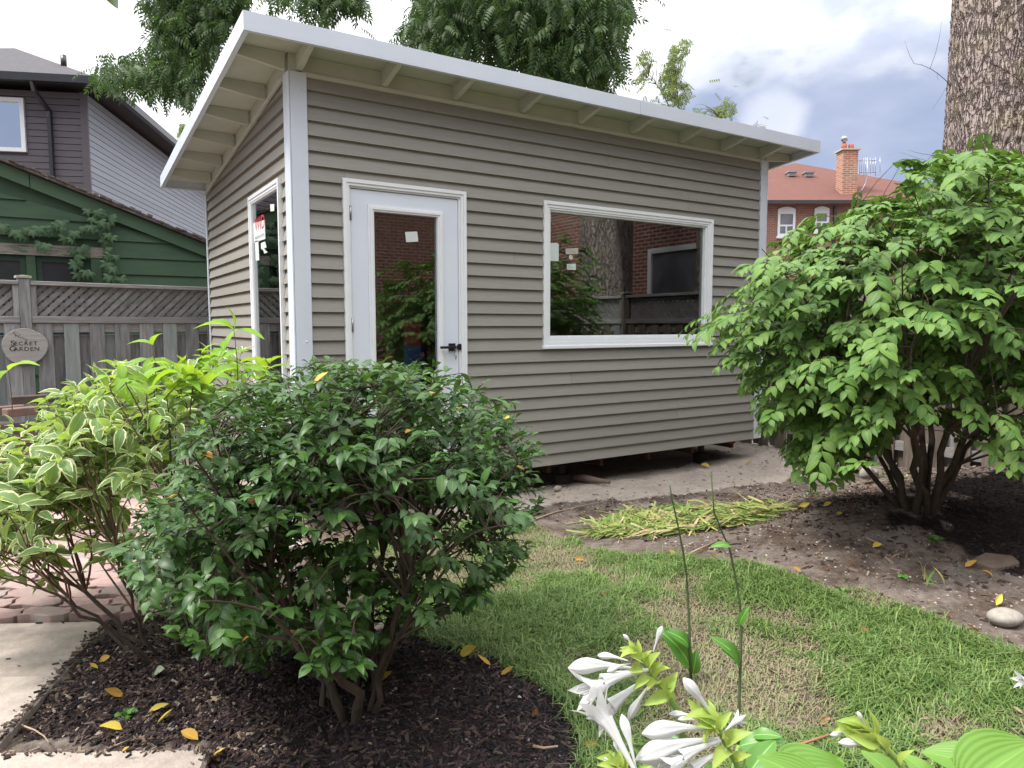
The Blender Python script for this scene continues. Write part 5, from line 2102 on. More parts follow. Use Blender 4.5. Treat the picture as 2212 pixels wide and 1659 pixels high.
# ---- the dark shrub in front
b = pix_ground(765, 1530, 0.0)
shrub1 = thing("dark_green_shrub", "rounded dark green shrub growing from black mulch in front of the studio door", "shrub", tuple(b))
SIL1 = [(600, 800), (650, 775), (705, 770), (760, 782), (800, 790), (860, 778), (905, 783), (960, 800), (1040, 822), (1100, 872), (1150, 930), (1178, 1010), (1168, 1090), (1135, 1150), (1140, 1195), (1085, 1245), (1055, 1300),
        (960, 1330), (880, 1400), (830, 1385), (760, 1470), (690, 1460), (640, 1420), (560, 1440), (470, 1400), (400, 1395), (300, 1300), (255, 1190), (285, 1080), (385, 1000), (405, 890), (480, 835)]
c1_ = pix_depth(735, 1085, np.dot(b - CAM, CF) + 0.05)
make_shrub(shrub1, LM['dark'], PR_OVAL, SIL1, c1_, (0.86, 0.74, 0.64), 0.12, 2000, 0.053, 3.2, 10, 0.06, 0.017, shell=0.72, up=0.22, droop=0.22, boxy=3.0, ljit=0.30, lumps=0.5,
           thin=[([(600, 1060), (1000, 1050), (1060, 1200), (900, 1400), (520, 1300)], 0.22), ([(250, 1290), (700, 1290), (700, 1480), (250, 1480)], 0.7)], sub_per=11, seed=11, extra_mat=LM['orange'], extra_test=lambda P, g: g.random(len(P)) < 0.004)

# ---- the cream-edged dogwood on the left
b = pix_ground(372, 1390, 0.0)
shrub2 = thing("variegated_dogwood", "cream-edged variegated dogwood shrub growing beside the concrete path", "shrub", tuple(b))
SIL2 = [(-260, 980), (-120, 950), (0, 925), (75, 890), (140, 815), (230, 785), (300, 770), (370, 785), (440, 755), (510, 730), (560, 750), (605, 790), (560, 850), (480, 850), (410, 890), (385, 1000), (290, 1080), (255, 1190), (200, 1262), (120, 1275), (60, 1245), (0, 1250), (-200, 1230)]
dep2 = np.dot(b - CAM, CF)
c2_ = pix_depth(250, 1010, dep2 + 0.12)


def lime_test(P, g):
    px, dz = project(P)
    t = sstep(150, 330, px[:, 0]) * sstep(930, 800, px[:, 1])
    return g.random(len(P)) < t * 0.85


make_shrub(shrub2, LM['varieg'], PR_LANCE, SIL2, c2_, (1.0, 0.72, 0.66), 0.3, 400, 0.105, 2.3, 12, 0.09, 0.012, shell=0.8, up=0.4, droop=0.02, ljit=0.38, boxy=2.6, sub_per=8, seed=22, stem_mat=M['stem'], twig_mat=M['red_twig'],
           extra_mat=LM['lime'], extra_test=lime_test, extra_scale=1.22, side_spread=0.75, straight=True, nrm_up=0.55, jitter=0.6, thin=[([(120, 1100), (420, 1100), (420, 1300), (120, 1300)], 0.3), ([(250, 950), (420, 950), (420, 1130), (250, 1130)], 0.55)])
# single shoots standing above it
shoot_leaves = []
mbs = MB()
for px_, py0, py1, lv in ((330, 900, 745, ((318, 742, 40, -0.9, 0.35), (345, 728, 30, 0.3, 0.9))), (325, 860, 775, ((285, 790, 75, -0.95, -0.5), (360, 780, 72, 0.95, -0.5))),
                          (505, 860, 712, ((478, 735, 60, -0.8, 0.5), (535, 730, 62, 0.9, -0.2), (500, 715, 40, 0.1, 1), (470, 770, 70, -0.9, -0.3), (545, 765, 64, 0.9, -0.1))),
                          (18, 900, 800, ((10, 815, 62, 0.9, 0.5), (30, 820, 50, -0.5, -0.8)))):
    dq = dep2 - 0.05 + 0.25 * rng.random()
    p0, p1 = pix_depth(px_ + 8, py0 + 60, dq), pix_depth(px_, py1, dq)
    cc = bez(p0, (p0 + p1) / 2 + CR * 0.02, p1, 6)
    mbs.tube(cc, [0.003, 0.0028, 0.0025, 0.002, 0.0018, 0.0012], 5, cap=False)
    for lx_, ly_, ln_, dx_, dy_ in lv:
        s_ = p1 if abs(ly_ - py1) < 30 else cc[3]
        shoot_leaves.append((s_, CR * dx_ + CU * dy_ * 0.8 - CF * 0.25, ln_ / FPX * dq * 1.25))
mbs.build("shoot", M['red_twig'], shrub2)
LPm = [proto_mesh("leaf", p, LM['lime']) for p in PR_LANCE]
for i, (p, d, s) in enumerate(shoot_leaves):
    R_ = frames(p[None], d[None], np.array([[0.1, -0.3, 1.0]]))[0]
    o = bpy.data.objects.new("leaf", LPm[i % 3])
    o.parent = shrub2
    o.matrix_basis = mat4(R_, p - np.array(shrub2.location), s)
    COL.objects.link(o)

# ---- the big bright shrub on the right
b = pix_ground(1985, 1100, 0.0)
print('big bush base', b)
shrub3 = thing("burning_bush", "big bright green layered shrub by the right fence, taller than the window", "shrub", tuple(b))
SIL3 = [(1468, 683), (1515, 655), (1560, 640), (1590, 560), (1620, 545), (1690, 492), (1725, 468), (1800, 462), (1835, 425), (1905, 408), (1965, 398), (1935, 350), (1985, 322), (2080, 300), (2140, 290), (2230, 285), (2420, 340), (2480, 700), (2400, 1000),
        (2230, 1010), (2150, 985), (2085, 940), (1965, 900), (1910, 925), (1820, 1000), (1730, 1015), (1690, 965), (1645, 905), (1615, 850), (1590, 792), (1545, 752), (1490, 712)]
dep3 = np.dot(b - CAM, CF)
c3_ = pix_depth(1985, 690, dep3 + 0.05)
make_shrub(shrub3, LM['burn'], PR_WIDE, SIL3, c3_, (1.46, 1.15, 1.10), 0.42, 1950, 0.080, 4.2, 11, 0.07, 0.021, shell=0.55, up=0.14, droop=0.16, arch=0.42, nj=0.16, out_n=0.5, sub_per=11, seed=33, nrm_up=1.0, lumps=0.62, flat=0.25, ljit=0.09, boxy=3.2, side_spread=0.8,
           thin=[([(1890, 800), (2260, 800), (2260, 1000), (1890, 930)], 0.5)], jitter=0.3)

# ---- big tree trunk beyond the right fence
TC = np.array([6.46, -1.61])


def bark_mat():
    m, T, out = new_mat("furrowed_bark")
    L = T.links.new
    tc = N(T, "ShaderNodeTexCoord")
    mp = N(T, "ShaderNodeMapping")
    mp.inputs["Scale"].default_value = (1, 1, 0.24)
    L(tc.outputs["Object"], mp.inputs["Vector"])
    v = N(T, "ShaderNodeTexVoronoi", feature='DISTANCE_TO_EDGE')
    v.inputs["Scale"].default_value = 27
    nz = N(T, "ShaderNodeTexNoise")
    nz.inputs["Scale"].default_value = 9
    nz.inputs["Detail"].default_value = 8
    L(mp.outputs[0], nz.inputs["Vector"])
    ad = N(T, "ShaderNodeVectorMath", operation='MULTIPLY_ADD')
    L(nz.outputs["Color"], ad.inputs[0])
    ad.inputs[1].default_value = (0.22, 0.22, 0.22)
    L(mp.outputs[0], ad.inputs[2])
    L(ad.outputs[0], v.inputs["Vector"])
    mr = N(T, "ShaderNodeMapRange")
    mr.inputs["From Min"].default_value = 0.0
    mr.inputs["From Max"].default_value = 0.16
    L(v.outputs["Distance"], mr.inputs["Value"])
    x = N(T, "ShaderNodeMix", data_type='RGBA')
    x.inputs["A"].default_value = (0.13, 0.098, 0.09, 1)
    x.inputs["B"].default_value = (0.36, 0.295, 0.278, 1)
    L(mr.outputs["Result"], x.inputs["Factor"])
    x2 = N(T, "ShaderNodeMix", data_type='RGBA')
    n2 = N(T, "ShaderNodeTexNoise")
    n2.inputs["Scale"].default_value = 3.5
    n2.inputs["Detail"].default_value = 9
    L(tc.outputs["Object"], n2.inputs["Vector"])
    m2 = N(T, "ShaderNodeMapRange")
    m2.inputs["From Min"].default_value = 0.45
    m2.inputs["From Max"].default_value = 0.7
    m2.inputs["To Max"].default_value = 0.6
    L(n2.outputs["Fac"], m2.inputs["Value"])
    L(m2.outputs["Result"], x2.inputs["Factor"])
    L(x.outputs["Result"], x2.inputs["A"])
    x2.inputs["B"].default_value = (0.33, 0.28, 0.19, 1)
    p = N(T, "ShaderNodeBsdfPrincipled")
    p.inputs["Roughness"].default_value = 0.9
    p.inputs["Specular IOR Level"].default_value = 0.2
    L(x2.outputs["Result"], p.inputs["Base Color"])
    bp = N(T, "ShaderNodeBump")
    bp.inputs["Strength"].default_value = 1.0
    bp.inputs["Distance"].default_value = 0.03
    hm = N(T, "ShaderNodeMath", operation='MULTIPLY_ADD')
    n5 = N(T, "ShaderNodeTexNoise")
    n5.inputs["Scale"].default_value = 60
    n5.inputs["Detail"].default_value = 4
    L(tc.outputs["Object"], n5.inputs["Vector"])
    L(n5.outputs["Fac"], hm.inputs[0])
    hm.inputs[1].default_value = 0.35
    L(mr.outputs["Result"], hm.inputs[2])
    L(hm.outputs[0], bp.inputs["Height"])
    L(bp.outputs[0], p.inputs["Normal"])
    L(p.outputs[0], out.inputs[0])
    return m


M['bark'] = bark_mat()
big_tree = thing("big_tree", "massive furrowed tree trunk rising behind the bright shrub at the fence", "tree", (TC[0], TC[1], 0))
na, nz_ = 150, 420
th = np.linspace(0, 2 * math.pi, na, endpoint=False)
zz = np.linspace(-0.2, 11, nz_)
TH, ZZ = np.meshgrid(th, zz, indexing='ij')
rad = 0.565 + 0.13 * np.exp(-(ZZ + 0.2) / 0.7) - 0.006 * ZZ
rad += 0.02 * np.sin(3 * TH + 1) + 0.012 * np.sin(5 * TH + 0.4 * ZZ)
arc = TH * 0.5
wv = fbm(arc * 9 + 3, ZZ * 2.2, 3)
fur = np.abs(fbm(arc * 22 + wv * 3.0, ZZ * 4.2 + 9, 4) - 0.5) * 2
rad += -0.026 * np.exp(-(fur / 0.16) ** 2) + (fbm(arc * 60, ZZ * 30, 2) - 0.5) * 0.03
# the seam at 2*pi is turned away from the garden
TH2 = TH + math.radians(20)
V = np.stack([TC[0] + rad * np.cos(TH2), TC[1] + rad * np.sin(TH2), ZZ], -1).reshape(-1, 3)
ii = np.arange(na * nz_).reshape(na, nz_)
jj = np.roll(ii, -1, axis=0)
Fq = np.stack([ii[:, :-1], jj[:, :-1], jj[:, 1:], ii[:, 1:]], -1).reshape(-1, 4)
np_mesh("trunk", V, Fq, M['bark'], big_tree)
mb = MB()
g = np.random.default_rng(5)
for k in range(4):
    th_ = math.radians(160 + 25 * g.normal())
    z_ = 2.6 + 1.5 * g.random()
    s = np.array([TC[0] + 0.46 * math.cos(th_) * 1.12, TC[1] + 0.52 * math.sin(th_), z_])
    e = s + np.array([-0.28 - 0.5 * g.random(), 0.25 * g.normal(), 0.15 + 0.35 * g.random()])
    c = bez(s, (s + e) / 2 + np.array([0, 0, 0.1]), e, 6)
    mb.tube(c, np.linspace(0.005, 0.0015, 6), 4)
    for q in range(4):
        p = c[2 + q % 4]
        e2 = p + np.array([-0.25 * g.random() - 0.05, 0.15 * g.normal(), 0.2 * g.normal() + 0.05])
        mb.tube(bez(p, (p + e2) / 2 + g.normal(size=3) * 0.02, e2, 4), [0.0022, 0.002, 0.0015, 0.001], 3)
mb.build("bare_twigs", M['twig'], big_tree, kind='stuff')
mb = MB()
for k, (dx_, dy_) in enumerate(((1.0, 0.3), (-0.3, -1.0), (0.6, -0.8), (0.2, 1.0))):
    s = np.array([TC[0], TC[1], 9.2 + 0.5 * k])
    e = s + np.array([dx_ * 3.5, dy_ * 3.5, 3.0])
    mb.tube(bez(s, (s + e) / 2 + np.array([0, 0, -0.4]), e, 8), np.linspace(0.22, 0.06, 8), 8)
mb.build("limbs", M['bark'], big_tree)

# a second trunk along the same fence: out of the frame, but mirrored in the big window
tree_b = thing("big_tree", "second massive trunk farther along the right fence, mirrored in the big window", "tree", (6.35, -4.3, 0))
th = np.linspace(0, 2 * math.pi, 60, endpoint=False)
zz = np.linspace(-0.2, 10, 160)
TH, ZZ = np.meshgrid(th, zz, indexing='ij')
rad = 0.45 + 0.1 * np.exp(-(ZZ + 0.2) / 0.7) + 0.015 * np.sin(3 * TH) - 0.02 * np.abs(fbm(TH * 10, ZZ * 4, 3) - 0.5)
V = np.stack([6.35 + rad * np.cos(TH), -4.3 + rad * np.sin(TH), ZZ], -1).reshape(-1, 3)
ii = np.arange(60 * 160).reshape(60, 160)
jj = np.roll(ii, -1, axis=0)
np_mesh("trunk", V, np.stack([ii[:, :-1], jj[:, :-1], jj[:, 1:], ii[:, 1:]], -1).reshape(-1, 4), M['bark'], tree_b)

# ---- tree with hanging compound leaves behind the studio
TB = np.array([4.3, 6.5, 0.0])
walnut = thing("walnut_tree", "dark leafy tree with drooping feathery leaves overhanging the studio roof", "tree", tuple(TB))


def pinnate(n, ll, span):
    """one compound leaf: pairs of leaflets along a drooping stalk, unit = metres, along +Y"""
    ps = []
    for i in range(n):
        t = (i + 1) / n
        y = span * t
        z = -0.35 * span * t * t
        s = ll * (0.75 + 0.35 * math.sin(math.pi * min(t * 0.9 + 0.1, 1)))
        for sg in (-1, 1):
            d = np.array([[sg * 0.85, 0.55, -0.35 - 0.3 * t]])
            R = frames(np.zeros((1, 3)), d, np.array([[0, 0.2, 1.0]]))
            ps.append(scatter(PR_LEAFLET, np.array([[0, y, z]]), R, np.array([s])))
    R = frames(np.zeros((1, 3)), np.array([[0.0, 0.8, -0.7]]), np.array([[0, 0.5, 1.0]]))
    ps.append(scatter(PR_LEAFLET, np.array([[0, span, -0.35 * span]]), R, np.array([ll])))
    return merge(ps)


def crown_from(root, regions, mat, proto, hang, seed, trunk_top, br_mat, depth_range, clump_r=0.32, per=13, up=False, limb=1.0):
    """leaf sprays gathered in clumps along boughs; regions = (outline in the picture, clumps, depth)"""
    g = np.random.default_rng(seed)
    mb = MB()
    P, D = [], []
    for poly, ncl, dep, dsp in regions:
        poly = np.array(poly, float)
        lo, hi = poly.min(0), poly.max(0)
        cl = []
        while len(cl) < ncl:
            q = lo + (hi - lo) * g.random((200, 2))
            q = q[inside(poly, q)]
            cl += [pix_depth(a[0], a[1], dep + dsp * (g.random() - 0.5) * 2) for a in q]
        cl = np.array(cl[:ncl])
        hub = cl.mean(0) + (np.array([0, 0, 0.35]) if limb == 1.0 else np.array([0, 0, -0.2]))
        bough = bez(trunk_top, (trunk_top + hub) / 2 + np.array([0, 0, 0.8]), hub, 10)
        mb.tube(bough, np.linspace(0.07, 0.02, 10) * limb, 6, cap=False)
        for c in cl:
            s = bough[g.integers(6, 10)]
            mid = (s + c) / 2 + np.array([0, 0, 0.25]) + g.normal(size=3) * 0.1
            tw = bez(s, mid, c, 7)
            if np.linalg.norm(c - s) < 1.6:
                mb.tube(tw, np.linspace(0.012, 0.003, 7) * (0.5 + 0.5 * limb), 4, cap=False)
            m_ = per + g.integers(-3, 4)
            for k in range(m_):
                base_p = tw[g.integers(3, 7)] if g.random() < 0.35 else c
                d = g.normal(size=3) * np.array([1, 1, 0.5])
                d[2] -= hang
                d /= np.linalg.norm(d)
                P.append(base_p + g.normal(size=3) * clump_r * 0.5)
                D.append(d)
    P, D = np.array(P), np.array(D)
    tip, _z = project(P + D * 0.28)
    mid_, _z = project(P)
    okk = np.zeros(len(P), bool)
    for poly, ncl, dep, dsp in regions:
        okk |= inside(poly, tip) & inside(poly, mid_)
    okk |= g.random(len(P)) < 0.03
    P, D = P[okk], D[okk]
    Nn = np.tile(np.array([[0, 0, 1.0]]), (len(P), 1)) + g.normal(size=P.shape) * 0.4
    R = frames(P, D, Nn)
    V, F, U = scatter(proto, P, R, 0.8 + 0.45 * g.random(len(P)))
    np_mesh("crown", V, F, mat, root, kind='stuff', uv=U)
    mb.build("limbs", br_mat, root)
    print(root.name, "leaflets", len(F) // 4)


TT = np.array([4.25, 6.4, 8.2])
regs = [([(180, 150), (215, 112), (300, 105), (330, 60), (300, 0), (290, -120), (560, -160), (540, 20), (500, 60), (460, 130), (440, 190), (430, 235), (360, 215), (290, 205), (230, 190), (195, 180)], 150, 11.2, 0.7),
        ([(545, -10), (640, -60), (790, -70), (785, 30), (740, 20), (700, 55), (610, 18)], 34, 10.6, 0.4),
        ([(825, 92), (860, 62), (885, 20), (880, -60), (1380, -80), (1375, 20), (1350, 80), (1352, 160), (1340, 205), (1225, 185), (1110, 158), (1000, 132), (920, 112)], 270, 11.0, 1.0),
        ([(200, -180), (1400, -180), (1500, -420), (100, -420)], 60, 11.5, 1.4)]
crown_from(walnut, regs, LM['tree'], pinnate(7, 0.10, 0.33), 0.75, 4, TT, M['twig'], 1.0)
mb = MB()
tr = bez(TB + np.array([0, 0, -0.2]), TB + np.array([0.15, -0.2, 3.5]), TT, 14)
mb.tube(tr, np.linspace(0.24, 0.13, 14), 12)
mb.build("trunk", M['bark'], walnut)

# ---- lighter trees farther off
TB2 = pix_depth(1490, 560, 20.0)
pale = thing("pale_tree", "light yellow-green tree top showing above the roof line near the middle", "tree", (TB2[0], TB2[1], 0))
TT2 = pix_depth(1470, 300, 20.0)
regs = [([(1370, 190), (1375, 110), (1410, 95), (1420, 130), (1390, 170), (1400, 230)], 34, 20.0, 0.6), ([(1420, 230), (1425, 160), (1440, 105), (1475, 80), (1500, 85), (1480, 130), (1470, 165), (1505, 190), (1480, 240)], 64, 20.0, 0.6)]
PR_SMALL = merge([scatter(PR_LEAFLET, np.array([[0, 0.05 * i, -0.01 * i]]), frames(np.zeros((1, 3)), np.array([[sg * 0.8, 0.6, -0.35]]), np.array([[0, 0, 1.0]])), np.array([0.10])) for i in range(5) for sg in (-1, 1)])
crown_from(pale, regs, LM['tree2'], PR_SMALL, 0.1, 6, TT2, M['twig'], 1.0, clump_r=0.75, per=9, limb=0.3)
mb = MB()
mb.tube([(TB2[0], TB2[1], -0.2), tuple(TT2 * 0.5 + np.array([TB2[0], TB2[1], 0]) * 0.5), tuple(TT2)], [0.2, 0.16, 0.08], 8)
mb.build("trunk", M['bark'], pale)
TB3 = pix_depth(1570, 560, 22.0)
pale2 = thing("pale_tree", "small light green tree top peeping over the roof edge towards the red-roofed house", "tree", (TB3[0], TB3[1], 0))
TT3 = pix_depth(1570, 330, 22.0)
regs = [([(1485, 250), (1500, 225), (1555, 235), (1565, 205), (1590, 210), (1590, 245), (1605, 275), (1560, 262)], 36, 22.0, 0.5), ([(1630, 275), (1645, 262), (1662, 268), (1660, 285)], 4, 22.0, 0.2)]
crown_from(pale2, regs, LM['tree2'], PR_SMALL, 0.1, 8, TT3, M['twig'], 1.0, clump_r=0.6, per=8, limb=0.3)
mb = MB()
mb.tube([(TB3[0], TB3[1], -0.2), tuple(TT3)], [0.18, 0.07], 8)
mb.build("trunk", M['bark'], pale2)
TB4 = pix_depth(400, 560, 33.0)
pale3 = thing("pale_tree", "small green tree top between the dark house eave and the studio's left roof edge", "tree", (TB4[0], TB4[1], 0))
TT4 = pix_depth(395, 320, 33.0)
regs = [([(380, 300), (385, 265), (402, 262), (408, 300)], 40, 33.0, 0.4)]
crown_from(pale3, regs, LM['tree2'], PR_SMALL, 0.1, 9, TT4, M['twig'], 1.0, clump_r=0.6, per=12, limb=0.3)
mb = MB()
mb.tube([(TB4[0], TB4[1], -0.2), tuple(TT4)], [0.18, 0.06], 8)
mb.build("trunk", M['bark'], pale3)

# ---- leaf hanging into the top left corner
lp = pix_depth(205, -30, 1.6)
hang = thing("overhanging_sprig", "single dark leaf dangling into view at the very top beside the white sky", "leaf", tuple(lp))
R_ = frames(lp[None], (CR * 0.95 - CU * 0.65)[None], (CU * 0.5 + CF * 0.6)[None])[0]
V_, F_, U_ = scatter(PR_LANCE[0], lp[None], R_[None], np.array([0.09]))
np_mesh("leaf", V_, F_, LM['dark'], hang, uv=U_)
mb = MB()
mb.tube([lp, lp - CR * 0.05 + CU * 0.06, lp - CR * 0.2 + CU * 0.5], [0.0015, 0.002, 0.004], 5)
mb.build("stalk", M['twig'], hang)

# ---- creeper on the garage
vine = thing("virginia_creeper", "five-fingered creeper climbing over the green garage window", "vine", tuple(gpt(215, 600)))
PR_FIVE = merge([scatter(leaf_proto(w=0.42, nseg=3, fold=0.2, droop=0.3, seed=20 + i, peak=0.5), np.zeros((1, 3)), frames(np.zeros((1, 3)), np.array([[math.sin(a), math.cos(a), 0.0]]), np.array([[0, 0, 1.0]])), np.array([s]))
                 for i, (a, s) in enumerate(((0, 1), (0.75, 0.9), (-0.75, 0.9), (1.6, 0.68), (-1.6, 0.68)))])
vm_ = proto_mesh("leaf", PR_FIVE, LM['vine'])


def R5(x, y):
    return (x * 0.25, 414.8 + y * 0.25)


VL = [(740, 190), (830, 200), (790, 260), (880, 290), (960, 265), (920, 300), (975, 240), (700, 340), (770, 330), (860, 340), (640, 380), (570, 430), (620, 440), (530, 290), (460, 360), (400, 340), (330, 340), (290, 370), (210, 350), (170, 400), (230, 420), (350, 480), (400, 490), (120, 370), (60, 330),
      (930, 400), (910, 440), (980, 420), (950, 520), (960, 580), (920, 590), (1000, 590), (700, 520), (740, 560), (680, 580), (640, 540), (760, 500), (650, 660), (630, 640), (690, 640), (930, 650), (960, 690), (980, 730), (940, 760), (1010, 770), (1050, 780), (740, 720), (720, 740), (770, 730), (670, 740), (20, 320), (880, 210), (480, 310), (540, 330)]
for i, (x, y) in enumerate(VL):
    q = R5(x + rng.normal() * 8, y - 40)
    p = gpt(q[0], q[1], GYP - 0.09 - 0.07 * rng.random())
    d = np.array([rng.normal() * 0.35, -0.35, -1.0])
    nn_ = np.array([rng.normal() * 0.4, -1.0, 0.45 + rng.normal() * 0.25])
    R_ = frames(p[None], d[None], nn_[None])[0]
    o = bpy.data.objects.new("leaf", vm_)
    o.parent = vine
    o.matrix_basis = mat4(R_, p - np.array(vine.location), 0.105 * (0.7 + 0.5 * rng.random()))
    COL.objects.link(o)
mb = MB()
for pts in (((960, 800), (975, 690), (955, 560), (930, 420), (960, 300), (970, 250)), ((720, 780), (700, 640), (690, 520), (620, 400), (400, 350), (150, 380), (0, 330)), ((620, 400), (760, 330), (900, 280))):
    mb.tube([gpt(*R5(*p), GYP - 0.06) for p in pts], 0.006, 5)
mb.build("stem", M['twig'], vine)

# ================================================================== GROUND COVER
def ground_pts(n, poly_test, box):
    x0, x1, y0, y1 = box
    out = []
    tot = 0
    while tot < n:
        x = x0 + (x1 - x0) * rng.random(n)
        y = y0 + (y1 - y0) * rng.random(n)
        P = np.stack([x, y, height(x, y)], -1)
        px, dz = project(P)
        ok = (px[:, 0] > -120) & (px[:, 0] < 2330) & (px[:, 1] < 1760) & (dz > 0.3) & poly_test(x, y)
        out.append(P[ok])
        tot += ok.sum()
        if ok.sum() == 0:
            break
    return np.concatenate(out)[:n]


def ht(P):
    """surface height including the fine roughness of the sheet"""
    x, y = P[:, 0], P[:, 1]
    s_, m_, l_ = zone_masks(x, y)
    amp = np.where(m_ & (x < 1.5), 0.030, np.where(l_, 0.012, np.where(s_, 0.022, 0.020)))
    return height(x, y) + (fbm(x * 9, y * 9, 5) - 0.5) * 2 * amp


# ---- lawn: single blades, lush towards the soil bed, worn and straw-coloured in the middle
def lawn_test(x, y):
    return zone_masks(x, y)[2]


P = ground_pts(180000, lawn_test, (-0.9, 2.4, -5.0, -0.5))
px, dz = project(P)
fad = fbm(P[:, 0] * 1.9 + 3, P[:, 1] * 1.9 + 8, 4)
lush_edge = np.exp(-((px[:, 0] - (1480 + (px[:, 1] - 1230) * 2.9)) / 330) ** 2) * sstep(1190, 1260, px[:, 1]) + np.exp(-((P[:, 0] - 0.18) / 0.28) ** 2) * sstep(-1.5, -2.2, P[:, 1]) * sstep(-3.4, -2.9, P[:, 1])
lush = np.clip(0.50 + 0.62 * lush_edge + (fad - 0.5) * 3.2 + (fbm(P[:, 0] * 9, P[:, 1] * 9, 3) - 0.5) * 1.2 - 0.75 * np.exp(-(((px[:, 0] - 1580) / 330) ** 2 + ((px[:, 1] - 1450) / 130) ** 2)), 0, 1)
keep = rng.random(len(P)) < 0.34 + 0.66 * lush
P, lush, dz = P[keep], lush[keep], dz[keep]
P[:, 2] = ht(P) - 0.003
m = len(P)
L_ = (0.016 + 0.066 * lush * rng.random(m) ** 1.3 + 0.030 * rng.random(m)) * (1 + 0.7 * (rng.random(m) < 0.06))
ph = 2 * math.pi * (fbm(P[:, 0] * 2.5, P[:, 1] * 2.5, 2) * 2.2) + rng.normal(size=m) * 1.3
lean = 0.75 + 0.9 * rng.random(m) - 0.25 * lush
dirs = np.stack([np.cos(ph), np.sin(ph), np.zeros(m)], -1)
sidev = np.stack([-np.sin(ph), np.cos(ph), np.zeros(m)], -1)
wb = 0.0014 + 0.0017 * rng.random(m)
up = np.array([0, 0, 1.0])
p1 = P + up * (L_ * 0.45)[:, None] + dirs * (L_ * 0.25 * lean)[:, None]
p2 = P + up * (L_ * np.clip(0.75 - 0.42 * lean, 0.08, 1))[:, None] + dirs * (L_ * 0.85 * lean)[:, None]
V = np.stack([P - sidev * wb[:, None], P + sidev * wb[:, None], p1 - sidev * wb[:, None] * 0.8, p1 + sidev * wb[:, None] * 0.8, p2 - sidev * wb[:, None] * 0.15, p2 + sidev * wb[:, None] * 0.15], 1).reshape(-1, 3)
bI = (np.arange(m) * 6)[:, None, None]
F = (np.array([[[0, 1, 3, 2], [2, 3, 5, 4]]]) + bI).reshape(-1, 4)
dry = rng.random(m) > (0.12 + 0.88 * sstep(0.05, 0.75, lush))
g_green = leaf_mat("grass_blade", (0.07, 0.150, 0.034), (0.23, 0.31, 0.10), None, rough=0.5, spec=0.3, trans=0.25, rib=0)
g_dry = leaf_mat("dry_grass_blade", (0.27, 0.215, 0.155), (0.20, 0.215, 0.10), None, rough=0.7, spec=0.2, trans=0.15, rib=0)
for sel, nm, mt in ((~dry, "grass", g_green), (dry, "dry_grass", g_dry)):
    fs = np.repeat(sel, 2)
    ids = np.nonzero(sel)[0]
    Vv = V.reshape(m, 6, 3)[ids].reshape(-1, 3)
    Ff = (np.array([[[0, 1, 3, 2], [2, 3, 5, 4]]]) + (np.arange(len(ids)) * 6)[:, None, None]).reshape(-1, 4)
    o = np_mesh(nm, Vv, Ff, mt, kind='stuff')
    props(o, "short green lawn blades between mulch bed and soil" if nm == "grass" else "dry straw-coloured grass worn into the lawn", "grass")

# ---- bits and chips
BOX = (np.array([(-.5, -.5, -.5), (.5, -.5, -.5), (.5, .5, -.5), (-.5, .5, -.5), (-.4, -.45, .5), (.45, -.4, .5), (.4, .45, .5), (-.45, .4, .5)], float), np.array([(0, 3, 2, 1), (4, 5, 6, 7), (0, 1, 5, 4), (1, 2, 6, 5), (2, 3, 7, 6), (3, 0, 4, 7)]), np.zeros((8, 2)))


def ball(nu=8, nv=5):
    V, F = [], []
    for j in range(nv + 1):
        a = math.pi * j / nv
        for i in range(nu):
            t = 2 * math.pi * i / nu
            V.append((0.5 * math.sin(a) * math.cos(t), 0.5 * math.sin(a) * math.sin(t), 0.5 * math.cos(a)))
    for j in range(nv):
        for i in range(nu):
            k = (i + 1) % nu
            F.append((j * nu + i, (j + 1) * nu + i, (j + 1) * nu + k, j * nu + k))
    return np.array(V), np.array(F), np.zeros((len(V), 2))


PEB = ball()


def chips(name, label, pts, mat, size, aspect, flat, proto=BOX, tilt=0.35, sink=0.3, cat="mulch", smooth=False):
    m = len(pts)
    pts = pts.copy()
    pts[:, 2] = ht(pts)
    d = np.stack([rng.normal(size=m), rng.normal(size=m), rng.normal(size=m) * tilt], -1)
    n = np.stack([rng.normal(size=m) * tilt, rng.normal(size=m) * tilt, np.ones(m)], -1)
    R = frames(pts, d, n)
    L0 = size[0] + (size[1] - size[0]) * rng.random(m) ** 2.2
    S = np.stack([L0 * aspect * (0.6 + 0.8 * rng.random(m)), L0, L0 * flat * (0.6 + 0.8 * rng.random(m))], -1)
    pts[:, 2] += S[:, 2] * (0.5 - sink)
    V, F, U = scatter(proto, pts, R, S)
    o = np_mesh(name, V, F, mat, kind='stuff', smooth=smooth, uv=U)
    return props(o, label, cat)


def isl(name, cols, rough=0.9):
    """each piece of a scattered mesh takes one colour of the list"""
    m, T, out = new_mat(name)
    L = T.links.new
    gi = N(T, "ShaderNodeNewGeometry")
    r = N(T, "ShaderNodeValToRGB")
    r.color_ramp.interpolation = 'CONSTANT'
    els = r.color_ramp.elements
    els[0].color = _c(cols[0])
    els[1].position = 1 / len(cols)
    els[1].color = _c(cols[1])
    for i in range(2, len(cols)):
        e = els.new(i / len(cols))
        e.color = _c(cols[i])
    L(gi.outputs["Random Per Island"], r.inputs[0])
    p = N(T, "ShaderNodeBsdfPrincipled")
    p.inputs["Roughness"].default_value = rough
    p.inputs["Specular IOR Level"].default_value = 0.25
    L(r.outputs[0], p.inputs["Base Color"])
    L(p.outputs[0], out.inputs[0])
    return m


def mulch_test(x, y):
    return zone_masks(x, y)[1]


def soil_test(x, y):
    s_, m_, l_ = zone_masks(x, y)
    inb = (x > 1.6) & ~l_ & ~m_ & ~s_
    return inb


def sand_test(x, y):
    return zone_masks(x, y)[0] & (y < 0.5)


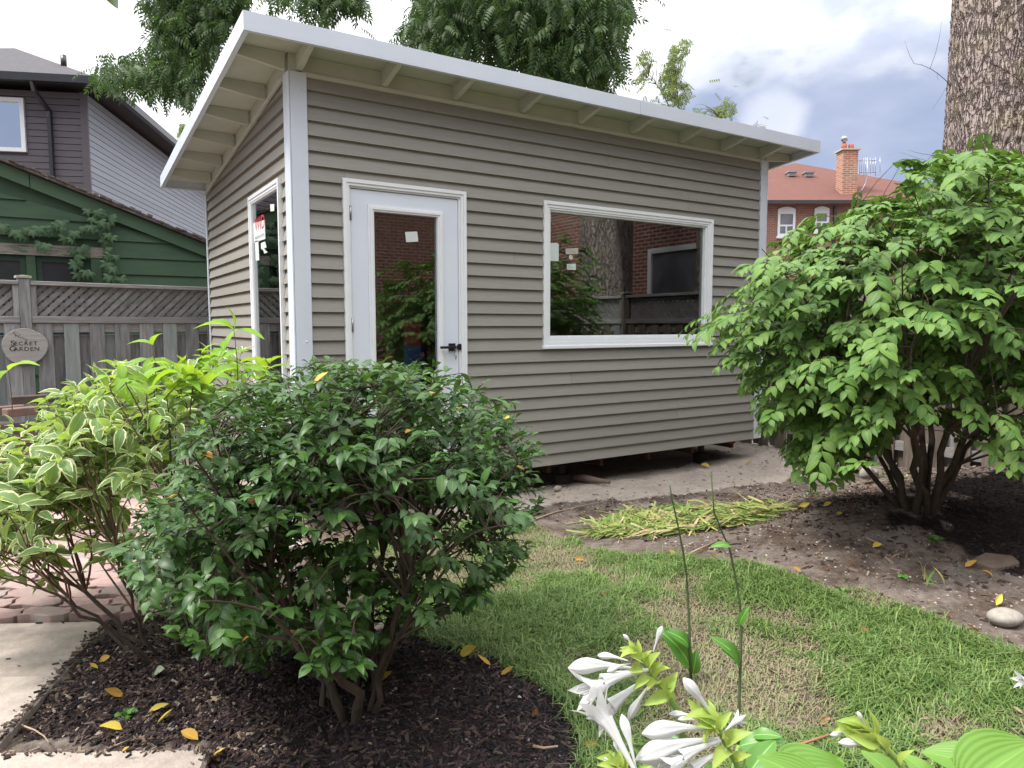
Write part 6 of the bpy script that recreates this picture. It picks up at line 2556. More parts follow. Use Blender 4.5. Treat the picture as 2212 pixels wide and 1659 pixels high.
P = ground_pts(26000, mulch_test, (-1.9, 0.3, -3.6, -0.9))
chips("mulch_chips", "black and purple-brown shredded bark mulch around the dark shrub", P,
      isl("mulch_chip", [(0.012, 0.010, 0.011), (0.022, 0.016, 0.017), (0.040, 0.026, 0.027), (0.015, 0.012, 0.014), (0.060, 0.040, 0.034), (0.013, 0.011, 0.012), (0.036, 0.019, 0.025), (0.085, 0.06, 0.047)]), (0.006, 0.050), 0.22, 0.12)
P = ground_pts(3200, mulch_test, (-1.9, 0.3, -3.6, -0.9))
Pb = ground_pts(5200, lambda x, y: mulch_test(x, y) & (x < -0.55) & (y < -1.2), (-1.9, -0.5, -2.9, -1.0))
Pb = Pb[rng.random(len(Pb)) < sstep(-0.55, -1.2, Pb[:, 0])]
chips("mulch_chips", "browner mixed bark chips towards the concrete path", Pb, isl("brown_mulch", [(0.075, 0.048, 0.038), (0.11, 0.075, 0.058), (0.05, 0.032, 0.030), (0.15, 0.11, 0.085), (0.035, 0.024, 0.024), (0.06, 0.034, 0.034)]), (0.006, 0.042), 0.26, 0.13)
chips("mulch_shards", "longer splinters of black bark mulch around the dark shrub", P, isl("mulch_shard", [(0.010, 0.009, 0.010), (0.024, 0.018, 0.019), (0.04, 0.028, 0.027), (0.015, 0.013, 0.014), (0.06, 0.045, 0.037), (0.03, 0.018, 0.024)]), (0.03, 0.085), 0.13, 0.08, tilt=0.25)
P = ground_pts(5000, lambda x, y: mulch_test(x, y) & (x > 1.5), (1.5, 5.3, -4.0, -0.6))
chips("mulch_chips", "black mulch in the shade right of the bright shrub's trunk", P, isl("shade_mulch", [(0.014, 0.011, 0.011), (0.03, 0.022, 0.02), (0.05, 0.036, 0.03), (0.02, 0.016, 0.015)]), (0.008, 0.05), 0.22, 0.12)
P = ground_pts(520, mulch_test, (-1.9, 0.3, -3.6, -0.9))
chips("pebbles", "small pale pebbles scattered through the black mulch", P, isl("pebble", [(0.25, 0.22, 0.19), (0.17, 0.15, 0.13), (0.22, 0.16, 0.12), (0.36, 0.34, 0.31), (0.12, 0.11, 0.11), (0.2, 0.18, 0.17)], 0.7), (0.005, 0.022), 0.75, 0.5, PEB, cat="pebbles", smooth=True)
P = ground_pts(26000, soil_test, (1.6, 5.7, -5.0, 0.3))
dens = np.exp(-(((P[:, 0] - 3.9) / 1.3) ** 2 + ((P[:, 1] + 2.3) / 0.75) ** 2))
P = P[rng.random(len(P)) < 0.16 + 0.84 * dens]
chips("bark_litter", "brown bark bits and leaf litter on the soil under the bright shrub", P, isl("bark_bit", [(0.05, 0.034, 0.028), (0.10, 0.065, 0.05), (0.16, 0.12, 0.095), (0.035, 0.026, 0.023), (0.22, 0.17, 0.13), (0.075, 0.05, 0.04), (0.12, 0.06, 0.035), (0.05, 0.034, 0.028)]), (0.006, 0.055), 0.32, 0.14, cat="leaf litter")
P = ground_pts(3800, soil_test, (1.6, 5.7, -5.0, 0.3))
chips("gravel", "fine pale gravel on the bare soil beside the lawn", P, isl("gravel_bit", [(0.36, 0.32, 0.28), (0.25, 0.22, 0.2), (0.44, 0.41, 0.38), (0.17, 0.15, 0.14), (0.32, 0.26, 0.2)], 0.8), (0.005, 0.020), 0.8, 0.5, PEB, cat="gravel", smooth=True)
P = ground_pts(800, sand_test, (0.6, 5.8, -1.0, 0.5))
chips("dirt_clods", "lumps of tan dirt and wood scraps on the sandy strip along the studio", P, isl("clod", [(0.38, 0.325, 0.275), (0.33, 0.28, 0.235), (0.22, 0.175, 0.145), (0.44, 0.38, 0.33)]), (0.006, 0.045), 0.6, 0.35, PEB, cat="dirt", smooth=True)
P = ground_pts(1600, lambda x, y: zone_masks(x, y)[1] & (x < -0.9), (-1.9, -0.8, -2.7, -1.0))
chips("bark_scraps", "paler bark scraps along the edge of the concrete path", P, isl("bark_scrap", [(0.12, 0.085, 0.065), (0.20, 0.155, 0.125), (0.085, 0.06, 0.05), (0.28, 0.23, 0.19)]), (0.008, 0.05), 0.25, 0.12)

def on_slab(n, corners, z, edge):
    c = np.array([q[:2] for q in corners])
    out = []
    while len(out) < n:
        t = rng.random()
        a_, b_ = (c[0], c[1])
        q = a_ + (b_ - a_) * t + (c[2] - c[1]) * np.abs(rng.normal()) * edge / np.linalg.norm(c[2] - c[1])
        out.append((q[0], q[1], z))
    return np.array(out)


def slab_chips(name, label, P, mat, size, aspect, flat, proto=BOX, cat="litter"):
    m = len(P)
    d = np.stack([rng.normal(size=m), rng.normal(size=m), rng.normal(size=m) * 0.1], -1)
    R = frames(P, d, np.tile([[0, 0, 1.0]], (m, 1)) + rng.normal(size=(m, 3)) * 0.15)
    L0 = size[0] + (size[1] - size[0]) * rng.random(m) ** 2
    S = np.stack([L0 * aspect, L0, L0 * flat], -1)
    P = P + np.array([0, 0, 0.002]) + np.stack([0 * L0, 0 * L0, S[:, 2] * 0.5], -1)
    V, F, U = scatter(proto, P, R, S)
    props(np_mesh(name, V, F, mat, kind='stuff', uv=U, smooth=False), label, cat)


scr = isl("slab_scrap", [(0.03, 0.022, 0.02), (0.06, 0.04, 0.034), (0.10, 0.07, 0.055), (0.018, 0.015, 0.015), (0.2, 0.16, 0.13)])
Ps = np.concatenate([on_slab(330, [A, B, B + e1], 0.035, 0.02), on_slab(22, [A, B, B + e1], 0.035, 0.4), on_slab(170, [C1 + cl * 1.0, C1, C1 + ce], 0.055, 0.02), on_slab(40, [C1, C1 + ce * 0.3, C1 + cl], 0.055, 0.03)])
slab_chips("slab_litter", "bark crumbs strewn along the edges of the concrete slabs", Ps, scr, (0.004, 0.034), 0.3, 0.15)

# ---- heap of cut strap leaves
pc = pix_ground(1500, 1128)[:2]
pile = thing("leaf_pile", "flattened heap of cut yellow-green strap leaves on the soil before the studio", "leaf pile", (pc[0], pc[1], 0))


def strap_proto(seed, n=6, w=0.052):
    r = np.random.default_rng(seed)
    V, U, F = [], [], []
    bend = r.normal() * 0.22
    kink = r.normal() * 0.05
    for i in range(n + 1):
        t = i / n
        ww = w * 0.5 * (1 - t ** 3 * 0.9) * (0.7 + 0.3 * math.sin(math.pi * min(1, t * 1.3)))
        x = bend * t * t + kink * math.sin(t * 5)
        z = 0.04 * math.sin(t * 3.0 + seed) * t
        V += [(x - ww, t, z + ww * 0.5), (x, t, z), (x + ww, t, z + ww * 0.5)]
        U += [(0, t), (0.5, t), (1, t)]
    for i in range(n):
        b_ = i * 3
        F += [(b_, b_ + 1, b_ + 4, b_ + 3), (b_ + 1, b_ + 2, b_ + 5, b_ + 4)]
    return np.array(V), np.array(F), np.array(U)


SP = [strap_proto(s) for s in range(5)]
g = np.random.default_rng(77)
m = 1300
th = g.random(m) * 2 * math.pi
rr = np.sqrt(g.random(m))
sx_, sy_ = 0.86, 0.52
px_ = pc[0] + rr * np.cos(th) * sx_ * 0.92 - 0.02
py_ = pc[1] + rr * np.sin(th) * sy_ * 0.9 - 0.12 * (px_ - pc[0])
hz_ = 0.05 * (1 - rr ** 2) * g.random(m) + 0.006
pts = np.stack([px_, py_, height(px_, py_) + hz_ + 0.02], -1)
fan = np.where(px_ < pc[0] - 0.1, math.pi + 0.35, 0.15) + (py_ - pc[1]) * 0.9 + g.normal(size=m) * 0.42
fan = np.where(g.random(m) < 0.3, g.random(m) * 6.28, fan)
d = np.stack([np.cos(fan), np.sin(fan), -0.06 + 0.10 * g.normal(size=m)], -1)
n_ = np.stack([g.normal(size=m) * 0.5, g.normal(size=m) * 0.5, np.ones(m)], -1)
ln = 0.16 + 0.24 * g.random(m)
pts = pts - d * (ln * 0.5)[:, None]
R = frames(pts, d, n_)
pid = g.integers(0, 5, m)
dryl = g.random(m) < 0.22
order = np.argsort(-(hz_ + 0.02 * g.random(m)))
part = np.zeros(m, bool)
part[order[:280]] = True
pmesh = {}
for i in np.nonzero(part)[0]:
    key = (pid[i], dryl[i])
    if key not in pmesh:
        pmesh[key] = proto_mesh("leaf", SP[pid[i]], LM['straw'] if dryl[i] else LM['strap'])
    o = bpy.data.objects.new("leaf", pmesh[key])
    o.parent = pile
    o.matrix_basis = mat4(R[i], pts[i] - np.array([pc[0], pc[1], 0]), ln[i])
    COL.objects.link(o)
for dsel, mt in ((False, LM['strap']), (True, LM['straw'])):
    ch_ = [scatter(SP[k], pts[s_], R[s_], ln[s_]) for k in range(5) for s_ in [(~part) & (pid == k) & (dryl == dsel)] if s_.any()]
    V, F, U = merge(ch_)
    np_mesh("leaves", V, F, mt, pile, kind='stuff', uv=U)

# ---- fallen leaves, one by one
FL = [((410, 1592), 'orange', 58, "bright orange-yellow fallen leaf on black mulch just above the lower slab"),
      ((240, 1576), 'yellow', 62, "long yellow fallen leaf on mulch left of the bright orange one"),
      ((245, 1501), 'orange', 55, "torn orange-brown fallen leaf on mulch midway to the path"),
      ((343, 1533), 'yellow', 56, "narrow yellow fallen leaf lying level on the mulch above the small green weed"),
      ((360, 1555), 'yellow', 46, "crumpled yellow-green fallen leaf just below the narrow yellow one"),
      ((204, 1441), 'yellow', 26, "small yellow fallen leaf near the top of the mulch by the path edge"),
      ((228, 1424), 'orange', 34, "small orange-and-yellow fallen leaf at the foot of the dogwood stems"),
      ((14, 1583), 'yellow', 44, "yellow-green fallen leaf at the path's lower edge, cut by the picture side"),
      ((460, 1508), 'tan', 40, "pale three-lobed dry leaf on dark mulch left of the shrub's trunk"),
      ((350, 1455), 'greyg', 60, "long grey-green fallen leaf curled on the mulch below the dogwood"),
      ((475, 1629), 'yellow', 38, "yellow fallen leaf at the right end of the lower slab"),
      ((272, 1622), 'orange', 24, "small brownish yellow leaf on top of the lower slab"),
      ((833, 1470), 'yellow', 48, "pale yellow heart-shaped leaf between the dark shrub's trunks"),
      ((1010, 1416), 'yellow', 54, "large pale yellow leaf at the lawn edge right of the dark shrub"),
      ((1045, 1433), 'orange', 46, "tan-orange leaf strip lying along the lawn edge"),
      ((1096, 1453), 'orange', 38, "orange-yellow leaf at the end of the lawn-edge leaf line"),
      ((987, 1348), 'yellow', 24, "small yellow leaf lying in the deep grass"),
      ((1281, 1617), 'orange', 54, "orange fallen leaf on purple mulch below the white hosta buds"),
      ((1156, 1540), 'brown', 46, "brown pointed leaf standing on the mulch by the lawn corner"),
      ((1306, 1291), 'brown', 34, "rusty leaf lying in the middle of the worn lawn"),
      ((1864, 1367), 'brown', 34, "brown leaf lying on the long grass below the soil"),
      ((2077, 1381), 'tan', 30, "pale tan leaf on the grass nearest the round stone"),
      ((2101, 1364), 'orange', 40, "yellow-brown leaf at the grass edge below the round stone"),
      ((2153, 1301), 'yellow', 36, "slender yellow leaf on the soil above the round stone"),
      ((1894, 1180), 'yellow', 30, "curled yellow leaf on the soil right of the cut leaves"),
      ((1899, 1194), 'yellow', 20, "small round yellow leaf just below the curled one on the soil"),
      ((1735, 1094), 'yellow', 34, "bright yellow leaf just right of the cut leaf heap"),
      ((1786, 1092), 'yellow', 24, "yellow leaf on brown litter farther right of the cut leaf heap"),
      ((1813, 1111), 'yellow', 26, "yellow leaf on brown litter towards the bright shrub's trunk"),
      ((2097, 1222), 'orange', 42, "orange-yellow leaf on soil left of the flat stone"),
      ((2131, 1241), 'orange', 32, "pale orange leaf on soil just under the flat stone"),
      ((1720, 1232), 'orange', 28, "small orange leaf at the soil's border with the lawn"),
      ((1774, 1559), 'brown', 36, "pinkish brown leaf on dark grass above the lower hosta bud"),
      ((1889, 1484), 'brown', 20, "tiny pink-brown leaf in the middle of the dry grass"),
      ((2199, 1543), 'tan', 40, "tan leaf on the grass at the picture's right side"),
      ((1523, 1007), 'yellow', 26, "yellow leaf on the sandy strip in front of the studio"),
      ((1619, 999), 'yellow', 18, "tiny yellow leaf on the sandy strip near the studio's right post"),
      ((1250, 1211), 'orange', 32, "orange leaf near the top of the lawn by the cut leaves"),
      ((1453, 1198), 'yellow', 28, "yellow leaf under the front of the cut leaf heap"),
      ((1540, 1206), 'brown', 32, "crumpled rust leaf beside a white scrap on the soil edge")]
for (x, y), colr, szp, lab in FL:
    g0 = pix_ground(x, y, 0.0)
    zq = ht(g0[None])[0] - ground_z(g0[0], g0[1]) + 0.012
    onslab = lab.endswith("lower slab") and "top" in lab
    p = pix_plane(x, y, 0.082) if onslab else pix_ground(x, y, zq)
    dep = np.dot(p - CAM, CF)
    a_ = rng.random() * 6.28 if "level" not in lab else 0.0
    d = np.array([math.cos(a_), math.sin(a_), 0.12 + 0.15 * rng.normal()])
    if abs(np.dot(d / np.linalg.norm(d), CF)) > 0.75:
        d = CR * (1 if rng.random() < 0.5 else -1) + np.array([0, 0, 0.15]) + 0.3 * CF
    if "standing" in lab:
        d = np.array([0.3, 0.1, 0.9])
    s = szp / FPX * dep * 0.74
    nrm_ = np.array([rng.normal() * 0.35 - 0.15, -0.35 + rng.normal() * 0.3, 1.0])
    R_ = frames(p[None], d[None], nrm_[None])[0]
    pr = leaf_proto(w=0.40 + 0.2 * rng.random(), nseg=5, fold=0.3 + 0.8 * rng.random(), droop=-0.15 - 0.5 * rng.random(), seed=int(x), peak=0.42, wavy=0.07)
    if "three-lobed" in lab:
        pr = merge([scatter(leaf_proto(w=0.4, nseg=3, seed=i), np.zeros((1, 3)), frames(np.zeros((1, 3)), np.array([[math.sin(t), math.cos(t), 0.15]]), np.array([[0, 0, 1.0]])), np.array([q])) for i, (t, q) in enumerate(((0, 0.9), (1.0, 0.75), (-1.1, 0.7)))])
    o_pos = p - R_[:, 1] * s * 0.5
    me = proto_mesh("fallen_leaf", pr, LM[colr])
    o = bpy.data.objects.new("fallen_leaf", me)
    o.matrix_world = mat4(R_, o_pos, s)
    COL.objects.link(o)
    props(o, lab, "leaf", "fallen leaves on the ground")

# ---- sticks and wood
def stick(name, pts, r, label, mat, cat="stick", group="sticks on the ground"):
    P3 = []
    for x, y, h in pts:
        q = pix_ground(x, y, 0.0)
        P3.append(pix_ground(x, y, ht(q[None])[0] - ground_z(q[0], q[1]) + h))
    mb = MB()
    mb.tube(P3, np.linspace(r, r * 0.6, len(P3)), 6)
    o = mb.build(name, mat)
    return props(o, label, cat, group)


M['pale_stick'] = surf("pale_stick", (0.40, 0.30, 0.21), (0.28, 0.2, 0.14), scale=20, rough=0.8)
stick("fallen_twig", [(1155, 1122, .01), (1200, 1106, .02), (1255, 1093, .015), (1322, 1080, .02)], 0.006, "long bent pale twig on the pinkish soil left of the cut leaves", M['pale_stick'])
stick("fallen_twig", [(1222, 1132, .012), (1270, 1125, .014), (1335, 1114, .02)], 0.006, "straight pale twig pointing into the cut leaf heap", M['pale_stick'])
stick("fallen_twig", [(1478, 1202, .01), (1510, 1186, .016), (1545, 1171, .012)], 0.007, "brown twig on the soil below the cut leaf heap", M['pale_stick'])
stick("fallen_twig", [(1680, 1621, .03), (1735, 1606, .05), (1792, 1587, .07)], 0.006, "reddish brown stalk over the grass by the lower hosta bud", surf("red_stalk", (0.34, 0.16, 0.08), (0.25, 0.12, 0.07), rough=0.7))
stick("fallen_twig", [(1870, 1161, .01), (1890, 1170, .012), (1907, 1178, .01)], 0.007, "short grey twig above the curled yellow leaf", M['pale_stick'])
stick("fallen_twig", [(40, 1564, .02), (75, 1577, .03), (95, 1590, .025), (106, 1604, .02)], 0.0035, "thin curved pale twig on the mulch near the path's lower corner", M['pale_stick'])
stick("fallen_twig", [(225, 1622, .012), (255, 1608, .015), (285, 1596, .012)], 0.0035, "thin brown twig under the long yellow leaf", M['pale_stick'])
stick("fallen_twig", [(1152, 1612, .01), (1175, 1616, .012), (1205, 1612, .01)], 0.006, "pale wood sliver on purple mulch left of the orange leaf", M['pale_stick'])
q = pix_ground(1290, 1040)
wood = MB()
w0, w1 = pix_ground(1262, 1032, 0.05), pix_ground(1318, 1042, 0.04)
wood.tube([w0 + np.array([-.05, .10, -.01]), w0, w1], [0.02, 0.036, 0.016], 7)
o = wood.build("log", surf("split_log", (0.20, 0.15, 0.12), (0.12, 0.09, 0.075), scale=12, rough=0.9, bump=0.5))
props(o, "short split log lying in the shadow under the studio's front edge", "log")

# ---- stones and bricks
def rock(name, center, size, label, cat, mat, seed, flat=1.0, rot=0.0):
    g = np.random.default_rng(seed)
    V, F, U = ball(20, 12)
    ph_ = g.random(3) * 6
    nrm_ = V / 0.5
    amp = 1 + 0.10 * np.sin(nrm_[:, 0] * 2.3 + ph_[0]) + 0.08 * np.sin(nrm_[:, 1] * 3.1 + ph_[1]) + 0.05 * np.sin(nrm_[:, 2] * 4 + ph_[2])
    V = V * amp[:, None] * np.array(size)
    c_, s_ = math.cos(rot), math.sin(rot)
    V = V @ np.array([[c_, s_, 0], [-s_, c_, 0], [0, 0, 1]])
    o = np_mesh(name, V + np.array(center), F, mat)
    return props(o, label, cat)


p = pix_ground(2178, 1335, 0.03)
rock("round_stone", p + np.array([0, 0, 0.0]), (0.155, 0.095, 0.085), "smooth pale oval stone on soil at the picture's right side", "stone", M['stone'], 1, rot=-0.5)
p = pix_ground(2140, 1206, 0.03)
mb = MB()
cs = [pix_ground(x, y, 0.025) for x, y in ((2093, 1207), (2125, 1191), (2190, 1199), (2205, 1212), (2150, 1224))]
mb.prism([tuple(c) for c in cs], (0.0, 0.0, -0.07))
o = mb.build("flat_stone", surf("flat_stone", (0.16, 0.12, 0.095), (0.11, 0.085, 0.07), scale=14, rough=0.9, bump=0.5), bevel=0.012)
props(o, "flat brown angular stone lying under the bright shrub's right side", "stone")
for i, (x, y, s, lab) in enumerate(((1418, 879 + 60, 0.05, None), (1205, 1000 + 55, 0.05, "small tan stone on the sandy strip beside the dark shrub"), (1985 - 190, 985, 0.09, None))):
    if lab:
        rock("small_stone", pix_ground(x, y, 0.03), (s * 1.6, s, s), lab, "stone", M['stone'], 5 + i)
rock("small_stone", pix_ground(1872, 1022, 0.10), (0.17, 0.12, 0.12), "grey stone behind the bright shrub's stems near the fence", "stone", M['stone'], 9)
rock("small_stone", pix_ground(1822, 1000, 0.08), (0.13, 0.09, 0.07), "whitish stone at the fence foot left of the bright shrub's stems", "stone", surf("white_stone", (0.6, 0.58, 0.55), (0.5, 0.48, 0.45), rough=0.8), 10)
rock("small_stone", pix_ground(1882, 1026 - 6, 0.06), (0.16, 0.10, 0.08), "low tan stone half buried left of the bright shrub's trunk", "stone", M['stone'], 12)


def brick_at(x, y, z, L, rot, label, mat=M['brick_block'], hgt=0.06):
    p = pix_ground(x, y, z)
    a_ = np.array([math.cos(rot), math.sin(rot), 0])
    b_ = np.array([-a_[1], a_[0], 0])
    mb = MB()
    mb.obox(p - a_ * L / 2 - b_ * 0.05 - np.array([0, 0, hgt / 2]), a_ * L, b_ * 0.10, np.array([0, 0, hgt]))
    o = mb.build("loose_brick", mat, bevel=0.006)
    return props(o, label, "brick", "loose bricks at the left fence foot")


def zc(px_, py_, dep):          # height of a picture point at that depth
    return pix_depth(px_, py_, dep)


for (x, y, dep, rot, Lq, lab) in ((44, 889, 5.6, 0.75, 0.22, "reddish brick lying aslant in front, below the garden plaque"), (20, 885, 5.95, 0.6, 0.2, "brick cut off by the picture side at the fence foot"),
                                  (70, 862, 5.9, 0.45, 0.3, "darker brick lying on top of the others by the fence")):
    p = pix_depth(x, y, dep)
    a_ = np.array([math.cos(rot - 0.3), math.sin(rot - 0.3), 0.0])
    b_ = np.array([-a_[1], a_[0], 0])
    mb = MB()
    mb.obox(p - a_ * Lq / 2 - b_ * 0.05 - np.array([0, 0, 0.032]), a_ * Lq, b_ * 0.10, np.array([0, 0, 0.064]))
    o = mb.build("loose_brick", M['brick_block'] if "darker" not in lab else M['dark_wood'], bevel=0.006)
    props(o, lab, "brick", "loose bricks at the left fence foot")
# low timber edging they lie on
p0, p1 = pix_depth(-60, 905, 6.0), pix_depth(150, 900, 5.9)
mb = MB()
dd = p1 - p0
dd[2] = 0
for zl in (0.0, 0.19, 0.38):
    if zl + 0.18 < p0[2]:
        pass
nlay = max(1, int((min(p0[2], p1[2]) - 0.03) / 0.17))
edging = thing("timber_edging", "dark low timber edging at the left fence foot, bricks on top", "edging", (float(p0[0]), float(p0[1]), 0))
hh = (min(p0[2], p1[2]) - 0.035) / nlay
for k in range(nlay):
    mb = MB()
    mb.obox(np.array([p0[0], p0[1], k * hh + 0.002]), np.array([dd[0], dd[1], 0]), np.array([-0.14 * dd[1], 0.14 * dd[0], 0]) / np.linalg.norm(dd[:2]), np.array([0, 0, hh - 0.004]))
    mb.build("timber", M['dark_wood'], edging, bevel=0.008)

# ---- weeds
def weed(x, y, n, ln, label, mat=LM['weed'], w=0.5, spread=1.0, name="weed", upv=0.7):
    g0 = pix_ground(x, y, 0.0)
    p = pix_ground(x, y, ht(g0[None])[0] - ground_z(g0[0], g0[1]))
    g = np.random.default_rng(int(x * 7 + y))
    m = n
    d = np.stack([g.normal(size=m) * spread, g.normal(size=m) * spread, upv * np.abs(g.normal(size=m)) + 0.15], -1)
    n_ = np.stack([g.normal(size=m) * 0.4, g.normal(size=m) * 0.4 - 0.2, np.ones(m)], -1)
    pos = p + g.normal(size=(m, 3)) * np.array([ln * 0.5, ln * 0.5, 0.0]) + np.array([0, 0, 0.004])
    R = frames(pos, d, n_)
    pr = leaf_proto(w=w, nseg=4, fold=0.25, droop=0.35, seed=3)
    root = thing(name, label, "weed", tuple(p), "weeds")
    me = proto_mesh("leaf", pr, mat)
    for i in range(m):
        o = bpy.data.objects.new("leaf", me)
        o.parent = root
        o.matrix_basis = mat4(R[i], pos[i] - p, ln * (0.7 + 0.6 * g.random()))
        COL.objects.link(o)


weed(271, 1546, 26, 0.026, "small low green weed on the mulch between the yellow leaves", w=0.6)
weed(2020, 1168, 12, 0.036, "clover-like weed with round leaves on the soil below the bright shrub", w=0.85)
weed(1810, 1288, 40, 0.035, "fresh lime-green weed at the lawn's soil border", w=0.6, upv=1.2)
weed(200, 1318, 16, 0.035, "weed tuft sprouting between red pavers and slab", w=0.25, upv=1.0)
weed(350, 1331 - 4, 9, 0.03, "tiny weed in the paver joint near the dogwood stems", w=0.25)
weed(2012, 1255, 8, 0.10, "spiky strap-leaved sprout on bare soil above the lawn", w=0.12, upv=2.0, mat=LM['strap'], spread=0.5)
weed(1955, 1250, 7, 0.03, "tiny two-tone weed on bare soil left of the spiky sprout", w=0.7)
weed(1730, 1255, 12, 0.028, "low weed on soil right of the tall bare hosta stalk", w=0.5)
weed(30, 1208, 30, 0.035, "green weed patch at the far edge of the red pavers", w=0.6)
weed(1760, 1070, 18, 0.05, "green grassy tuft right of the cut leaf heap", w=0.2, upv=1.0)
weed(1900, 1030, 14, 0.16, "dry grassy tuft left of the bright shrub's trunk", w=0.05, upv=1.4, mat=LM['strap'], spread=0.7)
weed(1800, 1035, 16, 0.06, "low ragged weeds at the edge of the sandy strip", w=0.3, upv=0.9)
weed(1105, 1435, 10, 0.03, "pale weed sprout at the mulch's lawn edge", w=0.4)

# ================================================================== HOSTAS IN FRONT
def flower(root, base, tip, kind):
    """white trumpet flower: slim tube widening to petals; kind bud or open"""
    base, tip = np.array(base), np.array(tip)
    ax = tip - base
    L0 = np.linalg.norm(ax)
    ax /= L0
    if kind == 'bud':
        prof = [(0, .020), (.12, .026), (.3, .034), (.45, .046), (.58, .074), (.70, .098), (.80, .098), (.88, .078), (.95, .042), (1.0, .006)]
    else:
        prof = [(0, .022), (.15, .03), (.35, .042), (.5, .058), (.6, .075), (.66, .09)]
    n = 24
    a0 = np.cross(ax, [0, 0, 1.0])
    a0 /= np.linalg.norm(a0)
    b0 = np.cross(ax, a0)
    sag = np.array([0, 0, -1.0]) * L0 * 0.05
    V = []
    for t, r in prof:
        for k in range(n):
            th_ = 2 * math.pi * k / n
            rr_ = r * L0 * (1 + (0.13 * math.cos(6 * th_) if t > 0.4 else 0))
            V.append(base + ax * L0 * t + sag * math.sin(math.pi * t) * -1 + (a0 * math.cos(th_) + b0 * math.sin(th_)) * rr_)
    mb = MB()
    fs = [(i * n + k, i * n + (k + 1) % n, (i + 1) * n + (k + 1) % n, (i + 1) * n + k) for i in range(len(prof) - 1) for k in range(n)]
    mb.mesh(V, fs, True)
    f = mb.build("flower", LM['petal'], root)
    if kind == 'open':
        pr = leaf_proto(w=0.36, nseg=5, fold=0.35, droop=0.32, seed=1, peak=0.45)
        for k in range(6):
            th_ = 2 * math.pi * k / 6 + 0.3
            rad_ = a0 * math.cos(th_) + b0 * math.sin(th_)
            p = base + ax * L0 * 0.62 + rad_ * L0 * 0.075
            d = ax * 0.95 + rad_ * (0.12 + 0.16 * rng.random())
            R_ = frames(p[None], d[None], (-rad_ + ax * 0.3)[None])
            V_, F_, U_ = scatter(pr, p[None], R_, np.array([L0 * 0.42]))
            np_mesh("petal", V_, F_, LM['petal'], f, uv=U_)
        mb = MB()
        for k in range(4):
            e = base + ax * L0 * 0.98 + (a0 * math.cos(k * 1.7) + b0 * math.sin(k * 1.7)) * L0 * 0.05
            mb.tube([base + ax * L0 * 0.6, e, e + np.array([0, 0, 0.004])], 0.0007, 4)
        mb.build("stamen", LM['petal'], f)
    return f


def bract(root, p, d, s, w=0.55, up_=None):
    pr = leaf_proto(w=w * 0.9, nseg=6, fold=0.95, droop=0.30, seed=2, peak=0.42)
    p, d = np.array(p), np.array(d)
    s = s * 0.86
    jit = rng.normal(size=3) * 0.45
    R_ = frames(p[None], d[None], np.array([up_ if up_ is not None else (-CF * 0.5 + CU * 0.6 + jit)]))
    V_, F_, U_ = scatter(pr, p[None], R_, np.array([s]))
    return np_mesh("bract", V_, F_, LM['bract'], root, uv=U_)


def Rb(x, y):           # enlarged crop 2200..3100 x 2400..3024 -> picture
    return ((2200 + x * 0.7087) * 0.5486, (2400 + y * 0.7087) * 0.5486)


HD = 1.05


def hp(x, y, dd=0.0):
    q = Rb(x, y)
    return pix_depth(q[0], q[1], HD + dd)


def scape(label, stem_px, dd0, flowers, bracts, cat="flower"):
    st = [hp(x, y, d_) for x, y, d_ in stem_px]
    root = thing("hosta_flower", label, cat, tuple(st[0] * np.array([1, 1, 0])), "white hosta flowers")
    mb = MB()
    # down to the ground
    low = st[0].copy()
    gb = low + CF * -0.02 + np.array([-0.02, -0.12, 0])
    gb[2] = ground_z(gb[0], gb[1])
    path_ = list(bez(gb, (gb + low) / 2 + np.array([0.02, 0.03, 0.0]), low, 6)) + st[1:]
    mb.tube(path_, list(np.linspace(0.0058, 0.0048, 6)) + list(np.linspace(0.0045, 0.0028, len(st) - 1)), 8)
    mb.build("stem", M['green_stem'], root)
    for (bx, by, tx, ty, kd_, d0, d1) in flowers:
        flower(root, hp(bx, by, dd0 + d0), hp(tx, ty, dd0 + d1), kd_)
    for (bx, by, tx, ty, w_, d0, d1) in bracts:
        a_, t_ = hp(bx, by, dd0 + d0), hp(tx, ty, dd0 + d1)
        bract(root, a_, t_ - a_, np.linalg.norm(t_ - a_), w_)
    return root


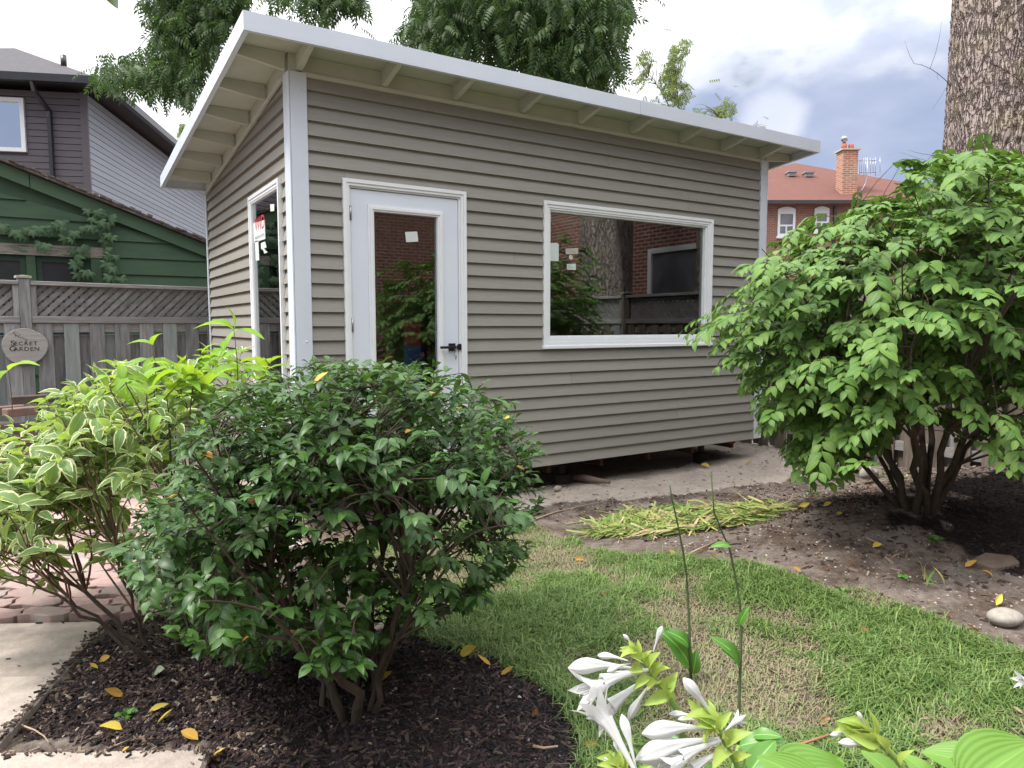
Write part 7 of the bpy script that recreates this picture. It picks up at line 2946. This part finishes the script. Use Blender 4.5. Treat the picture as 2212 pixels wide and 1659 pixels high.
scape("tallest white hosta flower head, its long buds pointing left over the mulch",
      [(680, 600, 0.0), (640, 530, 0), (600, 470, 0), (555, 415, 0), (515, 355, 0), (470, 300, 0), (430, 240, 0), (405, 190, 0)], 0.0,
      [(420, 330, 52, 325, 'bud', 0, -0.02), (385, 285, 215, 255, 'bud', 0, 0.02), (525, 235, 575, 92, 'bud', 0, 0.0), (495, 335, 105, 470, 'open', -0.01, -0.05), (500, 380, 185, 640, 'open', -0.005, -0.03),
       (500, 425, 385, 615, 'bud', 0, 0.01), (400, 300, 268, 345, 'bud', -0.02, -0.03), (420, 210, 358, 137, 'bud', 0, 0), (400, 340, 300, 365, 'bud', 0, 0.01), (545, 440, 520, 520, 'bud', 0.02, 0.03)],
      [(470, 300, 500, 215, .6, 0, -.01), (500, 325, 545, 225, .62, -.005, -.02), (515, 355, 555, 280, .6, -.005, -.02), (540, 385, 600, 290, .65, -.005, -.02), (585, 445, 660, 350, .7, -.005, -.02), (600, 470, 470, 530, .55, -.01, -.03),
       (560, 415, 485, 420, .7, -.01, -.03), (500, 370, 410, 440, .5, -.01, -.03), (450, 320, 395, 345, .8, -.01, -.03), (430, 250, 340, 215, .6, -.01, -.02), (430, 250, 335, 240, .6, -.015, -.03), (425, 230, 385, 165, .6, -.01, -.01), (440, 250, 445, 160, .5, -.01, -.01),
       (430, 270, 345, 185, .6, 0, -.0), (455, 285, 410, 250, .8, -.015, -.03), (620, 490, 590, 450, .6, -.01, -.03), (630, 520, 600, 440, .6, 0.01, 0.0), (600, 440, 655, 410, .5, -.01, -.02)])
scape("middle white hosta flower head with a ruffled open bloom on its right",
      [(1000, 900, -0.02), (985, 850, -0.02), (950, 790, -0.02), (920, 730, -0.02), (895, 680, -0.02), (860, 620, -0.02), (820, 560, -0.02)], -0.02,
      [(870, 620, 690, 380, 'bud', 0, 0.0), (780, 600, 612, 580, 'bud', 0, 0.01), (790, 620, 660, 610, 'bud', -.01, 0.0), (870, 665, 462, 690, 'bud', -.01, -.03), (890, 720, 425, 835, 'bud', -.01, -.05), (900, 730, 560, 900, 'open', -.02, -.06), (915, 690, 1010, 600, 'open', 0, 0.03), (930, 780, 640, 960, 'open', -.02, -.05)],
      [(880, 650, 790, 480, .4, -.01, -.0), (860, 630, 700, 500, .5, 0, .0), (870, 640, 690, 550, .5, -.01, -.02), (850, 600, 840, 485, .5, .01, .02), (880, 660, 960, 560, .5, -.01, -.02), (880, 690, 780, 560, .55, -.02, -.03), (890, 670, 765, 720, .5, -.02, -.04), (930, 760, 1060, 655, .6, -.01, -.03),
       (960, 800, 840, 860, .6, -.02, -.05), (980, 830, 1060, 800, .6, -.02, -.04), (870, 640, 760, 640, .6, -.02, -.03), (905, 720, 940, 690, .8, -.02, -.03)])
scape("lowest white hosta flower head with two tall blooms at the picture's lower edge",
      [(420, 1010, -0.08), (400, 960, -0.08), (360, 900, -0.08), (320, 850, -0.08), (300, 800, -0.08)], -0.08,
      [(440, 930, 170, 480, 'open', -.02, 0.03), (430, 890, 350, 580, 'bud', -.01, 0.02), (350, 850, 305, 725, 'bud', 0, 0.01), (290, 850, 240, 815, 'bud', -.01, 0), (310, 860, 250, 840, 'bud', -.01, -.01)],
      [(330, 880, 285, 760, .5, 0, 0), (320, 870, 220, 800, .6, 0, -.01), (320, 880, 215, 850, .55, -.01, -.02), (340, 880, 340, 770, .5, -.01, -.01), (370, 900, 385, 785, .5, -.01, -.01), (330, 890, 300, 830, .8, -.02, -.04), (350, 900, 230, 900, .6, -.01, -.03), (420, 960, 500, 850, .5, 0, -.01)])


def R8(x, y):
    return (1659 + x * 0.25, 1244 + y * 0.25)


def hp8(x, y, dep):
    q = R8(x, y)
    return pix_depth(q[0], q[1], dep)


# the fourth head, still budding, lower right
D8 = 0.98
st = [hp8(1230, 1760, D8), hp8(1130, 1600, D8), hp8(1030, 1500, D8), hp8(950, 1440, D8), hp8(880, 1370, D8), hp8(800, 1310, D8)]
h4 = thing("hosta_flower", "budding white hosta flower head alone among big leaves at lower right", "flower", tuple(st[0] * np.array([1, 1, 0])), "white hosta flowers")
mb = MB()
gb = st[0] + np.array([-0.03, -0.12, 0])
gb[2] = ground_z(gb[0], gb[1])
mb.tube(list(bez(gb, (gb + st[0]) / 2 + np.array([0.02, 0.02, 0]), st[0], 6)) + st[1:], list(np.linspace(0.0056, 0.005, 6)) + list(np.linspace(0.005, 0.003, 5)), 8)
mb.build("stem", M['green_stem'], h4)
for (bx, by, tx, ty, d0) in ((945, 1490, 610, 1440, -0.02), (860, 1340, 770, 1170, 0.0), (760, 1370, 535, 1375, 0.0), (800, 1360, 640, 1350, -0.01)):
    flower(h4, hp8(bx, by, D8 + d0), hp8(tx, ty, D8 + d0), 'bud')
for (bx, by, tx, ty, w_, d0) in ((900, 1400, 935, 1140, .35, -.01), (880, 1390, 730, 1180, .5, .0), (870, 1390, 630, 1180, .5, .005), (870, 1390, 575, 1250, .5, 0), (880, 1400, 580, 1310, .5, -.01), (940, 1440, 700, 1380, .55, -.02), (1020, 1520, 930, 1340, .5, -.02), (960, 1460, 660, 1420, .5, -.01), (1150, 1640, 1225, 1470, .45, -.02)):
    a_, t_ = hp8(bx, by, D8 + d0), hp8(tx, ty, D8 + d0 - 0.01)
    bract(h4, a_, t_ - a_, np.linalg.norm(t_ - a_), w_)

# flower at the right edge, only its petal tips in view
q = pix_depth(2265, 1478, 1.5)
h5 = thing("hosta_flower", "white bloom just entering at the right side over the grass", "flower", (q[0], q[1], 0), "white hosta flowers")
flower(h5, q, pix_depth(2196, 1468, 1.5), 'open')
mb = MB()
mb.tube([np.array([q[0], q[1] - 0.05, ground_z(q[0], q[1] - 0.05)]), q * np.array([1, 1, 0.6]), q], 0.004, 6)
mb.build("stem", M['green_stem'], h5)

# broad leaves
def hosta_leaf(root, base, tip, normal, w=0.62, mat='hosta', seed=0, droop=0.25):
    base, tip = np.array(base), np.array(tip)
    L0 = np.linalg.norm(tip - base)
    nseg, nw = 12, 8
    V, U, F = [], [], []
    g = np.random.default_rng(seed)
    for i in range(nseg + 1):
        t = i / nseg
        ww = w * 0.5 * (math.sin(math.pi * min(1, t ** 0.72)) ** 0.75 if 0 < t < 1 else 0.02)
        for j in range(nw + 1):
            s = j / nw * 2 - 1
            z = 0.10 * abs(s) ** 1.2 * ww * 2 - droop * t * t + 0.05 * math.sin(math.pi * t) + 0.014 * math.sin(t * 9 + j * 0.7 + seed) * abs(s) ** 2
            V.append((s * ww, t, z))
            U.append((0.5 + 0.5 * s, t))
    for i in range(nseg):
        for j in range(nw):
            a_ = i * (nw + 1) + j
            F.append((a_, a_ + 1, a_ + nw + 2, a_ + nw + 1))
    R_ = frames(base[None], (tip - base)[None], np.array([normal], float))
    V_, F_, U_ = scatter((np.array(V), np.array(F), np.array(U)), base[None], R_, np.array([L0]))
    o = np_mesh("leaf", V_, F_, LM[mat], root, uv=U_)
    return o


def stalk(root, a_, b_):
    mb = MB()
    a_, b_ = np.array(a_), np.array(b_)
    mb.tube(bez(a_, (a_ + b_) / 2 + np.array([0, 0, 0.06]), b_, 6), 0.004, 6)
    mb.build("stalk", M['green_stem'], root)


hb = np.array([-0.55, -4.62, 0.0])
hb[2] = ground_z(hb[0], hb[1])
hosta = thing("hosta_plant", "broad ribbed green hosta leaves filling the lower right corner", "plant", tuple(hb))
UPc = tuple(CU * 0.9 - CF * 0.55)
for i, (b_, t_, dep, dt, w_, mt, dr) in enumerate((((60, 1750), (700, 1640), .95, .0, .75, 'hosta', .1), ((2100, 1760), (1330, 1470), .92, .06, .62, 'hosta', .12), ((1700, 1850), (2330, 1400), .88, .04, .66, 'hosta', .1),
                                                  ((1150, 1800), (820, 1490), 1.02, .03, .55, 'hosta', .1), ((2000, 1900), (1600, 1560), .9, .02, .7, 'hosta', .1), ((-160, 1700), (70, 1390), 1.10, .03, .5, 'hosta_v', .2), ((1500, 1850), (1150, 1500), .95, .04, .5, 'hosta', .15),
                                                  ((260, 1860), (660, 1500), 1.0, .05, .55, 'hosta', .2), ((500, 1900), (-60, 1530), .92, .02, .6, 'hosta', .12))):
    p0, p1 = hp8(b_[0], b_[1], dep), hp8(t_[0], t_[1], dep + dt)
    hosta_leaf(hosta, p0, p1, UPc, w_, mt, seed=i, droop=dr)
    stalk(hosta, hb, p0)
hb2 = pix_depth(1430, 1720, 1.25)
hb2[2] = ground_z(hb2[0], hb2[1])
hosta2 = thing("hosta_plant", "cream-streaked hosta leaves low between the white flower heads", "plant", tuple(hb2))
for i, (a_, t_, w_) in enumerate((((540, 760), (650, 720), .6), ((620, 760), (690, 830), .35), ((560, 900), (600, 850), .7), ((1000, 760), (1210, 715), .45), ((1080, 700), (1205, 690), .5), ((460, 880), (540, 870), .6), ((700, 720), (680, 700), .4), ((860, 880), (820, 900), .5))):
    p0, p1 = hp(a_[0], a_[1], .12), hp(t_[0], t_[1], .10)
    hosta_leaf(hosta2, p0, p1 + (p1 - p0) * 0.2, UPc, w_, 'hosta_v', seed=20 + i, droop=.2)
    stalk(hosta2, hb2, p0)

# tall spent stalks with small leaves
def spent(label, px_list, dep0, leaves):
    pts = [pix_depth(x, y, d_) for x, y, d_ in px_list]
    root = thing("hosta_stalk", label, "stalk", tuple(pts[-1]))
    mb = MB()
    mb.tube(pts[::-1], np.linspace(0.0062, 0.0022, len(pts)), 7)
    g = np.random.default_rng(len(px_list))
    for k in range(1, len(pts) - 3):
        for t in (0.2, 0.6):
            c = pts[k] * (1 - t) + pts[k + 1] * t
            e = c + np.array([g.normal() * 0.008, g.normal() * 0.008, 0.006])
            mb.tube([c, e], [0.0028, 0.0015], 5)
    mb.build("stem", M['scape'], root)
    for (x0, y0, x1, y1, w_, d_) in leaves:
        p0, p1 = pix_depth(x0, y0, d_), pix_depth(x1, y1, d_ - 0.03)
        hosta_leaf(root, p0, p1, UPc, w_, 'hosta_v', seed=int(x0), droop=.3)
    return root


g1 = pix_ground(1493, 1478, 0.0)
dA = float(np.dot(g1 - CAM, CF))
spent("left tall bare hosta stalk standing in the lawn with two leaves low down", [(1447, 1050, dA - .1), (1452, 1080, dA - .08), (1466, 1142, dA - .05), (1476, 1195, dA - .03), (1483, 1244, dA), (1488, 1330, dA), (1490, 1400, dA), (1493, 1478, dA)], dA,
      [(1490, 1440, 1440, 1352, .5, dA), (1488, 1395, 1452, 1357, .6, dA - .02), (1497, 1455, 1505, 1410, .5, dA + .02)])
g2 = pix_ground(1594, 1640, 0.0)
dB = float(np.dot(g2 - CAM, CF))
spent("right tall bare hosta stalk with curled leaves along it", [(1536, 1018, dB - .1), (1542, 1105, dB - .08), (1560, 1150, dB - .05), (1576, 1185, dB - .03), (1588, 1244, dB), (1598, 1300, dB), (1601, 1345, dB), (1600, 1420, dB), (1597, 1500, dB), (1595, 1570, dB), (1594, 1645, dB)], dB,
      [(1600, 1435, 1556, 1370, .42, dB), (1598, 1440, 1575, 1400, .45, dB - .01), (1597, 1350, 1612, 1312, .4, dB), (1578, 1180, 1540, 1172, .4, dB - .05), (1590, 1300, 1586, 1285, .5, dB)])
